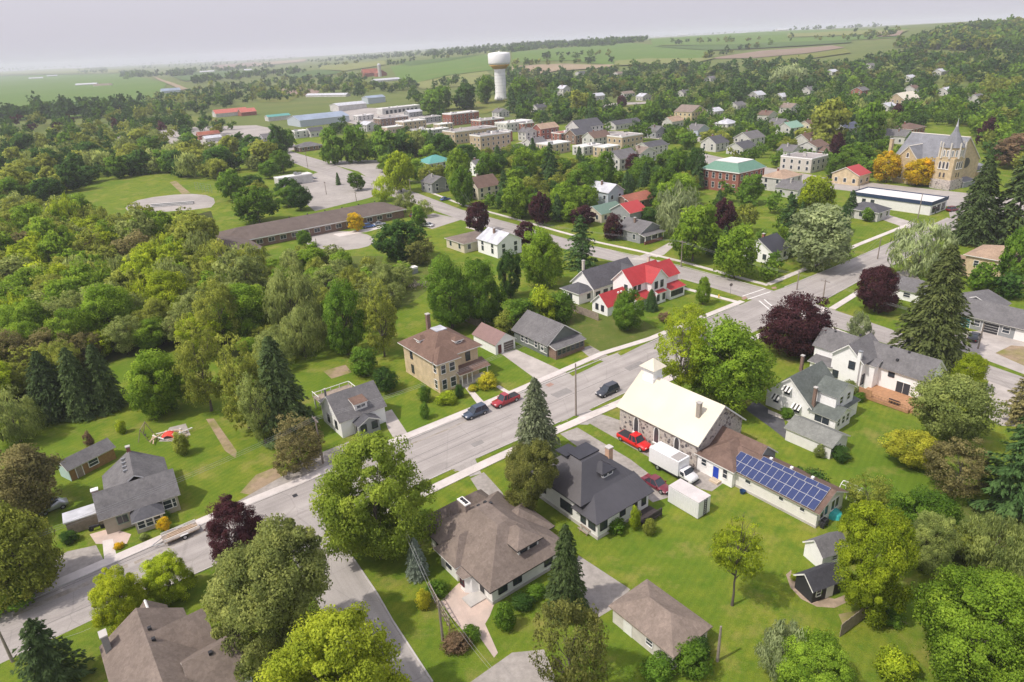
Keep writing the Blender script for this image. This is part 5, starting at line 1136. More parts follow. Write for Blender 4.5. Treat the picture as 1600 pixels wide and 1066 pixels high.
F('house', 'grey cross-gabled house with white walls in front of the white pyramid roof', 1172, 232, 13, 11, 5.0, 'gx', 3.0, M_STUCCO, S_GREY)
F('house', 'dark-roofed white house left of the grey cross-gabled one', 1118, 238, 11, 10, 4.4, 'gx', 3.2, M_STUCCO, S_DGREY)
F('house', 'dormered house with charcoal roof behind the mansard hall', 1160, 243, 12, 10, 3.4, 'gx', 2.6, M_STUCCO, S_DGREY)
F('house', 'white house with pale green roof right of town centre', 1235, 214, 13, 10, 5.0, 'gx', 2.8, M_STUCCO, mat('pale_green_roof', (.22, .36, .28), .6, .08, 1))
F('house', 'white house with grey gable left of the pale green roof', 1218, 205, 11, 9, 4.2, 'gy', 2.6, M_STUCCO, S_GREY)
F('house', 'yellow house with brown roof right of the pale green roof', 1266, 208, 12, 9, 4.4, 'gx', 2.4, M_CREAM, S_BROWN)
F('house', 'white house with long navy roof between tall pines', 1322, 213, 17, 10, 4.0, 'gx', 2.4, M_STUCCO, shingle('navy_shingles', (.09, .10, .14)))
F('house', 'brown-roofed house below the pale green one', 1262, 232, 12, 9, 4.2, 'gx', 2.8, M_STUCCO, S_BROWN)
F('house', 'white cube house under a brown gable above the apartment block', 1274, 246, 11, 10, 5.0, 'gx', 2.2, M_STUCCO, S_REDBR)
F('house', 'white house with grey roof near the left mansard corner', 1236, 250, 9, 8, 4.0, 'gy', 2.4, M_STUCCO, S_GREY)
F('house', 'dark red hip-roofed bungalow above the apartment block', 1292, 247, 10, 9, 3.0, 'hip', 1.8, M_RBRICK, S_REDBR)
F('house', 'brick bungalow with reddish brown hip roof behind the brick church', 1424, 212, 16, 13, 3.4, 'hip', 2.4, M_RBRICK, S_REDBR)
F('house', 'white gable-fronted house left of the brick church', 1412, 226, 9, 9, 4.2, 'gy', 2.6, M_STUCCO, S_GREY)
F('chapel', 'cream-roofed chapel deep in the trees at upper right', 1412, 166, 26, 14, 4.6, 'gx', 4.6, M_TBRICK, R_CREAM, 'chapel')
F('house', 'white low house left of the cream-roofed chapel', 1388, 174, 12, 9, 3.4, 'gx', 2.0, M_STUCCO, R_GALV)
F('house', 'red brick house with grey roof among pines left of the chapel', 1346, 150, 13, 10, 4.6, 'gx', 2.4, M_RBRICK, S_GREY)
F('house', 'white house half hidden at the upper right above the chapel', 1422, 128, 14, 10, 4.0, 'gx', 2.2, M_STUCCO, R_WHITE)
F('house', 'dark-roofed house above the chapel in the trees', 1428, 146, 13, 10, 4.0, 'gx', 2.4, M_STUCCO, S_REDBR)
F('house', 'white house with grey roof at the right of the long grove', 1265, 148, 12, 10, 4.0, 'gx', 2.6, M_STUCCO, S_GREY)
F('house', 'white house low among trees near the left of the long grove', 1222, 158, 10, 9, 3.6, 'gx', 2.6, M_STUCCO, R_WHITE)
F('house', 'white farmhouse at the foot of the water tower hill', 780, 184, 11, 10, 4.4, 'gy', 2.6, M_STUCCO, S_GREY)
F('house', 'tall white gabled house on the wooded slope right of the tower', 880, 150, 10, 10, 7.0, 'gy', 3.0, M_STUCCO, R_WHITE)
F('house', 'white house beside the hill road right of the tower', 932, 157, 12, 9, 4.2, 'gx', 2.2, M_STUCCO, R_WHITE)
F('house', 'white bungalow with driveway by the park lawn', 1004, 158, 12, 9, 4.2, 'gy', 2.4, M_STUCCO, R_WHITE)
F('house', 'grey-roofed bungalow left of the park bungalow', 975, 152, 16, 9, 3.2, 'gx', 2.0, M_STUCCO, S_PINKBR)
F('house', 'slate-roofed house on the slope above the park', 905, 118, 18, 10, 3.6, 'gx', 2.2, M_STUCCO, S_DGREY)
F('house', 'purple-grey house high on the slope under the tan field', 965, 119, 16, 9, 3.6, 'gx', 2.2, M_STUCCO, S_PINKBR)
# farms and far left
F('barn', 'long barn with faded red roof beyond the river trees', 338, 184, 34, 13, 4.0, 'gx', 3.4, M_STUCCO, mat('faded_red_roof', (.45, .14, .11), .6, .1, .5), 'barn', wins=False)
F('barn', 'second short red-roofed barn right of the long one', 378, 182, 16, 12, 4.0, 'gx', 3.2, M_RBRICK, MATS['faded_red_roof'], 'barn', wins=False)
F('shed', 'dark red shed beside the gravel yard at left', 312, 219, 16, 8, 3.6, 'gx', 2.0, M_RBRICK, R_DKRED, 'shed', wins=False)
F('shed', 'white metal shed in front of the dark red shed', 322, 223, 12, 8, 3.0, 'gx', 1.4, M_STUCCO, R_WHITE, 'shed', wins=False)
F('greenhouse', 'long white greenhouse below the red barn', 585, 130, 52, 12, 4.0, 'gx', 2.4, M_STUCCO, R_WHITE, 'greenhouse', wins=False)
F('greenhouse', 'low white tunnel greenhouse in the nursery field', 478, 152, 70, 10, 2.4, 'gx', 2.0, M_STUCCO, R_WHITE, 'greenhouse', ang=R(-26), wins=False)
F('barn', 'dark red bank barn with gable roof on the hill farm', 570, 121, 34, 18, 8.0, 'gx', 8.0, M_RBRICK, R_DKRED, 'barn', wins=False)
F('barn', 'smaller red barn right of the bank barn', 590, 120, 22, 14, 6.5, 'gy', 6.0, M_RBRICK, R_DKRED, 'barn', wins=False)
F('barn', 'long white barn on the far left plain', 46, 125, 60, 22, 6.0, 'gx', 4.0, M_STUCCO, R_WHITE, 'barn', wins=False)
F('barn', 'grey barn right of the long white barn on the plain', 74, 121, 50, 18, 6.0, 'gx', 4.0, M_GREYSID, R_GALV, 'barn', wins=False)
F('barn', 'low white hog barn crossing the left field', 118, 135, 60, 14, 4.0, 'gx', 3.0, M_STUCCO, R_WHITE, 'barn', ang=R(5), wins=False)
F('barn', 'tan barn at the right end of the left field', 146, 136, 46, 14, 4.0, 'gx', 3.0, M_CREAM, S_PINKBR, 'barn', ang=R(5), wins=False)
F('barn', 'blue-roofed barn beside the country road', 254, 146, 34, 16, 4.0, 'gx', 4.0, M_BLUESID, R_BLUE, 'barn', wins=False)
F('barn', 'small white barn far along the country road', 312, 115, 60, 20, 6.0, 'gx', 4.0, M_STUCCO, R_WHITE, 'barn', ang=R(5), wins=False)
F('barn', 'tiny white shed on the distant slope above the valley', 380, 112, 34, 16, 5.0, 'gx', 4.0, M_STUCCO, R_WHITE, 'barn', ang=R(5), wins=False)
F('barn', 'distant white barn left of the ridge farm', 1024, 59, 40, 20, 7.0, 'gx', 5.0, M_STUCCO, R_WHITE, 'barn', ang=R(5), wins=False)
F('barn', 'cluster-topping white barn of the ridge farm', 1060, 57, 90, 30, 10.0, 'gx', 9.0, M_STUCCO, R_WHITE, 'barn', ang=R(5), wins=False)
F('barn', 'grey long barn on the skyline right of the ridge farm', 1180, 50, 110, 30, 8.0, 'gx', 7.0, M_GREYSID, R_GALV, 'barn', ang=R(5), wins=False)
F('barn', 'pair-end white silo barn on the skyline', 1215, 50, 60, 24, 9.0, 'gx', 6.0, M_STUCCO, R_WHITE, 'barn', ang=R(5), wins=False)
F('factory', 'wide white factory roof under the wooded hill at far right', 1560, 76, 80, 34, 8.0, 'gx', 3.0, M_STUCCO, R_WHITE, 'building', ang=R(8), wins=False)
F('shed', 'white shed left of the factory at far right', 1545, 77, 22, 14, 5.0, 'gx', 2.0, M_STUCCO, R_WHITE, 'shed', ang=R(8), wins=False)
for i, (u, v, L, D, hh, rf, rs, wl, rm, lb) in enumerate(((1068, 152, 12, 9, 4.0, 'gx', 2.4, M_STUCCO, S_GREY, 'white house with grey roof above the big cream building'), (1235, 178, 12, 10, 4.4, 'gy', 2.6, M_STUCCO, S_PINKBR, 'white gabled house in trees above the pale green roof'), (1292, 186, 11, 9, 4.2, 'gx', 2.4, M_STUCCO, S_GREY, 'grey-roofed white house left of the tall olive tree'), (1362, 190, 13, 10, 3.6, 'hip', 2.2, M_RBRICK, S_BROWN, 'brown hip-roofed bungalow right of the navy roof'), (1480, 150, 13, 10, 4.0, 'gx', 2.4, M_STUCCO, R_WHITE, 'pale-roofed house on the slope above the brick church'), (1530, 162, 12, 10, 4.0, 'gx', 2.4, M_STUCCO, S_GREY, 'grey-roofed house high right of the spire'), (1300, 118, 14, 10, 4.0, 'gx', 2.4, M_STUCCO, R_WHITE, 'white house at the left foot of the wooded hill'), (1360, 108, 14, 10, 4.0, 'gx', 2.4, M_STUCCO, S_GREY, 'grey-roofed white house below the skyline fields'), (1470, 118, 15, 10, 4.0, 'gx', 2.4, M_STUCCO, R_WHITE, 'white house in the trees below the factory'), (1110, 128, 13, 10, 4.0, 'gx', 2.4, M_STUCCO, S_GREY, 'white house in the upper grove left of the silver tree'), (1050, 200, 12, 9, 4.2, 'gx', 2.6, M_STUCCO, S_TAN, 'tan-roofed house below the big cream building'), (1090, 214, 11, 9, 4.2, 'gy', 2.6, M_BLUESID, S_GREY, 'pale blue house left of the white pyramid roof'), (1200, 190, 11, 9, 4.2, 'gy', 2.4, M_STUCCO, S_REDBR, 'red-brown-roofed house left of the grey gable'), (1385, 226, 11, 10, 4.4, 'gx', 2.4, M_STUCCO, S_GREY, 'grey-roofed house left of the gable-fronted one'), (840, 176, 12, 9, 4.0, 'gx', 2.4, M_STUCCO, S_DGREY, 'dark-roofed house right below the water tower'), (818, 206, 10, 9, 5.4, 'flat', .3, M_RBRICK, R_TAR, 'small red brick shop right of the wide pale store'), (688, 206, 12, 9, 5.0, 'flat', .3, M_TBRICK, R_WHITE, 'small tan shop left of the three-storey block'), (650, 214, 11, 9, 4.4, 'flat', .3, M_BLUESID, R_TAR, 'pale blue shop before the long tan block'), (778, 224, 12, 9, 6.4, 'flat', .4, M_RBRICK, R_TAR, 'dark brick shop right of the big tan block'), (832, 238, 11, 9, 5.0, 'gx', 2.2, M_STUCCO, S_GREY, 'white gabled shop left of the tan shop'), (945, 247, 11, 9, 5.2, 'flat', .3, M_TBRICK, R_WHITE, 'tan shop right of the bright flat-roofed one'), (560, 190, 16, 10, 4.6, 'flat', .3, M_STUCCO, R_WHITE, 'low white shed building left of the brown brick store'), (665, 193, 16, 10, 4.6, 'flat', .3, M_GREYSID, R_TAR, 'grey shed building behind the pale store'), (640, 184, 14, 10, 4.6, 'gx', 1.6, M_GREYSID, R_GALV, 'metal-roofed shed at the depot end'))): F('house' if v < 200 and u > 800 else 'shop' if rf == 'flat' else 'house', lb, u, v, L, D, hh, rf, rs, wl, rm, 'shop' if rf == 'flat' else 'house')
# silo beside the barns
p = P(594, 120); s_ = thing('silo', 'pale concrete silo with domed cap beside the red barns', 'silo', p); MB().tube((0, 0, 0), (0, 0, 22), 3.6, 3.6, 14).build('shell', M_CONC, s_); MB().lathe([(3.8, 22), (3.0, 24), (1.2, 25.3), (.1, 25.6)], 14).build('dome', R_GALV, s_)
# water tower
p = P(783, 156); wt = thing('water_tower', 'tall white water tower with gold-banded tank above downtown', 'water tower', p); S = height_to(p, 82) / 48.
MT = mat('tower_white', (.80, .80, .80), .5, .05, .2); MG = mat('tower_gold', (.55, .33, .10), .5, .08, .3)
o = MB().lathe([(7.4 * S, 0), (7.2 * S, 2 * S), (6.0 * S, 6 * S), (6.0 * S, 30 * S), (6.6 * S, 32 * S)], 28).build('stem', [MT], wt, True)
o = MB().lathe([(6.6 * S, 31.5 * S), (9.5 * S, 34.2 * S), (11.2 * S, 36 * S)], 28).build('tank_cone', [MG], wt, True)
o = MB().lathe([(11.2 * S, 36 * S), (12.0 * S, 38 * S), (12.0 * S, 46.3 * S), (11.4 * S, 47.4 * S), (6 * S, 48.2 * S), (.3, 48.4 * S)], 28).build('tank', [MT], wt, True)
o = MB().lathe([(.9 * S, 48.2 * S), (.9 * S, 49.3 * S)], 10).build('hatch', [MT], wt)
for k in range(7): o = MB().lathe([(6.04 * S, (8 + 3.4 * k) * S), (6.06 * S, (8.14 + 3.4 * k) * S)], 28).build('seam_ring', [M_METAL], wt)
bar = MB(); bar.box(-.5 * S, -7.5 * S, 0, .9 * S, -7.3 * S, 2.6 * S); bar.build('door', M_METAL, wt)
# chapel cupola is part of the chapel

# ------------------------------------------------------------------ vehicles
def wheel(parent, x, y, r=.34, w=.22):
    s_ = 1 if y > 0 else -1
    o = MB().tube((x, y - s_ * w, r), (x, y, r), r, r, 14).build('wheel', M_TYRE, parent)
    MB().tube((x, y - s_ * .02, r), (x, y + s_ * .012, r), r * .62, r * .55, 10).build('rim', M_RIM, o); return o
def loft(mb, secs, mi=0, cap=True):
    """secs: list of rings (same count) of points"""
    n = len(secs[0]); i = len(mb.v)
    for s_ in secs: mb.v += [tuple(p) for p in s_]
    for j in range(len(secs) - 1):
        for k in range(n): mb.f.append((i + j * n + k, i + j * n + (k + 1) % n, i + (j + 1) * n + (k + 1) % n, i + (j + 1) * n + k)); mb.m.append(mi)
    if cap: mb.f.append(tuple(i + n - 1 - k for k in range(n))); mb.m.append(mi); j = (len(secs) - 1) * n; mb.f.append(tuple(i + j + k for k in range(n))); mb.m.append(mi)
    return mb
def ring(x, hw, z0, z1, b=.1):
    return [(x, -hw + b, z0), (x, hw - b, z0), (x, hw, z0 + b), (x, hw, (z0 + z1) / 2), (x, hw - .04, z1 - b), (x, hw - .04 - b, z1), (x, -hw + .04 + b, z1), (x, -hw + .04, z1 - b), (x, -hw, (z0 + z1) / 2), (x, -hw, z0 + b)]
def car(label, pix, ang, pm, kind='suv', name=None, L=4.6, W=1.84, cat=None):
    p = P(*pix); t = thing(name or {'pickup': 'pickup_truck', 'suv': 'parked_car', 'sedan': 'parked_car'}[kind], label, cat or {'pickup': 'pickup truck', 'suv': 'car', 'sedan': 'car'}[kind], p, ang)
    hw = W / 2; h0 = L / 2; bm = MB(); zb = .95 if kind == 'suv' else .80 if kind == 'sedan' else 1.05; zh = zb - .04
    if kind == 'pickup':
        loft(bm, [ring(-h0, hw - .06, .45, zb, .06), ring(-h0 + .1, hw, .38, zb, .06), ring(-.35, hw, .34, zb, .06), ring(h0 - 1.6, hw, .34, zh, .08), ring(h0 - .4, hw - .03, .36, zh - .06, .12), ring(h0, hw - .14, .45, zh - .2, .12)])
        bd = bm.build('body', pm, t, True); bed = MB(); bed.box(-h0 + .12, -hw + .14, zb + .002, -.42, hw - .14, zb + .02); bed.build('bed_liner', M_DARK, t)
        g0, g1, g2, g3 = -.42, -.28, h0 - 2.2, h0 - 1.55
    elif kind == 'suv':
        loft(bm, [ring(-h0, hw - .1, .42, zb, .1), ring(-h0 + .12, hw - .02, .34, zb + .04, .1), ring(-.5, hw, .3, zb + .02, .1), ring(h0 - 1.5, hw, .3, zb, .1), ring(h0 - .35, hw - .05, .34, zb - .12, .14), ring(h0, hw - .2, .42, zb - .3, .12)])
        bd = bm.build('body', pm, t, True); g0, g1, g2, g3 = -h0 + .12, -h0 + .5, h0 - 2.15, h0 - 1.3
    else:
        loft(bm, [ring(-h0, hw - .12, .4, zb - .1, .1), ring(-h0 + .15, hw - .03, .32, zb + .02, .1), ring(-.6, hw, .28, zb + .02, .1), ring(h0 - 1.5, hw, .28, zb, .1), ring(h0 - .35, hw - .06, .32, zb - .14, .14), ring(h0, hw - .22, .4, zb - .28, .1)])
        bd = bm.build('body', pm, t, True); g0, g1, g2, g3 = -h0 + .7, -h0 + 1.5, h0 - 2.3, h0 - 1.35
    zt = {'pickup': 1.86, 'suv': 1.68, 'sedan': 1.42}[kind]; w0, w1 = hw - .08, hw - .3
    c = MB(); B = [(g0, -w0, zb - .02), (g3, -w0, zh - .02), (g3, w0, zh - .02), (g0, w0, zb - .02)]; T = [(g1, -w1, zt), (g2, -w1, zt), (g2, w1, zt), (g1, w1, zt)]
    for k in range(4): c.face([B[k], B[(k + 1) % 4], T[(k + 1) % 4], T[k]])
    c.build('glasshouse', M_GLASS, t)
    r = MB(); r.prism([(g1 - .06, -w1 - .03), (g2 + .1, -w1 - .03), (g2 + .1, w1 + .03), (g1 - .06, w1 + .03)], zt, zt + .05); r.build('roof', pm, t)
    pl = MB()
    for sy in (-1, 1):
        for (xb, xt) in ((g0, g1), ((g0 + g3) / 2 - .15, (g1 + g2) / 2 - .15), (g3 - .02, g2)): pl.tube((xb, sy * (w0 + .005), zb - .05), (xt, sy * (w1 + .01), zt + .02), .05, .045, 5)
    pl.build('pillar', pm, t)
    for sx in (-1, 1):
        for sy in (-1, 1): wheel(t, sx * (h0 - .92) + (.05 if sx > 0 else 0), sy * (hw + .01), .40 if kind == 'pickup' else .35)
    for sy in (-1, 1):
        MB().box(h0 - .16, sy * (hw - .42) - .16, zb - .36, h0 - .015, sy * (hw - .42) + .16, zb - .2).build('headlight', M_WHITE, t)
        MB().box(-h0 - .015, sy * (hw - .26) - .1, zb - .3, -h0 + .08, sy * (hw - .26) + .1, zb - .08).build('tail_light', mat('tail_red', (.4, .01, .01), .4, .05, 3), t)
        MB().box(g3 - .35, sy * (hw + .1) - .1, zb + .02, g3 - .2, sy * (hw + .1) + .1, zb + .18).build('mirror', pm, t)
    MB().box(h0 - .1, -hw + .22, .4, h0 + .03, hw - .22, .6).build('bumper', M_DARK, t); return t
P_RED = paint('bright_red_paint', (.62, .012, .015)); P_MAR = paint('maroon_paint', (.16, .014, .03)); P_DRED = paint('dark_red_paint', (.33, .02, .03))
P_BLUE = paint('slate_blue_paint', (.06, .085, .13), metal=.3); P_GREY = paint('charcoal_paint', (.05, .055, .07), metal=.3); P_BLK = paint('black_paint', (.012, .012, .015)); P_WHT = paint('white_paint', (.75, .75, .76)); P_SIL = paint('silver_paint', (.42, .44, .47), metal=.5); P_BL2 = paint('mid_blue_paint', (.05, .12, .32))
car('bright red pickup truck beside the stone church wall', (991, 694), TH - math.pi / 2, P_RED, 'pickup', L=5.9, W=2.0)
car('slate blue hatchback SUV parked at the kerb in front of the yellow brick house', (743, 649), TH + math.pi, P_BLUE)
car('dark red pickup with grey bed cover parked ahead of the slate blue SUV', (790, 630), TH + math.pi, P_DRED, 'pickup', L=5.4, W=1.85)
car('dark grey SUV parked on the church side of the street', (949, 615), TH + math.pi, P_GREY, L=4.7)
car('maroon sedan parked behind the black-roofed house', (1026, 761), TH - math.pi / 2, P_MAR, 'sedan', L=4.7)
car('black sedan on the pale yard of the workshop', (1522, 530), TH + R(8), P_BLK, 'sedan', L=4.8)
car('dark maroon SUV by the flat white commercial block', (1488, 330), R(20), P_MAR)
car('blue car parked by the school doors', (577, 356), R(20), P_BL2); car('maroon SUV in the school staff lot', (650, 340), R(-20), P_MAR); car('white car in the school staff lot', (668, 354), R(150), P_WHT, 'sedan'); car('silver car beside the yellow school tree', (593, 352), R(20), P_SIL, 'sedan')
car('black car alone in the school parking lot', (482, 309), R(-30), P_BLK, 'sedan'); car('silver car nearest the portable building', (488, 280), R(15), P_SIL, 'sedan'); car('white car in front of the portable building', (481, 274), R(15), P_WHT, 'sedan'); car('dark car at the kerb under the portable building', (465, 288), R(10), P_GREY, 'sedan')
car('dark blue car in the drive under the leafy trees', (696, 313), TH, P_BL2, 'sedan'); car('grey pickup in front of the red-roofed shop', (1300, 278), R(10), P_GREY, 'pickup', L=5.6)
car('white pickup parked behind the slate-roofed store', (1030, 225), R(5), P_WHT, 'pickup', L=5.6); car('silver van behind the slate-roofed store', (1040, 227), R(5), P_SIL); car('yellow car at the downtown lot', (1025, 245), R(5), paint('yellow_paint', (.7, .45, .02)), 'sedan')
car('white camper van at the end of the downtown lane', (955, 275), R(5), P_WHT, L=5.4)
# box truck
p = P(1052, 740); t = thing('box_truck', 'white box truck with grey roof patch beside the stone church', 'truck', p, TH - math.pi / 2)
MB().box(-3.6, -1.22, .95, 1.75, 1.22, 3.3).build('cargo_box', P_WHT, t); MB().box(.1, -1.0, 3.304, 1.5, 1.0, 3.33).build('roof_panel', mat('grey_panel', (.33, .31, .30), .8, .1, 2), t); MB().box(-3.4, -1.0, .55, 3.4, 1.0, .93).build('chassis', M_DARK, t)
cb = MB(); loft(cb, [ring(1.78, .98, .55, 1.95, .1), ring(2.3, 1.0, .5, 2.1, .15), ring(2.75, 1.0, .5, 1.45, .1), ring(3.5, .95, .5, 1.3, .14), ring(3.85, .82, .55, 1.05, .12)]); cb.build('cab', P_WHT, t, True)
w_ = MB(); w_.face([(2.42, -.85, 2.02), (2.42, .85, 2.02), (2.86, .9, 1.42), (2.86, -.9, 1.42)]); w_.build('windscreen', M_GLASS, t)
for sy in (-1, 1):
    w_ = MB(); w_.box(1.95, sy * 1.0 - .02, 1.35, 2.55, sy * 1.0 + .02, 1.85); w_.build('side_window', M_GLASS, t); MB().box(3.7, sy * .6 - .15, .8, 3.86, sy * .6 + .15, 1.0).build('headlight', M_WHITE, t); wheel(t, 2.9, sy * 1.03, .42, .26); wheel(t, -2.1, sy * 1.08, .42, .4)
    MB().box(2.5, sy * 1.18 - .12, 1.4, 2.6, sy * 1.18 + .12, 1.75).build('mirror', M_DARK, t)
MB().box(3.8, -.85, .5, 3.93, .85, .7).build('bumper', M_DARK, t)
# white storage container with ladder
p = P(1090, 812); t = thing('storage_container', 'white storage container standing on the lawn, ladder at its end', 'container', p, TH); c = MB(); c.box(0, 0, .1, 2.44, 5.0, 2.6)
for k in range(17): c.box(-.03, .15 + k * .28, .2, 0, .29 + k * .28, 2.5)
c.build('shell', P_WHT, t); MB().box(-.02, -.02, 2.604, 2.46, 5.02, 2.66).build('roof', mat('dusty_roof', (.58, .54, .53), .8, .06, 1.5, big=.12, bigscale=.5), t); ld = MB()
ld.box(1.1, -.12, 0, 1.16, -.05, 2.7); ld.box(1.55, -.12, 0, 1.61, -.05, 2.7)
for k in range(8): ld.box(1.16, -.11, .25 + k * .3, 1.55, -.07, .3 + k * .3)
ld.build('ladder', M_DARK, t); dr = MB(); dr.box(.08, -.025, .2, 1.18, -.004, 2.5); dr.box(1.26, -.025, .2, 2.36, -.004, 2.5); dr.build('door', P_WHT, t)
# utility trailer loaded with lumber
p = P(284, 838); t = thing('utility_trailer', 'low white utility trailer with wood slats parked at the kerb', 'trailer', p, TH + R(2)); MB().box(-2.2, -.9, .5, 2.2, .9, .62).build('bed', M_WOOD, t)
for sy in (-1, 1):
    for z in (.75, .98): MB().box(-2.2, sy * .9 - .03, z, 2.2, sy * .9 + .03, z + .13).build('side_rail', M_WHITE, t)
    wheel(t, .2, sy * 1.12, .36, .22); MB().box(-.3, sy * 1.02 - .12, .74, .7, sy * 1.02 + .12, .8).build('mudguard', M_WHITE, t)
MB().tube((-2.2, -.7, .5), (-3.6, 0, .45), .05).tube((-2.2, .7, .5), (-3.6, 0, .45), .05).build('drawbar', M_METAL, t)
for k in range(6): MB().box(-2.0 + .1 * k, -.7 + k * .22, .63, 2.3 - .15 * k, -.56 + k * .22, .72 + .1 * (k % 3)).build('plank', mat('raw_lumber', (.55, .42, .30), .8, .15, 2), t)

# ------------------------------------------------------------------ poles, wires, small things
POLES = {}
def pole(label, u, v, vt, arms=1, key=None, lean=0., lamp=False):
    p = P(u, v); hh = height_to(p, vt); t = thing('utility_pole', label, 'utility pole', p, TH)
    MB().tube((0, 0, -.3), (lean, 0, hh), .17, .11, 8).build('shaft', M_POLE, t)
    for k in range(arms): MB().box(lean - .07, -1.1, hh - .5 - k * .9, lean + .07, 1.1, hh - .36 - k * .9).build('crossarm', M_POLE, t)
    if arms:
        for y in (-1, -.4, .4, 1): MB().tube((lean, y, hh - .36), (lean, y, hh - .16), .05, .04, 6).build('insulator', M_METAL, t)
    if lamp: MB().tube((0, 0, hh - 1.2), (0, -1.8, hh - .6), .04, .03, 5).build('lamp_arm', M_METAL, t); MB().box(-.12, -2.3, hh - .68, .12, -1.7, hh - .54).build('lamp_head', M_METAL, t)
    else: MB().tube((.22, 0, hh - 2.3), (.22, 0, hh - 1.4), .2, .2, 8).build('transformer', M_METAL, t) if arms > 1 else None
    if key: POLES[key] = Vector((p.x, p.y, p.z + hh - .2))
    return t
pole('bare wooden pole standing in the road verge by the church drive', 900, 650, 568, 0, 'a'); pole('wooden pole beside the half-bare cedar at the gravel lane', 505, 724, 652, 1, 'b')
pole('tall pole at the far left edge of the street', 20, 1034, 985, 0); pole('short weathered post on the lawn by the detached garage', 1121, 1033, 979, 0); pole('leaning pole over the patio fence', 692, 1001, 937, 0, 'c')
pole('pole on the cross street in front of the leafy yard', 1064, 417, 376, 1, 'd', lamp=True); pole('pole with crossarm at the intersection corner', 1286, 466, 437, 1, 'e'); pole('pole left of the crossarm one at the intersection', 1245, 453, 424, 0, 'f'); pole('pole halfway up the far end of the main street', 1371, 405, 371, 0, 'g')
pole('pole beside the flat white commercial block', 1434, 342, 302, 0); pole('pole in the street left of the purple tree', 747, 360, 328, 0, 'h'); pole('pole with streetlight by the leafy drive', 722, 322, 296, 1, 'i', lamp=True); pole('white pole near the school trees', 642, 304, 280, 1, 'j', lamp=True)
pole('light pole in the school parking lot', 510, 304, 284, 1); pole('second light pole at the school lot edge', 557, 315, 300, 1); pole('pole beside the turning circle', 496, 392, 373, 0); pole('pole at the bend of the street', 481, 262, 238, 1, 'k'); pole('pole in the commercial street', 1341, 303, 279, 1, 'l'); pole('pole by the workshop drive', 1528, 545, 506, 0, 'm')
M_WIRE = mat('wire', (.30, .30, .31), .6, .05, 2)
def wire(label, a, b, sag=.8, offs=(0,), n=10):
    t = thing('power_line', label, 'wires', ((a + b) / 2).xy.to_3d())
    for off in offs:
        m = MB(); d = (b - a); nrm = Vector((-d.y, d.x, 0)).normalized() * off; o0 = t.location; prev = None
        for i in range(n + 1):
            f = i / n; q = a.lerp(b, f) + nrm - Vector((0, 0, sag * 4 * f * (1 - f))) - o0
            if prev is not None: m.tube(prev, q, .016, .016, 3, caps=False)
            prev = q
        m.build('cable', M_WIRE, t)
def up(u, v, h): q = P(u, v, 0); return Vector((q.x, q.y, h))
wire('wires strung along the lower street past the half-bare cedar', POLES['b'], up(-60, 985, 8.5), 1.0, (-.5, .5, 0)); wire('wires from the cedar pole along the front of the brick house', POLES['b'], up(880, 578, 9.0), 1.2, (-.5, .5, 0))
wire('wire crossing above the patio', POLES['c'], up(615, 825, 6.5), .4, (0, .3)); wire('wire running from the patio pole to the bottom edge', POLES['c'], up(770, 1100, 4.5), .3, (0, .3))
wire('wires along the cross street past the red-roofed farmhouse', POLES['d'], POLES['e'], .8, (-.5, .5)); wire('wires along the cross street towards the purple trees', POLES['d'], POLES['h'], 1.4, (-.5, .5)); wire('wires from the corner across the purple tree', POLES['e'], POLES['m'], 1.2, (-.6, 0, .6)); wire('wires between the two purple-tree poles', POLES['h'], POLES['i'], .6, (-.5, .5)); wire('wires up the far end of the main street', POLES['e'], POLES['g'], .8, (-.4, .4)); wire('wires along the street by the school', POLES['i'], POLES['j'], .7, (-.5, .5)); wire('service wire to the front house', up(120, 1050, 4.8), up(160, 1030, 4.4), .1, (0,))
# sheds, fence, play set and garden things
h = Bld('garden_shed', 'black-roofed dark wooden shed in the curved flower bed', (1312, 926), ang=R(20), cat='shed'); h.vol(-4.0, 0, 0, 2.6, 2.0, 'gx', 1.1, .25, M_DARK, S_BLACK); h.door('S', 0, -1.6, .8, 1.8, M_WHITE); h.win('S', 0, -3.2, .8, .6, .8)
h = Bld('garden_shed', 'small white shed with grey roof behind the dark wooden one', (1320, 878), ang=R(20), cat='shed'); h.vol(-3.6, 0, 0, 2.8, 2.2, 'gx', 1.2, .25, M_SIDING, S_GREY); h.win('S', 0, -1.8, 1.0, .7, .6)
h = Bld('board_fence', 'short grey board fence at the corner of the back lawn', (1312, 996), ang=R(24), cat='fence')
fl = (P(1374, 948) - P(1312, 996)).length; h.t.rotation_euler.z = math.atan2((P(1374, 948) - P(1312, 996)).y, (P(1374, 948) - P(1312, 996)).x)
for k in range(int(fl / .3)): h.box('board', k * .3, 0, 0, k * .3 + .27, .05, 1.75 + .04 * (k % 3), M_WOOD)
h.box('rail', 0, .05, .5, fl, .11, .6, M_WOOD); h.box('rail', 0, .05, 1.4, fl, .11, 1.5, M_WOOD)
p = P(1222, 840 - 66); 
t = thing('garbage_bin', 'blue wheeled bin against the hall wall', 'bin', P(1107, 735), TH); MB().box(-.5, -.9, 0, .5, .9, 1.3).build('body', mat('blue_plastic', (.01, .06, .50), .45, .05, 2), t); MB().box(-.55, -.95, 1.3, .55, .95, 1.42).build('lid', MATS['blue_plastic'], t)
t = thing('doorstep_pallet', 'pale wooden pallet steps beside the hall door', 'pallet', P(1120, 751), TH)
for k in range(5): MB().box(-.9 + k * .38, -.7, 0, -.6 + k * .38, .7, .3).build('slat', mat('pale_wood', (.55, .45, .33), .8, .15, 2), t)
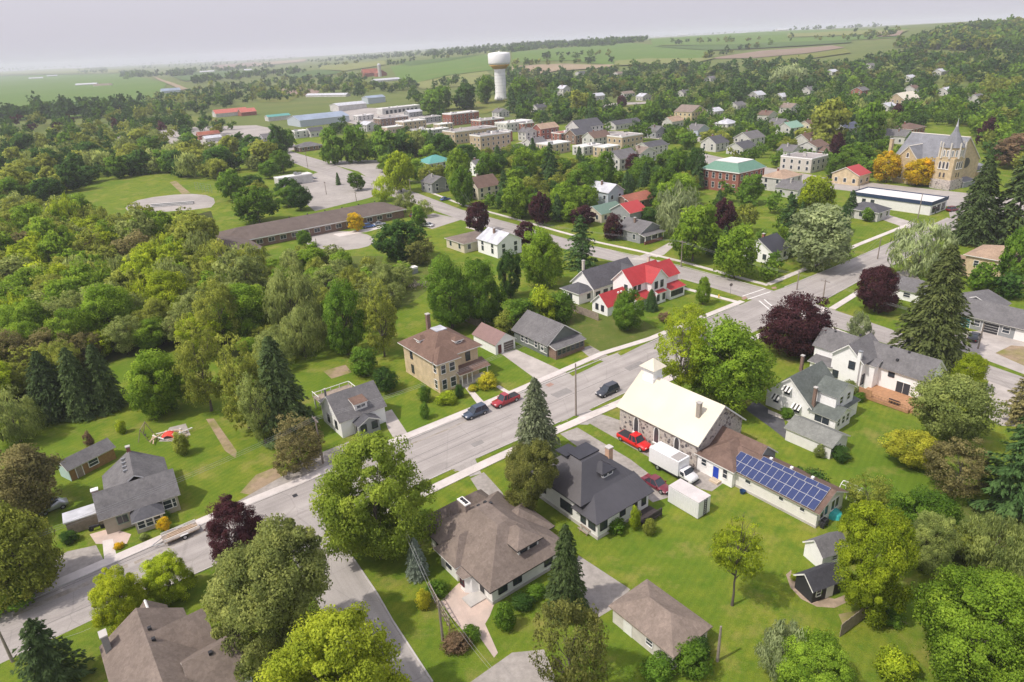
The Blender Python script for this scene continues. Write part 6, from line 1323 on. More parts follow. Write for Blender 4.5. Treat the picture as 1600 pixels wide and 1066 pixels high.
t = thing('blue_tub', 'small blue tub on the grass below the solar roof', 'tub', P(1160, 771)); MB().lathe([(.3, 0), (.42, .5), (.38, .5), (.28, .08)], 12).build('tub_body', mat('dark_blue_tub', (.03, .07, .16), .5, .1, 2), t)
t = thing('picnic_table', 'brown picnic table by the white stucco corner', 'table', P(917, 830), TH + R(90)); MB().box(-.9, -.4, .68, .9, .4, .75).build('table_top', M_WOOD, t)
for sy in (-1, 1): MB().box(-.9, sy * .72 - .13, .42, .9, sy * .72 + .13, .47).build('bench', M_WOOD, t)
for sx in (-1, 1): MB().tube((sx * .6, -.75, 0), (sx * .6, .3, .7), .05).tube((sx * .6, .75, 0), (sx * .6, -.3, .7), .05).build('leg', M_WOOD, t)
t = thing('patio_trellis', 'leaning grey timber trellis along the patio edge', 'trellis', P(688, 985)); 
a0, b0 = P(672, 930), P(703, 985)
for k in range(9): q = (a0.lerp(b0, k / 8) - t.location); MB().box(q.x - .06, q.y - .06, 0, q.x + .06, q.y + .06, 1.9).build('upright', M_WOOD, t)
for z in (.5, 1.2, 1.85): MB().tube(a0 - t.location + Vector((0, 0, z)), b0 - t.location + Vector((0, 0, z)), .05, .05, 4).build('rail', M_WOOD, t)
t = thing('stop_sign', 'stop sign on a post seen from behind at the corner', 'sign', P(1141, 461), TH + R(60)); MB().tube((0, 0, 0), (0, 0, 2.9), .04, .04, 6).build('post', M_METAL, t)
o = MB().prism([(.42 * math.cos(R(22.5 + 45 * k)), .42 * math.sin(R(22.5 + 45 * k))) for k in range(8)], 0, .03).build('sign_plate', mat('sign_back', (.14, .12, .12), .6, .1, 2), t); o.location = (-.06, 0, 2.6); o.rotation_euler = (0, math.pi / 2, 0)
t = thing('hydrant_marker', 'yellow hydrant on the corner lawn', 'hydrant', P(1123, 466)); MB().lathe([(.2, 0), (.16, .1), (.16, .65), (.2, .7), (.1, .9)], 10).build('hydrant_body', mat('hydrant_yellow', (.75, .5, .03), .5, .05, 2), t)
# junk on the rubble patch of the left lawn
t = thing('junk_pile', 'heap of pale boards under a red tarp on the left lawn', 'junk pile', P(266, 682)); random.seed(5)
for k in range(16): a_ = random.uniform(0, 3.1); x, y = random.uniform(-2.6, 2.6), random.uniform(-1.6, 1.6); MB().tube((x - math.cos(a_) * 1.3, y - math.sin(a_) * 1.3, .1 + .05 * k * .6), (x + math.cos(a_) * 1.3, y + math.sin(a_) * 1.3, .2 + .04 * k), .1, .1, 4).build('board', MATS['raw_lumber'] if k % 3 else M_WHITE, t)
tp = MB(); g = [[(x * .55 - 1.1, y * .45 - .9, .95 - .10 * ((x - 2) ** 2 + (y - 2) ** 2) + random.uniform(-.1, .1)) for y in range(5)] for x in range(5)]
for i in range(4):
    for j in range(4): tp.face([g[i][j], g[i + 1][j], g[i + 1][j + 1], g[i][j + 1]])
tp.build('tarp', mat('red_tarp', (.60, .06, .04), .6, .1, 3), t)
t = thing('swing_frame', 'grey swing frame beside the junk heap on the left lawn', 'swing', P(228, 684), R(100)); f = MB()
for x in (-1.3, 1.3): f.tube((x, -.8, 0), (x, 0, 2.3), .06).tube((x, .8, 0), (x, 0, 2.3), .06)
f.tube((-1.5, 0, 2.3), (1.5, 0, 2.3), .06); f.build('frame', M_WOOD, t); MB().box(-.3, -.15, .5, .3, .15, .55).tube((-.28, 0, .5), (-.28, 0, 2.3), .015, .015, 4).tube((.28, 0, .5), (.28, 0, 2.3), .015, .015, 4).build('seat', M_DARK, t)
t = thing('utility_vehicle', 'small pale truck parked behind the grey cottage lean-to', 'truck', P(83, 797), R(40)); bm = MB(); loft(bm, [ring(-1.7, .75, .4, 1.1), ring(-.2, .78, .35, 1.1), ring(.9, .78, .35, 1.6, .15), ring(1.5, .75, .35, 1.0), ring(2.0, .68, .4, .85)]); bm.build('body', P_SIL, t, True); MB().box(.1, -.66, 1.15, .95, .66, 1.62).build('glasshouse', M_GLASS, t)
for sx in (-1, 1.2):
    for sy in (-1, 1): wheel(t, sx, sy * .8, .33, .2)
t = thing('motorcycle', 'dark motorcycle on the terrace of the grey cottage', 'motorcycle', P(152, 828), R(25)); MB().tube((-.6, 0, .55), (.5, 0, .75), .16, .14, 8).box(-.8, -.14, .72, .1, .14, .84).tube((.5, 0, .75), (.72, 0, .35), .05, .05, 6).tube((.35, -.35, 1.0), (.35, .35, 1.0), .03, .03, 6).build('body', M_DARK, t)
for x in (-.65, .75): MB().tube((x, -.06, .32), (x, .06, .32), .32, .32, 14).build('wheel', M_TYRE, t)
t = thing('shed_canopy', 'small white metal-framed greenhouse behind the solar hall', 'greenhouse', P(1342, 782), TH); f = MB()
for y in (0, 1.2, 2.4):
    for k in range(6): a1, a2 = math.pi * k / 6, math.pi * (k + 1) / 6; f.tube((1.1 * math.cos(a1), y, 1.9 * math.sin(a1)), (1.1 * math.cos(a2), y, 1.9 * math.sin(a2)), .05, .05, 4)
for k in range(1, 6): a1 = math.pi * k / 6; f.tube((1.1 * math.cos(a1), 0, 1.9 * math.sin(a1)), (1.1 * math.cos(a1), 2.4, 1.9 * math.sin(a1)), .04, .04, 4)
f.build('frame', M_WHITE, t); t2 = thing('tarpaulin_heap', 'turquoise tarpaulin heap at the end of the solar hall', 'tarpaulin', P(1302, 805)); MB().lathe([(1.2, 0), (1.0, .5), (.6, .85), (.1, 1.0)], 9).build('tarpaulin_sheet', mat('turquoise_tarp', (.05, .40, .40), .5, .15, 2), t2)
t2 = thing('barbecue', 'black barbecue cart behind the solar hall', 'barbecue', P(1287, 823), TH); MB().box(-.6, -.3, .5, .6, .3, .9).box(-.4, -.28, .9, .4, .28, 1.2).build('grill', M_DARK, t2)
for sx in (-.5, .5): MB().box(sx - .04, -.25, 0, sx + .04, .25, .5).build('leg', M_DARK, t2)
# small shed and trailer in the scrub behind the big maple
h = Bld('storage_trailer', 'small white trailer in the scrub above the two big maples', (637, 431), cat='trailer'); h.vol(0, 0, 3.4, 1.8, 1.6, 'flat', .05, .1, M_GREYSID, R_WHITE)
t = thing('brush_heap', 'pale heap of rubble and brush below the small white trailer', 'heap', P(648, 447)); random.seed(9); f = MB()
for k in range(50): x, y = random.gauss(0, 2.2), random.gauss(0, 1.4); f.tube((x, y, 0), (x + random.uniform(-.9, .9), y + random.uniform(-.9, .9), random.uniform(.3, 1.3)), .12, .08, 4)
f.build('branches', mat('bleached_wood', (.42, .36, .32), .9, .2, 2), t)
# ball-field backstop and bleachers
t = thing('backstop_fence', 'chain-link backstop behind the ball field', 'fence', P(318, 300), R(-40)); 
for k in range(6): MB().tube((k * 3 - 7, 0, 0), (k * 3 - 7, 0, 4), .06).build('post', M_METAL, t)
for z in (1, 2, 3, 4): MB().tube((-7, 0, z), (8, 0, z), .03, .03, 4).build('rail', M_METAL, t)
t = thing('bleachers', 'low white bleachers at the edge of the infield', 'bleachers', P(268, 322), R(8))
for k in range(3): MB().box(-9, k * .8, .3 + k * .4, 9, k * .8 + .5, .36 + k * .4).build('bench', M_WHITE, t)
MB().box(-9, 0, 0, 9, .1, .3).box(-9, 2.0, 0, 9, 2.1, 1.1).build('frame', M_METAL, t)

# ------------------------------------------------------------------ trees one can pick out, fitted to the survey
random.seed(21)
def T(kind, col, box, label, clear=.14, name=None, cat='tree', **kw):
    nm = name or {'maple': 'maple_tree', 'oak': 'broadleaf_tree', 'airy': 'thin_leaved_tree', 'willow': 'willow_tree', 'spruce': 'spruce_tree', 'pine': 'pine_tree', 'shrub': 'shrub'}[kind]
    clear = clear if clear > .2 else clear * .45
    return tree_box(nm, label, 'shrub' if kind == 'shrub' else cat, kind, col, *box, clear=clear, **kw)
# foreground
T('maple', (.26, .345, .05), (490, 664, 674, 880), 'big bright maple overhanging the street beside the side road', .1)
T('maple', 'purple', (320, 766, 414, 880), 'dark purple maple at the kerb near the trailer', .1)
T('oak', (.265, .305, .09), (326, 806, 530, 1050), 'huge feathery olive tree left of the side road', .06)
T('maple', (.345, .41, .04), (405, 940, 640, 1190), 'large yellow-green tree cut by the bottom edge', .06)
T('maple', (.37, .44, .03), (140, 886, 228, 986), 'small lime street tree left of its twin', .1); T('maple', 'lime', (221, 858, 301, 940), 'small lime street tree closer to the purple maple', .1)
T('pine', 'fir', (38, 966, 142, 1110), 'dark ragged spruce at the bottom left corner')
T('spruce', 'blue', (632, 844, 674, 914), 'small blue spruce on the bungalow lawn')
T('spruce', (.17, .20, .11), (798, 596, 880, 740), 'tall grey-green spruce at the street edge behind another conifer'); T('oak', 'browng', (782, 680, 876, 806), 'wide brownish conifer in front of the grey-green spruce')
T('spruce', 'spruce', (848, 836, 924, 982), 'dense dark spruce beside the bungalow wall'); T('airy', 'browng', (828, 925, 950, 1085), 'thin twiggy tree in front of the bungalow spruce', .1)
T('airy', 'lime', (1108, 806, 1200, 902), 'pruned tree with bare forked trunk alone on the back lawn', .42)
T('willow', 'silver', (1178, 952, 1272, 1066), 'pale willowy shrub tree at the bottom of the back lawn', .03); T('maple', 'maple', (1213, 980, 1345, 1110), 'round green tree cut by the bottom edge right of the pale willowy one', .05)
T('maple', 'maple', (1428, 868, 1640, 1090), 'massive maple filling the lower right corner', .06); T('oak', 'lime', (1300, 775, 1432, 958), 'loose lime tree leaning over the garden sheds', .1)
T('maple', 'sage', (1412, 790, 1492, 895), 'grey-green tree behind the lime one at the sheds', .08); T('willow', 'sage', (1502, 788, 1612, 905), 'silvery bush-like tree at the right edge above the massive maple', .04)
T('pine', 'greenb', (1520, 640, 1640, 830), 'dark evergreen at the right edge'); T('airy', 'brown', (1446, 672, 1562, 778), 'brownish twiggy tree left of the dark evergreen', .06); T('oak', (.42, .43, .05), (1378, 662, 1468, 734), 'golden yellow bush on the green back lawn', .02, name='golden_bush', cat='bush')
T('oak', 'sage', (1426, 572, 1556, 706), 'large pale green tree hiding the end of the deck house', .1); T('maple', 'lime', (1490, 545, 1542, 612), 'compact lime tree behind the large pale green one', .1); T('pine', 'brown', (1562, 575, 1625, 672), 'thin brownish pine by the right driveway')
T('maple', 'mid', (1385, 745, 1500, 850), 'mid-green thicket tree behind the yellow bush', .05); T('airy', 'olive', (1320, 735, 1395, 800), 'thin young tree by the white greenhouse frame', .1); T('oak', 'olive', (1480, 815, 1560, 885), 'olive tree between the silvery tree and the massive maple', .08)
# around the church and intersection
T('maple', 'maple', (1066, 484, 1216, 632), 'broad bright maple right behind the stone church', .18); T('airy', 'lime', (1020, 487, 1110, 604), 'half-bare tree leaning over the belfry', .25)
T('maple', 'purple', (1188, 452, 1304, 556), 'big dark purple maple near the intersection', .08); T('maple', 'purple', (1337, 409, 1409, 486), 'round purple maple right of the bigger purple one', .1)
T('spruce', (.125, .155, .05), (1388, 384, 1512, 588), 'tall dark spruce towering left of the workshop'); T('willow', 'silver', (1323, 483, 1368, 540), 'small silvery round tree at the cross street', .08); T('willow', 'silver', (1390, 338, 1492, 430), 'pale wind-swept tree at the far end of the main street', .1)
T('spruce', 'spruce', (1478, 250, 1560, 390), 'dark spruce left in the pair beside the brick church lawn'); T('spruce', 'spruce', (1530, 232, 1630, 392), 'wide dark spruce at the right edge below the church'); T('maple', 'mid', (1566, 345, 1625, 445), 'green tree over the tan brick house roof', .1); T('shrub', 'mid', (1515, 408, 1560, 455), 'dense shrub at the foot of the tan brick house'); T('shrub', 'dark', (1555, 420, 1606, 466), 'second darker shrub beside the tan brick house')
T('maple', 'silver', (1224, 316, 1342, 418), 'big silvery maple over the street corner', .08); T('maple', 'lime', (1242, 270, 1310, 338), 'fresh green tree behind the big silvery maple', .08); T('spruce', 'greenb', (1314, 298, 1341, 342), 'slim spruce beside the small white bungalow'); T('pine', 'greenb', (1210, 305, 1252, 375), 'dark conifer left of the big silvery maple')
T('maple', 'maple', (1114, 345, 1188, 432), 'bright maple in the leafy yard left of the black-roofed porch house', .12); T('maple', 'maple', (1044, 315, 1126, 405), 'bright maple behind the streetlight pole', .12); T('maple', 'purple', (1107, 305, 1153, 368), 'purple tree between the two bright maples', .1); T('willow', 'silver', (1020, 283, 1100, 368), 'large silvery tree below the mansard hall', .08); T('oak', 'olive', (1148, 315, 1186, 362), 'olive tree under the mansard hall wall', .1)
T('maple', 'mid', (1148, 270, 1196, 318), 'leafy tree in front of the mansard hall', .1); T('spruce', 'greenb', (965, 268, 992, 315), 'spruce in front of the pale blue house'); T('spruce', 'greenb', (990, 265, 1018, 312), 'second spruce right of the pale blue house'); T('maple', 'mid', (1012, 258, 1052, 312), 'green tree between the spruces and the silvery tree', .1)
T('maple', 'purple', (941, 331, 976, 374), 'purple tree at the brick-railed porch', .08); T('maple', 'maple', (1086, 428, 1113, 475), 'young conical tree on the farmhouse corner lawn', .06); T('spruce', 'greenb', (1004, 452, 1030, 490), 'small spruce against the red-roofed farmhouse'); T('maple', 'mid', (955, 448, 1009, 516), 'bushy tree hiding the farmhouse wing', .05); T('airy', 'lime', (1036, 470, 1106, 535), 'thin pale tree on the corner lawn by the street', .15)
T('maple', 'maple', (812, 348, 884, 446), 'bright maple across from the grey-roofed house', .08); T('pine', 'greenb', (880, 338, 936, 428), 'dark cedar pair beside the bright maple'); T('maple', 'purple', (824, 296, 862, 350), 'purple tree above the bright maple', .08); T('maple', 'purple', (801, 342, 838, 388), 'low purple tree at the street left of the bright maple', .08); T('maple', 'purple', (888, 318, 933, 352), 'wide purple tree above the dark cedars', .08)
T('maple', 'maple', (855, 281, 904, 338), 'fresh maple between two purple trees', .08); T('maple', 'maple', (779, 272, 839, 338), 'fresh round maple behind the street', .08); T('oak', 'mid', (880, 252, 935, 318), 'tall green tree behind the fresh maples', .08); T('oak', 'dark', (774, 386, 818, 465), 'dark narrow tree left of the bright maple', .06); T('maple', 'purple', (724, 312, 766, 362), 'purple tree at the kerb by the brown gabled house', .08); T('maple', 'mid', (700, 255, 742, 320), 'leafy tree left of the brown gabled house', .08); T('spruce', 'greenb', (846, 245, 878, 300), 'dark conifer above the fresh maple')
T('maple', 'mid', (658, 392, 745, 512), 'big dark maple behind the barn, left of its twin', .08); T('maple', 'mid', (712, 394, 790, 505), 'big dark maple behind the barn, right of its twin', .08); T('maple', 'dark', (578, 337, 668, 406), 'round dark tree on the school lawn', .05); T('airy', 'browng', (626, 362, 682, 412), 'brownish tree right of the round dark one', .08)
T('oak', 'mid', (497, 430, 572, 552), 'tall lobed tree at the edge of the woods', .1); T('airy', 'olive', (562, 425, 622, 552), 'olive airy tree right of the tall lobed one', .15); T('willow', 'sage', (400, 398, 502, 525), 'broad pale willow at the edge of the woods', .04); T('willow', 'sage', (572, 406, 628, 470), 'small pale willow above the airy tree', .05); T('willow', 'olive', (348, 372, 424, 455), 'brownish rounded tree beside the school wing', .05); T('willow', 'sage', (430, 470, 510, 560), 'pale weeping tree in front of the broad willow', .04)
T('spruce', 'spruce', (398, 528, 500, 705), 'large dark spruce beside the small white house'); T('airy', 'brown', (412, 640, 508, 736), 'half-bare brown cedar by the gravel lane', .03)
T('spruce', 'fir', (48, 545, 132, 668), 'leftmost dark spruce of the row on the left lawn'); T('spruce', 'spruce', (100, 540, 168, 662), 'second dark spruce of the row on the left lawn'); T('spruce', 'spruce', (140, 536, 204, 652), 'third dark spruce of the row on the left lawn'); T('maple', 'maple', (193, 534, 291, 648), 'full round maple right of the spruce row', .06)
T('airy', 'olive', (268, 480, 352, 640), 'tall thin olive tree at the lawn edge', .12); T('airy', 'olive', (330, 510, 412, 668), 'thin olive tree right of the tall one', .12); T('airy', 'sage', (372, 560, 432, 705), 'pale thin tree left of the large dark spruce', .1); T('airy', 'olive', (300, 430, 380, 540), 'airy olive tree behind the lawn edge trees', .1)
T('willow', 'sage', (-30, 600, 62, 695), 'grey-green willow at the left edge', .04); T('oak', 'brown', (-40, 680, 92, 812), 'brownish tree mass at the left edge by the shed', .04); T('maple', 'olive', (-50, 770, 88, 942), 'dense bush tree at the lower left edge', .02); T('shrub', 'mid', (-40, 880, 62, 955), 'leafy hedge shrub at the left kerb')
# shrubs and small plants
for c, b_, l in (('mid', (541, 542, 593, 588), 'round green shrub on the lawn behind the yellow brick house'), ('dark', (582, 574, 623, 613), 'darker round shrub left of the yellow brick house'), ('gold', (744, 580, 780, 608), 'clipped golden shrub at the brick house porch'), ('gold', (730, 601, 746, 612), 'tiny golden shrub beside the clipped one'), ('lime', (680, 612, 714, 632), 'low pale flowering shrub under the brick bay window'), ('dark', (709, 600, 726, 622), 'dark shrub at the porch corner'), ('gold', (649, 918, 673, 952), 'pale variegated round shrub by the trellis'), ('mid', (664, 905, 702, 934), 'low green hedge at the patio corner'), ('mid', (770, 938, 806, 984), 'round green shrub at the patio path'), ('mid', (722, 976, 752, 1004), 'green shrub at the lower end of the patio'), ('russet', (688, 985, 735, 1022), 'reddish shrub under the trellis'), ('mid', (822, 910, 856, 936), 'shrub against the bungalow wall'), ('dark', (798, 928, 836, 950), 'dark shrub at the bungalow corner'), ('dark', (862, 752, 898, 784), 'dark shrub behind the black-roofed house'), ('mid', (946, 806, 980, 834), 'low hedge along the black-roofed house'), ('lime', (982, 790, 1002, 830), 'pale bush by the dark deck'), ('olive', (1003, 808, 1026, 836), 'scruffy bush below the dark deck'), ('mid', (1000, 1020, 1052, 1066), 'vine clump on the near garage wall'), ('mid', (1052, 1000, 1112, 1060), 'vine clump on the right of the garage'), ('dark', (1072, 990, 1110, 1030), 'dark vine clump at the garage corner'),
                ('sage', (1315, 595, 1342, 618), 'white-flowering shrub at the deck house corner'), ('mid', (1333, 612, 1352, 628), 'small green shrub beside the cedar deck'), ('mid', (1217, 636, 1242, 655), 'green shrub under the striped awnings'), ('dark', (1296, 695, 1330, 722), 'dark hedge at the long garage end'), ('sage', (1272, 694, 1290, 716), 'climbing plant on the long garage wall'), ('yellow', (245, 808, 266, 830), 'bright yellow shrub at the grey cottage'), ('yellow', (177, 846, 193, 858), 'small yellow shrub at the cottage path'), ('sage', (217, 832, 232, 844), 'grey round shrub in the cottage bed'), ('mid', (246, 797, 266, 814), 'green shrub above the bright yellow one'), ('dark', (92, 828, 122, 850), 'dark round shrub by the gravel parking'), ('russet', (130, 672, 145, 700), 'small purple-leaved sapling on the left lawn'), ('lime', (180, 655, 196, 678), 'young green sapling on the left lawn'), ('olive', (268, 675, 296, 712), 'small tree beside the junk heap'), ('mid', (652, 600, 674, 628), 'leafy sapling by the brick house wall'), ('mid', (655, 628, 672, 655), 'small bush by the front kerb'), ('mid', (1265, 912, 1285, 934), 'fern-like plant at the dark shed'), ('lime', (1235, 892, 1248, 908), 'pale plant in the curved bed'), ('lime', (1370, 1008, 1432, 1066), 'yellow-green bush near the bottom right'), ('mid', (1374, 952, 1412, 978), 'weedy bush beyond the board fence'), ('russet', (1028, 487, 1052, 504), 'pinkish shrub by the farmhouse corner'), ('mid', (1346, 324, 1368, 346), 'clipped shrub at the small white bungalow'), ('dark', (1232, 742, 1300, 765), 'climbing plant behind the solar roof')):
    T('shrub', c, b_, l)
# scrub of the overgrown lot behind the sage house
for i, (c, b_, l) in enumerate((('mid', (780, 465, 842, 520), 'scrubby green bush behind the pink garage roof'), ('lime', (822, 445, 872, 510), 'lime scrub in front of the grey-roofed house'), ('mid', (850, 455, 902, 505), 'scrub bush at the weathered board fence'), ('olive', (770, 488, 808, 525), 'olive scrub beside the barn'), ('maple', (826, 448, 852, 480), 'conical lime bush under the dark trees'))): T('shrub', c, b_, l)
# street trees around the school and towards downtown
for k, c, b_, l in (('maple', 'yellow', (541, 331, 570, 360), 'golden yellow tree in front of the school'), ('maple', 'mid', (462, 357, 488, 385), 'small round tree at the school entrance'), ('willow', 'lime', (578, 272, 620, 312), 'lime willow at the right end of the school'), ('willow', 'sage', (612, 296, 652, 330), 'grey-green tree by the school street'), ('willow', 'sage', (645, 310, 678, 338), 'second grey-green tree nearer the staff lot'),
                    ('maple', 'mid', (495, 196, 540, 252), 'leafy maple at the left of the downtown row'), ('maple', 'mid', (530, 192, 580, 250), 'taller leafy maple second in the downtown row'), ('maple', 'mid', (572, 200, 622, 250), 'third leafy maple in the downtown row'), ('maple', 'dark', (612, 203, 650, 248), 'dark maple fourth in the downtown row'), ('oak', 'sage', (640, 200, 668, 245), 'grey-green tree fifth in the downtown row'), ('maple', 'dark', (660, 206, 716, 250), 'wide dark maple at the right of the downtown row'), ('maple', 'lime', (596, 232, 650, 296), 'lime tree in front of the teal roof'), ('maple', 'maple', (690, 228, 738, 300), 'green maple right of the teal roof'), ('maple', 'mid', (740, 235, 790, 290), 'green tree below the big tan block'), ('spruce', 'greenb', (766, 228, 790, 265), 'dark spruce in front of the tan shop'), ('maple', 'dark', (418, 192, 452, 236), 'dark maple left of the brown brick bungalow'), ('maple', 'mid', (420, 232, 460, 268), 'green tree at the street bend'), ('maple', 'mid', (335, 262, 385, 312), 'green tree left of the school lot'), ('maple', 'mid', (362, 286, 438, 345), 'broad dark tree between the woods and the school lot'), ('maple', 'mid', (430, 200, 462, 228), 'tree above the street bend'), ('spruce', 'dark', (524, 270, 534, 290), 'slim dark cypress in the parking island'), ('maple', 'mid', (542, 268, 572, 296), 'round tree in the parking island'),
                    ('maple', 'maple', (800, 228, 842, 285), 'bright tree in front of the red brick corner'), ('pine', 'greenb', (842, 225, 876, 290), 'dark fir in front of the tan shop wall'), ('maple', 'purple', (975, 238, 1000, 268), 'dark purple tree at the large white house'), ('maple', 'mid', (1040, 232, 1075, 285), 'pale green tree left of the mansard hall'), ('maple', 'dark', (1068, 228, 1108, 285), 'dark tree touching the mansard hall'), ('maple', 'mid', (925, 232, 962, 300), 'tall green tree left of the large white house'), ('maple', 'mid', (640, 318, 668, 352), 'street tree at the staff lot corner'),
                    ('maple', 'yellow', (1366, 233, 1412, 282), 'golden tree left of the brick church'), ('maple', 'yellow', (1412, 244, 1462, 288), 'second golden tree at the brick church wall'), ('maple', 'mid', (1290, 236, 1332, 278), 'green tree left of the red-roofed shop'), ('maple', 'mid', (1310, 220, 1370, 262), 'wide green tree behind the red-roofed shop'), ('airy', 'russet', (1556, 205, 1625, 260), 'rust-brown tree at the right edge behind the church'), ('maple', 'purple', (1296, 205, 1322, 250), 'dark purple tree near the navy roof'), ('maple', 'purple', (1528, 182, 1560, 226), 'dark purple tree right of the spire'),
                    ('oak', 'olive', (1265, 150, 1328, 222), 'tall olive tree left of the navy roof'), ('oak', 'mid', (1336, 155, 1386, 220), 'tall green tree right of the navy roof'), ('willow', 'silver', (1200, 98, 1262, 135), 'pale silver-leaved tree in the upper grove'), ('oak', 'olive', (888, 138, 925, 176), 'rounded olive tree on the slope right of the tower'), ('maple', 'purple', (962, 148, 982, 166), 'small purple tree by the park bungalow'), ('maple', 'mid', (955, 165, 980, 190), 'round tree on the park lawn'), ('maple', 'purple', (1390, 160, 1412, 192), 'purple tree in front of the cream-roofed chapel'), ('maple', 'purple', (1440, 155, 1470, 180), 'wide purple tree right of the cream-roofed chapel'),
                    ('maple', 'mid', (655, 138, 696, 176), 'green tree left below the water tower'), ('maple', 'dark', (705, 128, 748, 168), 'dark tree just left of the water tower'), ('maple', 'mid', (672, 132, 712, 170), 'bushy tree between the two left of the water tower'), ('oak', 'mid', (745, 115, 775, 158), 'tree touching the water tower on its left'), ('maple', 'mid', (795, 118, 830, 158), 'tree touching the water tower on its right'), ('spruce', 'greenb', (786, 138, 814, 178), 'dark spruce in front of the water tower stem')):
    T(k, c, b_, l)

# ------------------------------------------------------------------ woods and town trees between the landmarks
def inside(p, poly):
    x, y = p; r = False; n = len(poly)
    for i in range(n):
        x1, y1 = poly[i]; x2, y2 = poly[(i + 1) % n]
        if (y1 > y) != (y2 > y) and x < (x2 - x1) * (y - y1) / (y2 - y1) + x1: r = not r
    return r
FOOT = [f for b_ in BL for f in b_.foot]; FPX = []
for p, r_ in FOOT: q = Q((p.x, p.y, p.z + 3)); FPX.append((q[0], q[1], q[2], r_ * F_PX / q[2]))
OPEN = [[(452, 232), (655, 298), (800, 345), (932, 380), (1200, 446), (1200, 475), (930, 408), (800, 372), (645, 322), (430, 247)], [(495, 248), (595, 246), (610, 285), (560, 290)], [(430, 296), (500, 264), (605, 298), (575, 315), (490, 335)], [(1200, 262), (1512, 300), (1510, 326), (1290, 296)], [(500, 152), (640, 158), (700, 195), (560, 205)], [(80, 328), (280, 280), (345, 300), (340, 330), (150, 345)], [(935, 160), (1015, 160), (1022, 180), (940, 186)], [(715, 158), (790, 152), (795, 172), (700, 184)], [(770, 195), (840, 195), (840, 245), (690, 250), (690, 200)], [(345, 205), (480, 195), (480, 215), (350, 218)]]
M_FAR = None
def far_mat():
    global M_FAR
    if M_FAR: return M_FAR
    m = foliage('far_leaves', .25); nt = m.node_tree; oi = [n for n in nt.nodes if n.type == 'OBJECT_INFO'][0]; at = nt.nodes.new('ShaderNodeAttribute'); at.attribute_name = 'leafcol'
    for l in list(oi.outputs['Color'].links): nt.links.new(at.outputs['Color'], l.to_socket)
    M_FAR = m; return m
def scatter(poly, n, arange, prng, tries=34, sep=.78, hfac=(1.5, 2.2), strict=True):
    """ground points inside a surveyed outline, apart from one another, from buildings and from open ground"""
    us = [p[0] for p in poly]; vs = [p[1] for p in poly]; out = []; cell = {}
    for (x, y, a) in TREES: cell.setdefault((int(x // 14), int(y // 14)), []).append((x, y, a))
    for _ in range(n * tries):
        if len(out) >= n: break
        u, v = prng.uniform(min(us), max(us)), prng.uniform(min(vs), max(vs))
        if not inside((u, v), poly) or (strict and any(inside((u, v), o) for o in OPEN)): continue
        p = P(u, v); a = prng.uniform(*arange); ok = True
        for i in (-1, 0, 1):
            for j in (-1, 0, 1):
                for (x, y, b_) in cell.get((int(p.x // 14) + i, int(p.y // 14) + j), ()):
                    if (x - p.x) ** 2 + (y - p.y) ** 2 < (sep * (a + b_)) ** 2: ok = False; break
        if not ok: continue
        h_ = a * prng.uniform(*hfac); c = Q((p.x, p.y, p.z + h_ * .55)); rp = a * F_PX / c[2]; hp = h_ * .5 * F_PX / c[2]
        if strict:
            for (f, r_) in FOOT:
                if (f.x - p.x) ** 2 + (f.y - p.y) ** 2 < (r_ + a * .5) ** 2: ok = False; break
            if ok:
                for (fu, fv, fd, fr) in FPX:
                    if fd > c[2] and abs(fu - c[0]) < rp + fr * .35 and -hp * .8 < fv - c[1] < hp * 1.0 + 2: ok = False; break
        if not ok: continue
        cell.setdefault((int(p.x // 14), int(p.y // 14)), []).append((p.x, p.y, a)); out.append((p, a, h_, rp))
    return out
CW = {'gold': 'golden', 'mid': 'mid-green', 'maple': 'bright green', 'lime': 'lime green', 'dark': 'dark green', 'olive': 'olive', 'sage': 'grey-green', 'silver': 'silvery', 'purple': 'purple', 'brown': 'brownish', 'browng': 'brown-green', 'greenb': 'dark evergreen', 'spruce': 'dark', 'russet': 'reddish', 'fir': 'blackish'}
KW = {'maple': 'full round tree', 'oak': 'uneven broad tree', 'airy': 'thin half-leafed tree', 'willow': 'feathery tree', 'spruce': 'pointed spruce', 'pine': 'ragged conifer'}
NW_ = {'maple': 'maple_tree', 'oak': 'broadleaf_tree', 'airy': 'thin_leaved_tree', 'willow': 'willow_tree', 'spruce': 'spruce_tree', 'pine': 'pine_tree'}
STUFF = []; SCAT = []; CNT = {}
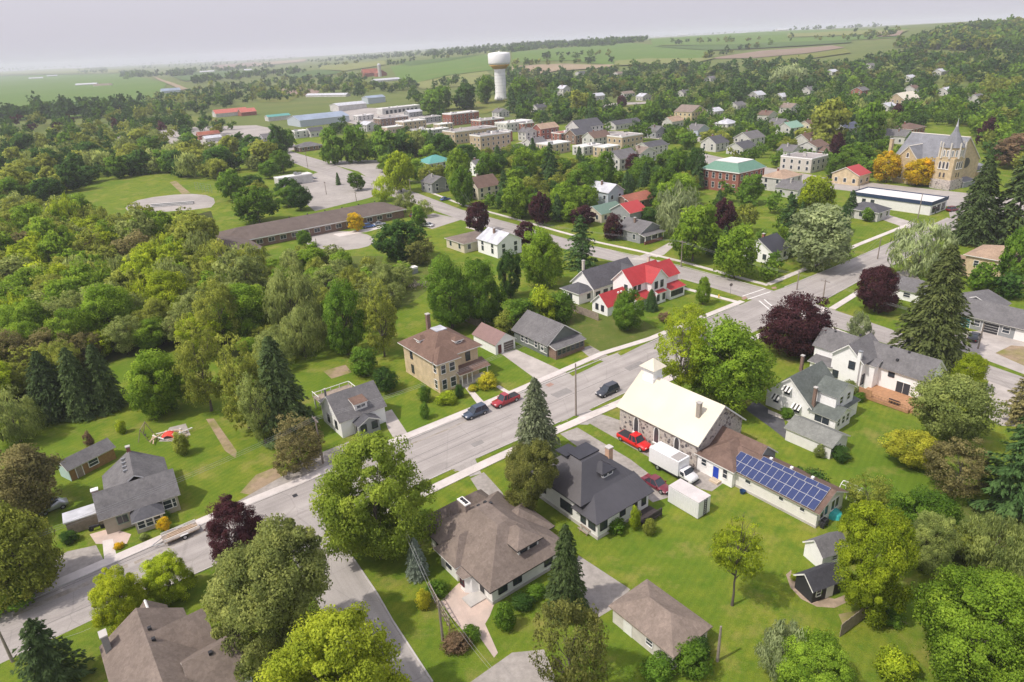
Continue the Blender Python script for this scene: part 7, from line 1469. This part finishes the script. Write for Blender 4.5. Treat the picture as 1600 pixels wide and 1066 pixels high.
MARKS = [('long brick school', 480, 345), ('ball field infield', 265, 318), ('spruce row on the left lawn', 125, 600), ('full round maple on the left lawn', 242, 590), ('broad pale willow', 450, 460), ('left picture edge by the woods', 5, 430), ('left picture edge by the spruces', 5, 560), ('ball field fence corner', 90, 335), ('left picture edge beyond the river', 5, 270), ('school parking lot', 520, 300), ('portable building', 455, 278), ('arena', 470, 183), ('long red-roofed barn', 355, 176), ('gravel yard', 370, 211), ('dark red shed', 312, 214), ('far street end', 200, 214), ('tunnel greenhouse', 470, 146), ('red bank barn', 582, 112), ('country road', 262, 131), ('river meadow', 260, 190), ('white warehouse', 540, 162), ('teal roof', 675, 255), ('brown gabled house', 752, 292), ('big tan block', 765, 225), ('water tower', 783, 120), ('three-storey red brick block', 720, 184), ('pale blue house', 950, 308), ('mansard hall', 1150, 270), ('large white house', 980, 250), ('slate-roofed hall', 920, 200), ('motel', 962, 195), ('big cream building', 1083, 175), ('white pyramid roof', 1135, 196), ('pale green roof', 1240, 200), ('navy roof', 1327, 202), ('apartment block', 1268, 255), ('red-roofed shop', 1344, 268), ('brick church spire', 1494, 215), ('brick bungalow behind the church', 1424, 198), ('cream-roofed chapel', 1415, 155), ('right picture edge behind the church', 1595, 180), ('park bungalow', 1004, 150), ('tall white gabled house', 880, 140), ('white gable roof high in the trees', 1184, 146), ('tan field', 880, 105), ('pink field', 1200, 82), ('factory roof', 1560, 72), ('white house near the long grove', 1265, 142), ('porch house', 1000, 360), ('silvery maple', 1285, 367), ('black-roofed porch house', 1208, 395), ('galvanised-roof house', 770, 385), ('maroon staff-lot car', 650, 340), ('commercial street', 1240, 280), ('upper right house above the chapel', 1422, 122), ('nursery field', 430, 152), ('depot', 600, 172)]
def grove(poly, n, arange, looks, where, group, seed, keep=999, **kw):
    g = random.Random(seed); pts = scatter(poly, n, arange, g, **kw); pts.sort(key=lambda q: -q[3])
    for i, (p, a, h_, rp) in enumerate(pts):
        kind, col = g.choice(looks)
        CNT[NW_[kind]] = CNT.get(NW_[kind], sum(o.name.startswith(NW_[kind]) for o in COL.objects) if NW_[kind] not in CNT else 0) + 1
        if i >= keep or CNT[NW_[kind]] > 285: STUFF.append((p, a, h_, tuple(.8 * q for q in COLS[col]))); TREES.append((p.x, p.y, a)); continue
        if kind in CONIF: a *= .72; h_ *= 1.35
        o = put_tree(NW_[kind], 'tree', 'tree', kind, col, Vector((p.x, p.y, p.z)), a, .1 * h_, h_ * .9, group=group)
        q = Q((p.x, p.y, p.z + h_ * .6)); lm = min(MARKS, key=lambda m: (m[1] - q[0]) ** 2 + (1.6 * (m[2] - q[1])) ** 2); dx, dy = q[0] - lm[1], q[1] - lm[2]
        side = ('left of' if dx < 0 else 'right of') if abs(dx) > abs(dy) * 1.1 else ('above' if dy < 0 else 'below')
        SCAT.append((CW[col] + ' ' + KW[kind], side + ' the ' + lm[0], math.hypot(dx, dy), o))
grove([(-60, 362), (60, 348), (130, 357), (200, 368), (318, 370), (330, 415), (385, 468), (395, 520), (330, 560), (290, 545), (190, 555), (40, 620), (-80, 700), (-120, 500)], 330, (2.8, 6.4), [('oak', 'olive'), ('oak', 'olive'), ('airy', 'olive'), ('airy', 'sage'), ('oak', 'maple'), ('maple', 'maple'), ('airy', 'olive'), ('airy', 'brown'), ('willow', 'olive'), ('oak', 'lime'), ('oak', 'maple'), ('maple', 'lime'), ('willow', 'sage'), ('maple', 'olive'), ('airy', 'lime'), ('airy', 'sage'), ('willow', 'lime')], 'in the dense woods at left', 'trees of the dense woods at left', 3, strict=False, sep=.5, hfac=(1.6, 2.8))
grove([(365, 432), (430, 425), (500, 410), (560, 425), (640, 440), (625, 475), (560, 530), (490, 560), (420, 600), (390, 560), (400, 480)], 62, (2.4, 4.4), [('willow', 'sage'), ('airy', 'olive'), ('oak', 'maple'), ('willow', 'olive'), ('airy', 'sage')], 'between the woods and the school meadow', 'trees between the woods and the school meadow', 4, sep=.7)
grove([(-60, 215), (180, 222), (300, 235), (420, 238), (432, 262), (340, 285), (250, 272), (150, 285), (80, 318), (-60, 345)], 230, (4.5, 7.5), [('maple', 'mid'), ('oak', 'dark'), ('oak', 'olive'), ('maple', 'olive'), ('willow', 'sage'), ('maple', 'dark')], 'along the river behind the ball field', 'river trees behind the ball field', 5, sep=.55, keep=100)
grove([(430, 265), (340, 290), (345, 330), (470, 335), (480, 310), (440, 296)], 7, (4, 6), [('maple', 'mid'), ('oak', 'olive'), ('maple', 'dark')], 'between the ball field and the school', 'trees between the ball field and the school', 6)
grove([(540, 225), (700, 225), (780, 235), (1040, 260), (1100, 300), (1040, 345), (930, 365), (780, 330), (640, 290), (560, 262)], 150, (3.4, 5.8), [('maple', 'mid'), ('maple', 'maple'), ('oak', 'mid'), ('spruce', 'greenb'), ('maple', 'dark'), ('oak', 'olive')], 'among the houses before downtown', 'garden trees before downtown', 7, sep=.62)
grove([(1040, 225), (1230, 215), (1420, 240), (1420, 290), (1280, 280), (1100, 250)], 46, (3.2, 5.6), [('maple', 'mid'), ('oak', 'olive'), ('maple', 'maple'), ('oak', 'mid'), ('spruce', 'greenb')], 'around the commercial street', 'trees around the commercial street', 8)
grove([(1150, 300), (1340, 345), (1430, 350), (1350, 380), (1200, 440), (1100, 420), (1040, 390), (1100, 330)], 26, (2.6, 4.6), [('maple', 'mid'), ('oak', 'maple'), ('spruce', 'greenb')], 'in the gardens by the cross street', 'garden trees by the cross street', 9)
grove([(560, 180), (690, 150), (690, 185), (640, 170)], 10, (4, 6), [('maple', 'mid'), ('oak', 'dark')], 'under the water tower hill', 'trees under the water tower hill', 10)
grove([(1440, 140), (1640, 120), (1640, 240), (1640, 285), (1545, 262), (1520, 215), (1450, 190)], 150, (4.5, 7.5), [('maple', 'mid'), ('oak', 'mid'), ('maple', 'maple'), ('oak', 'olive'), ('maple', 'dark')], 'on the slope behind the brick church', 'trees on the slope behind the brick church', 11, sep=.56, keep=60)
grove([(800, 150), (900, 165), (1100, 165), (1440, 130), (1450, 195), (1400, 235), (1230, 225), (1000, 225), (900, 195), (810, 195)], 420, (3.4, 8.4), [('maple', 'mid'), ('oak', 'mid'), ('oak', 'dark'), ('maple', 'dark'), ('spruce', 'greenb'), ('maple', 'maple'), ('willow', 'sage'), ('pine', 'greenb'), ('maple', 'mid')], 'among the far houses of the town', 'trees among the far houses', 12, keep=80, sep=.5)
grove([(790, 110), (860, 118), (1000, 108), (1100, 106), (1320, 103), (1420, 92), (1640, 84), (1640, 125), (1440, 135), (1100, 165), (900, 170), (800, 155)], 900, (3.8, 9.2), [('maple', 'mid'), ('oak', 'dark'), ('oak', 'browng'), ('maple', 'dark'), ('spruce', 'greenb'), ('willow', 'sage'), ('pine', 'greenb'), ('maple', 'dark'), ('oak', 'mid')], 'in the canopy below the hill fields', 'trees of the canopy below the hill fields', 13, keep=10, sep=.48)
grove([(170, 175), (240, 152), (300, 143), (420, 128), (510, 118), (600, 126), (660, 140), (560, 152), (400, 160), (330, 176), (230, 192), (170, 200)], 330, (4.5, 8.5), [('maple', 'mid'), ('oak', 'dark'), ('oak', 'olive'), ('maple', 'dark'), ('pine', 'greenb'), ('oak', 'sage')], 'in the wooded valley left of town', 'trees of the wooded valley', 14, keep=16, sep=.62)
grove([(-60, 195), (180, 190), (330, 195), (420, 205), (420, 215), (300, 225), (180, 222), (-60, 225)], 80, (4.5, 7.5), [('maple', 'mid'), ('oak', 'dark'), ('oak', 'olive'), ('maple', 'purple')], 'along the far street at left', 'trees along the far street at left', 15, keep=20, sep=.62)
grove([(500, 205), (700, 205), (700, 228), (520, 215)], 16, (4, 6), [('maple', 'mid'), ('oak', 'dark')], 'beside the downtown stores', 'trees beside the downtown stores', 16)
grove([(640, 140), (760, 120), (840, 118), (800, 150), (770, 160), (690, 172), (640, 165)], 40, (4.5, 7.5), [('maple', 'mid'), ('oak', 'mid'), ('pine', 'greenb'), ('maple', 'dark')], 'on the water tower hill', 'trees on the water tower hill', 17, keep=30)

ORD = ['nearest', 'second nearest', 'third nearest', 'fourth nearest', 'fifth nearest', 'sixth nearest', 'seventh nearest', 'eighth nearest', 'ninth nearest', 'tenth nearest', 'eleventh nearest', 'twelfth nearest', 'thirteenth nearest', 'fourteenth nearest']
_by = {}
for look, rel, dist, o in SCAT: _by.setdefault((look, rel), []).append((dist, o))
for (look, rel), l in _by.items():
    l.sort(key=lambda q: q[0])
    for i, (d, o) in enumerate(l): o['label'] = '%s %s%s' % (look, (ORD[min(i, 13)] + ' ') if len(l) > 1 else '', rel)
# distant woods, hedgerows and ridge trees: masses nobody could count
def wood(name, label, polys, n, arange, cols, seed, prealloc=None):
    g = random.Random(seed); P0 = []; C0 = []; ti = []
    base = [crown_clumps(9, .2, 'dome', 300 + j) for j in range(4)]; gg = np.random.default_rng(seed); items = list(prealloc or [])
    for poly in polys:
        us = [p[0] for p in poly]; vs = [p[1] for p in poly]; k = 0
        while k < n:
            u, v = g.uniform(min(us), max(us)), g.uniform(min(vs), max(vs))
            if inside((u, v), poly): k += 1; p = P(u, v); a = g.uniform(*arange); items.append((p, a, a * g.uniform(1.5, 2.2), tuple(.72 * q for q in COLS[g.choice(cols)])))
    pos = []; tan = []; bit = []; col = []
    for (p, a, h_, c) in items:
        d = math.hypot(p.x, p.y); nl = 44 if d < 520 else 30 if d < 800 else 16 if d < 1200 else 6; b_ = base[g.randrange(4)]; m = len(b_) * nl
        ctr = np.repeat(b_, nl, 0) + gg.normal(size=(m, 3)) * .09; ctr[:, :2] *= 2 * a; ctr[:, 2] = ctr[:, 2] * h_ * .97 + .03 * h_
        nr = unit(gg.normal(size=(m, 3)) + np.array([0, -.3, .8])); t = unit(np.cross(nr, gg.normal(size=(m, 3)))); b2 = np.cross(nr, t); s_ = a * {44: .125, 30: .15, 16: .20, 6: .33}[nl] * gg.uniform(.6, 1.3, m)
        pos.append(ctr + np.array([p.x, p.y, p.z])); tan.append(t * s_[:, None]); bit.append(b2 * (s_ * .75)[:, None]); ti.append(np.clip(.46 + .13 * gg.normal(size=m) + .13 * gg.normal(), 0, 1)); j = g.uniform(.85, 1.15); col.append(np.tile(np.array([[c[0] * j, c[1] * j, c[2] * j, 1]]), (m, 1)))
    me = leaf_quads(name, np.concatenate(pos), np.concatenate(tan), np.concatenate(bit), np.concatenate(ti), [far_mat()])
    at = me.attributes.new('leafcol', 'FLOAT_COLOR', 'FACE'); at.data.foreach_set('color', np.concatenate(col).astype(np.float32).ravel())
    return tag(obj(name, me), label, 'wood', kind='stuff')
wood('far_town_trees', 'mass of far tree crowns filling the gaps behind the town', [], 0, (4, 8), ['mid'], 31, STUFF)
wood('ridge_wood', 'dark wooded ridge along the skyline behind the hill fields', [[(480, 96), (590, 84), (700, 76), (800, 66), (880, 62), (990, 60), (1010, 66), (940, 72), (860, 76), (800, 83), (700, 88), (600, 92), (500, 99)], [(800, 68), (880, 60), (960, 56), (1012, 63), (960, 72), (880, 76), (800, 82)]], 620, (6, 10), ['dark', 'mid', 'dark', 'greenb'], 32)
wood('hill_wood', 'steep wooded hill at the upper right', [[(1398, 74), (1440, 63), (1480, 51), (1540, 43), (1640, 41), (1640, 78), (1500, 80), (1430, 78)]], 1100, (6, 10), ['dark', 'mid', 'mid', 'olive'], 33)
wood('plain_tree_lines', 'thin tree lines crossing the far left plain', [[(115, 108), (165, 105), (168, 115), (118, 116)], [(185, 113), (235, 116), (240, 122), (190, 121)], [(210, 104), (330, 98), (470, 88), (470, 92), (330, 104), (212, 109)], [(265, 116), (300, 112), (305, 118), (270, 121)], [(-60, 110), (60, 108), (60, 112), (-60, 114)], [(190, 120), (330, 108), (430, 103), (430, 107), (330, 114), (195, 125)], [(300, 128), (400, 118), (480, 112), (480, 115), (400, 123), (302, 133)], [(-60, 186), (190, 176), (190, 184), (-60, 194)]], 85, (7, 12), ['dark', 'mid', 'greenb'], 34)
wood('hedgerows', 'hedgerows and lone trees dotting the hill fields', [[(480, 104), (560, 98), (562, 101), (482, 108)], [(800, 101), (960, 96), (962, 99), (800, 104)], [(1030, 68), (1200, 62), (1202, 65), (1032, 71)], [(1210, 60), (1420, 56), (1420, 64), (1215, 66)], [(600, 100), (700, 88), (702, 91), (604, 104)], [(850, 88), (960, 84), (960, 90), (852, 94)], [(1330, 50), (1420, 48), (1390, 62), (1330, 62)], [(1070, 96), (1200, 70), (1204, 72), (1080, 98)]], 16, (5, 8), ['dark', 'mid', 'olive'], 35)
wood('horizon_wood', 'low blue line of woods on the far horizon', [[(-60, 108), (200, 101), (470, 86), (470, 88), (200, 104), (-60, 112)], [(1000, 57), (1180, 47), (1380, 40), (1380, 43), (1180, 51), (1000, 60)]], 160, (8, 13), ['dark', 'mid'], 36)

# ------------------------------------------------------------------ the hazy air
hz = MB(); hz.box(-18000, -400, -8, 18000, 14800, 120); ho = hz.build('haze', bpy.data.materials.new('haze_air')); tag(ho, kind='stuff')
hm = ho.data.materials[0]; hm.use_nodes = True; hm.node_tree.nodes.clear(); pv = hm.node_tree.nodes.new('ShaderNodeVolumePrincipled'); oo = hm.node_tree.nodes.new('ShaderNodeOutputMaterial'); hm.node_tree.links.new(pv.outputs[0], oo.inputs['Volume'])
pv.inputs['Color'].default_value = (.86, .88, 1, 1); pv.inputs['Density'].default_value = .00013; pv.inputs['Anisotropy'].default_value = 0
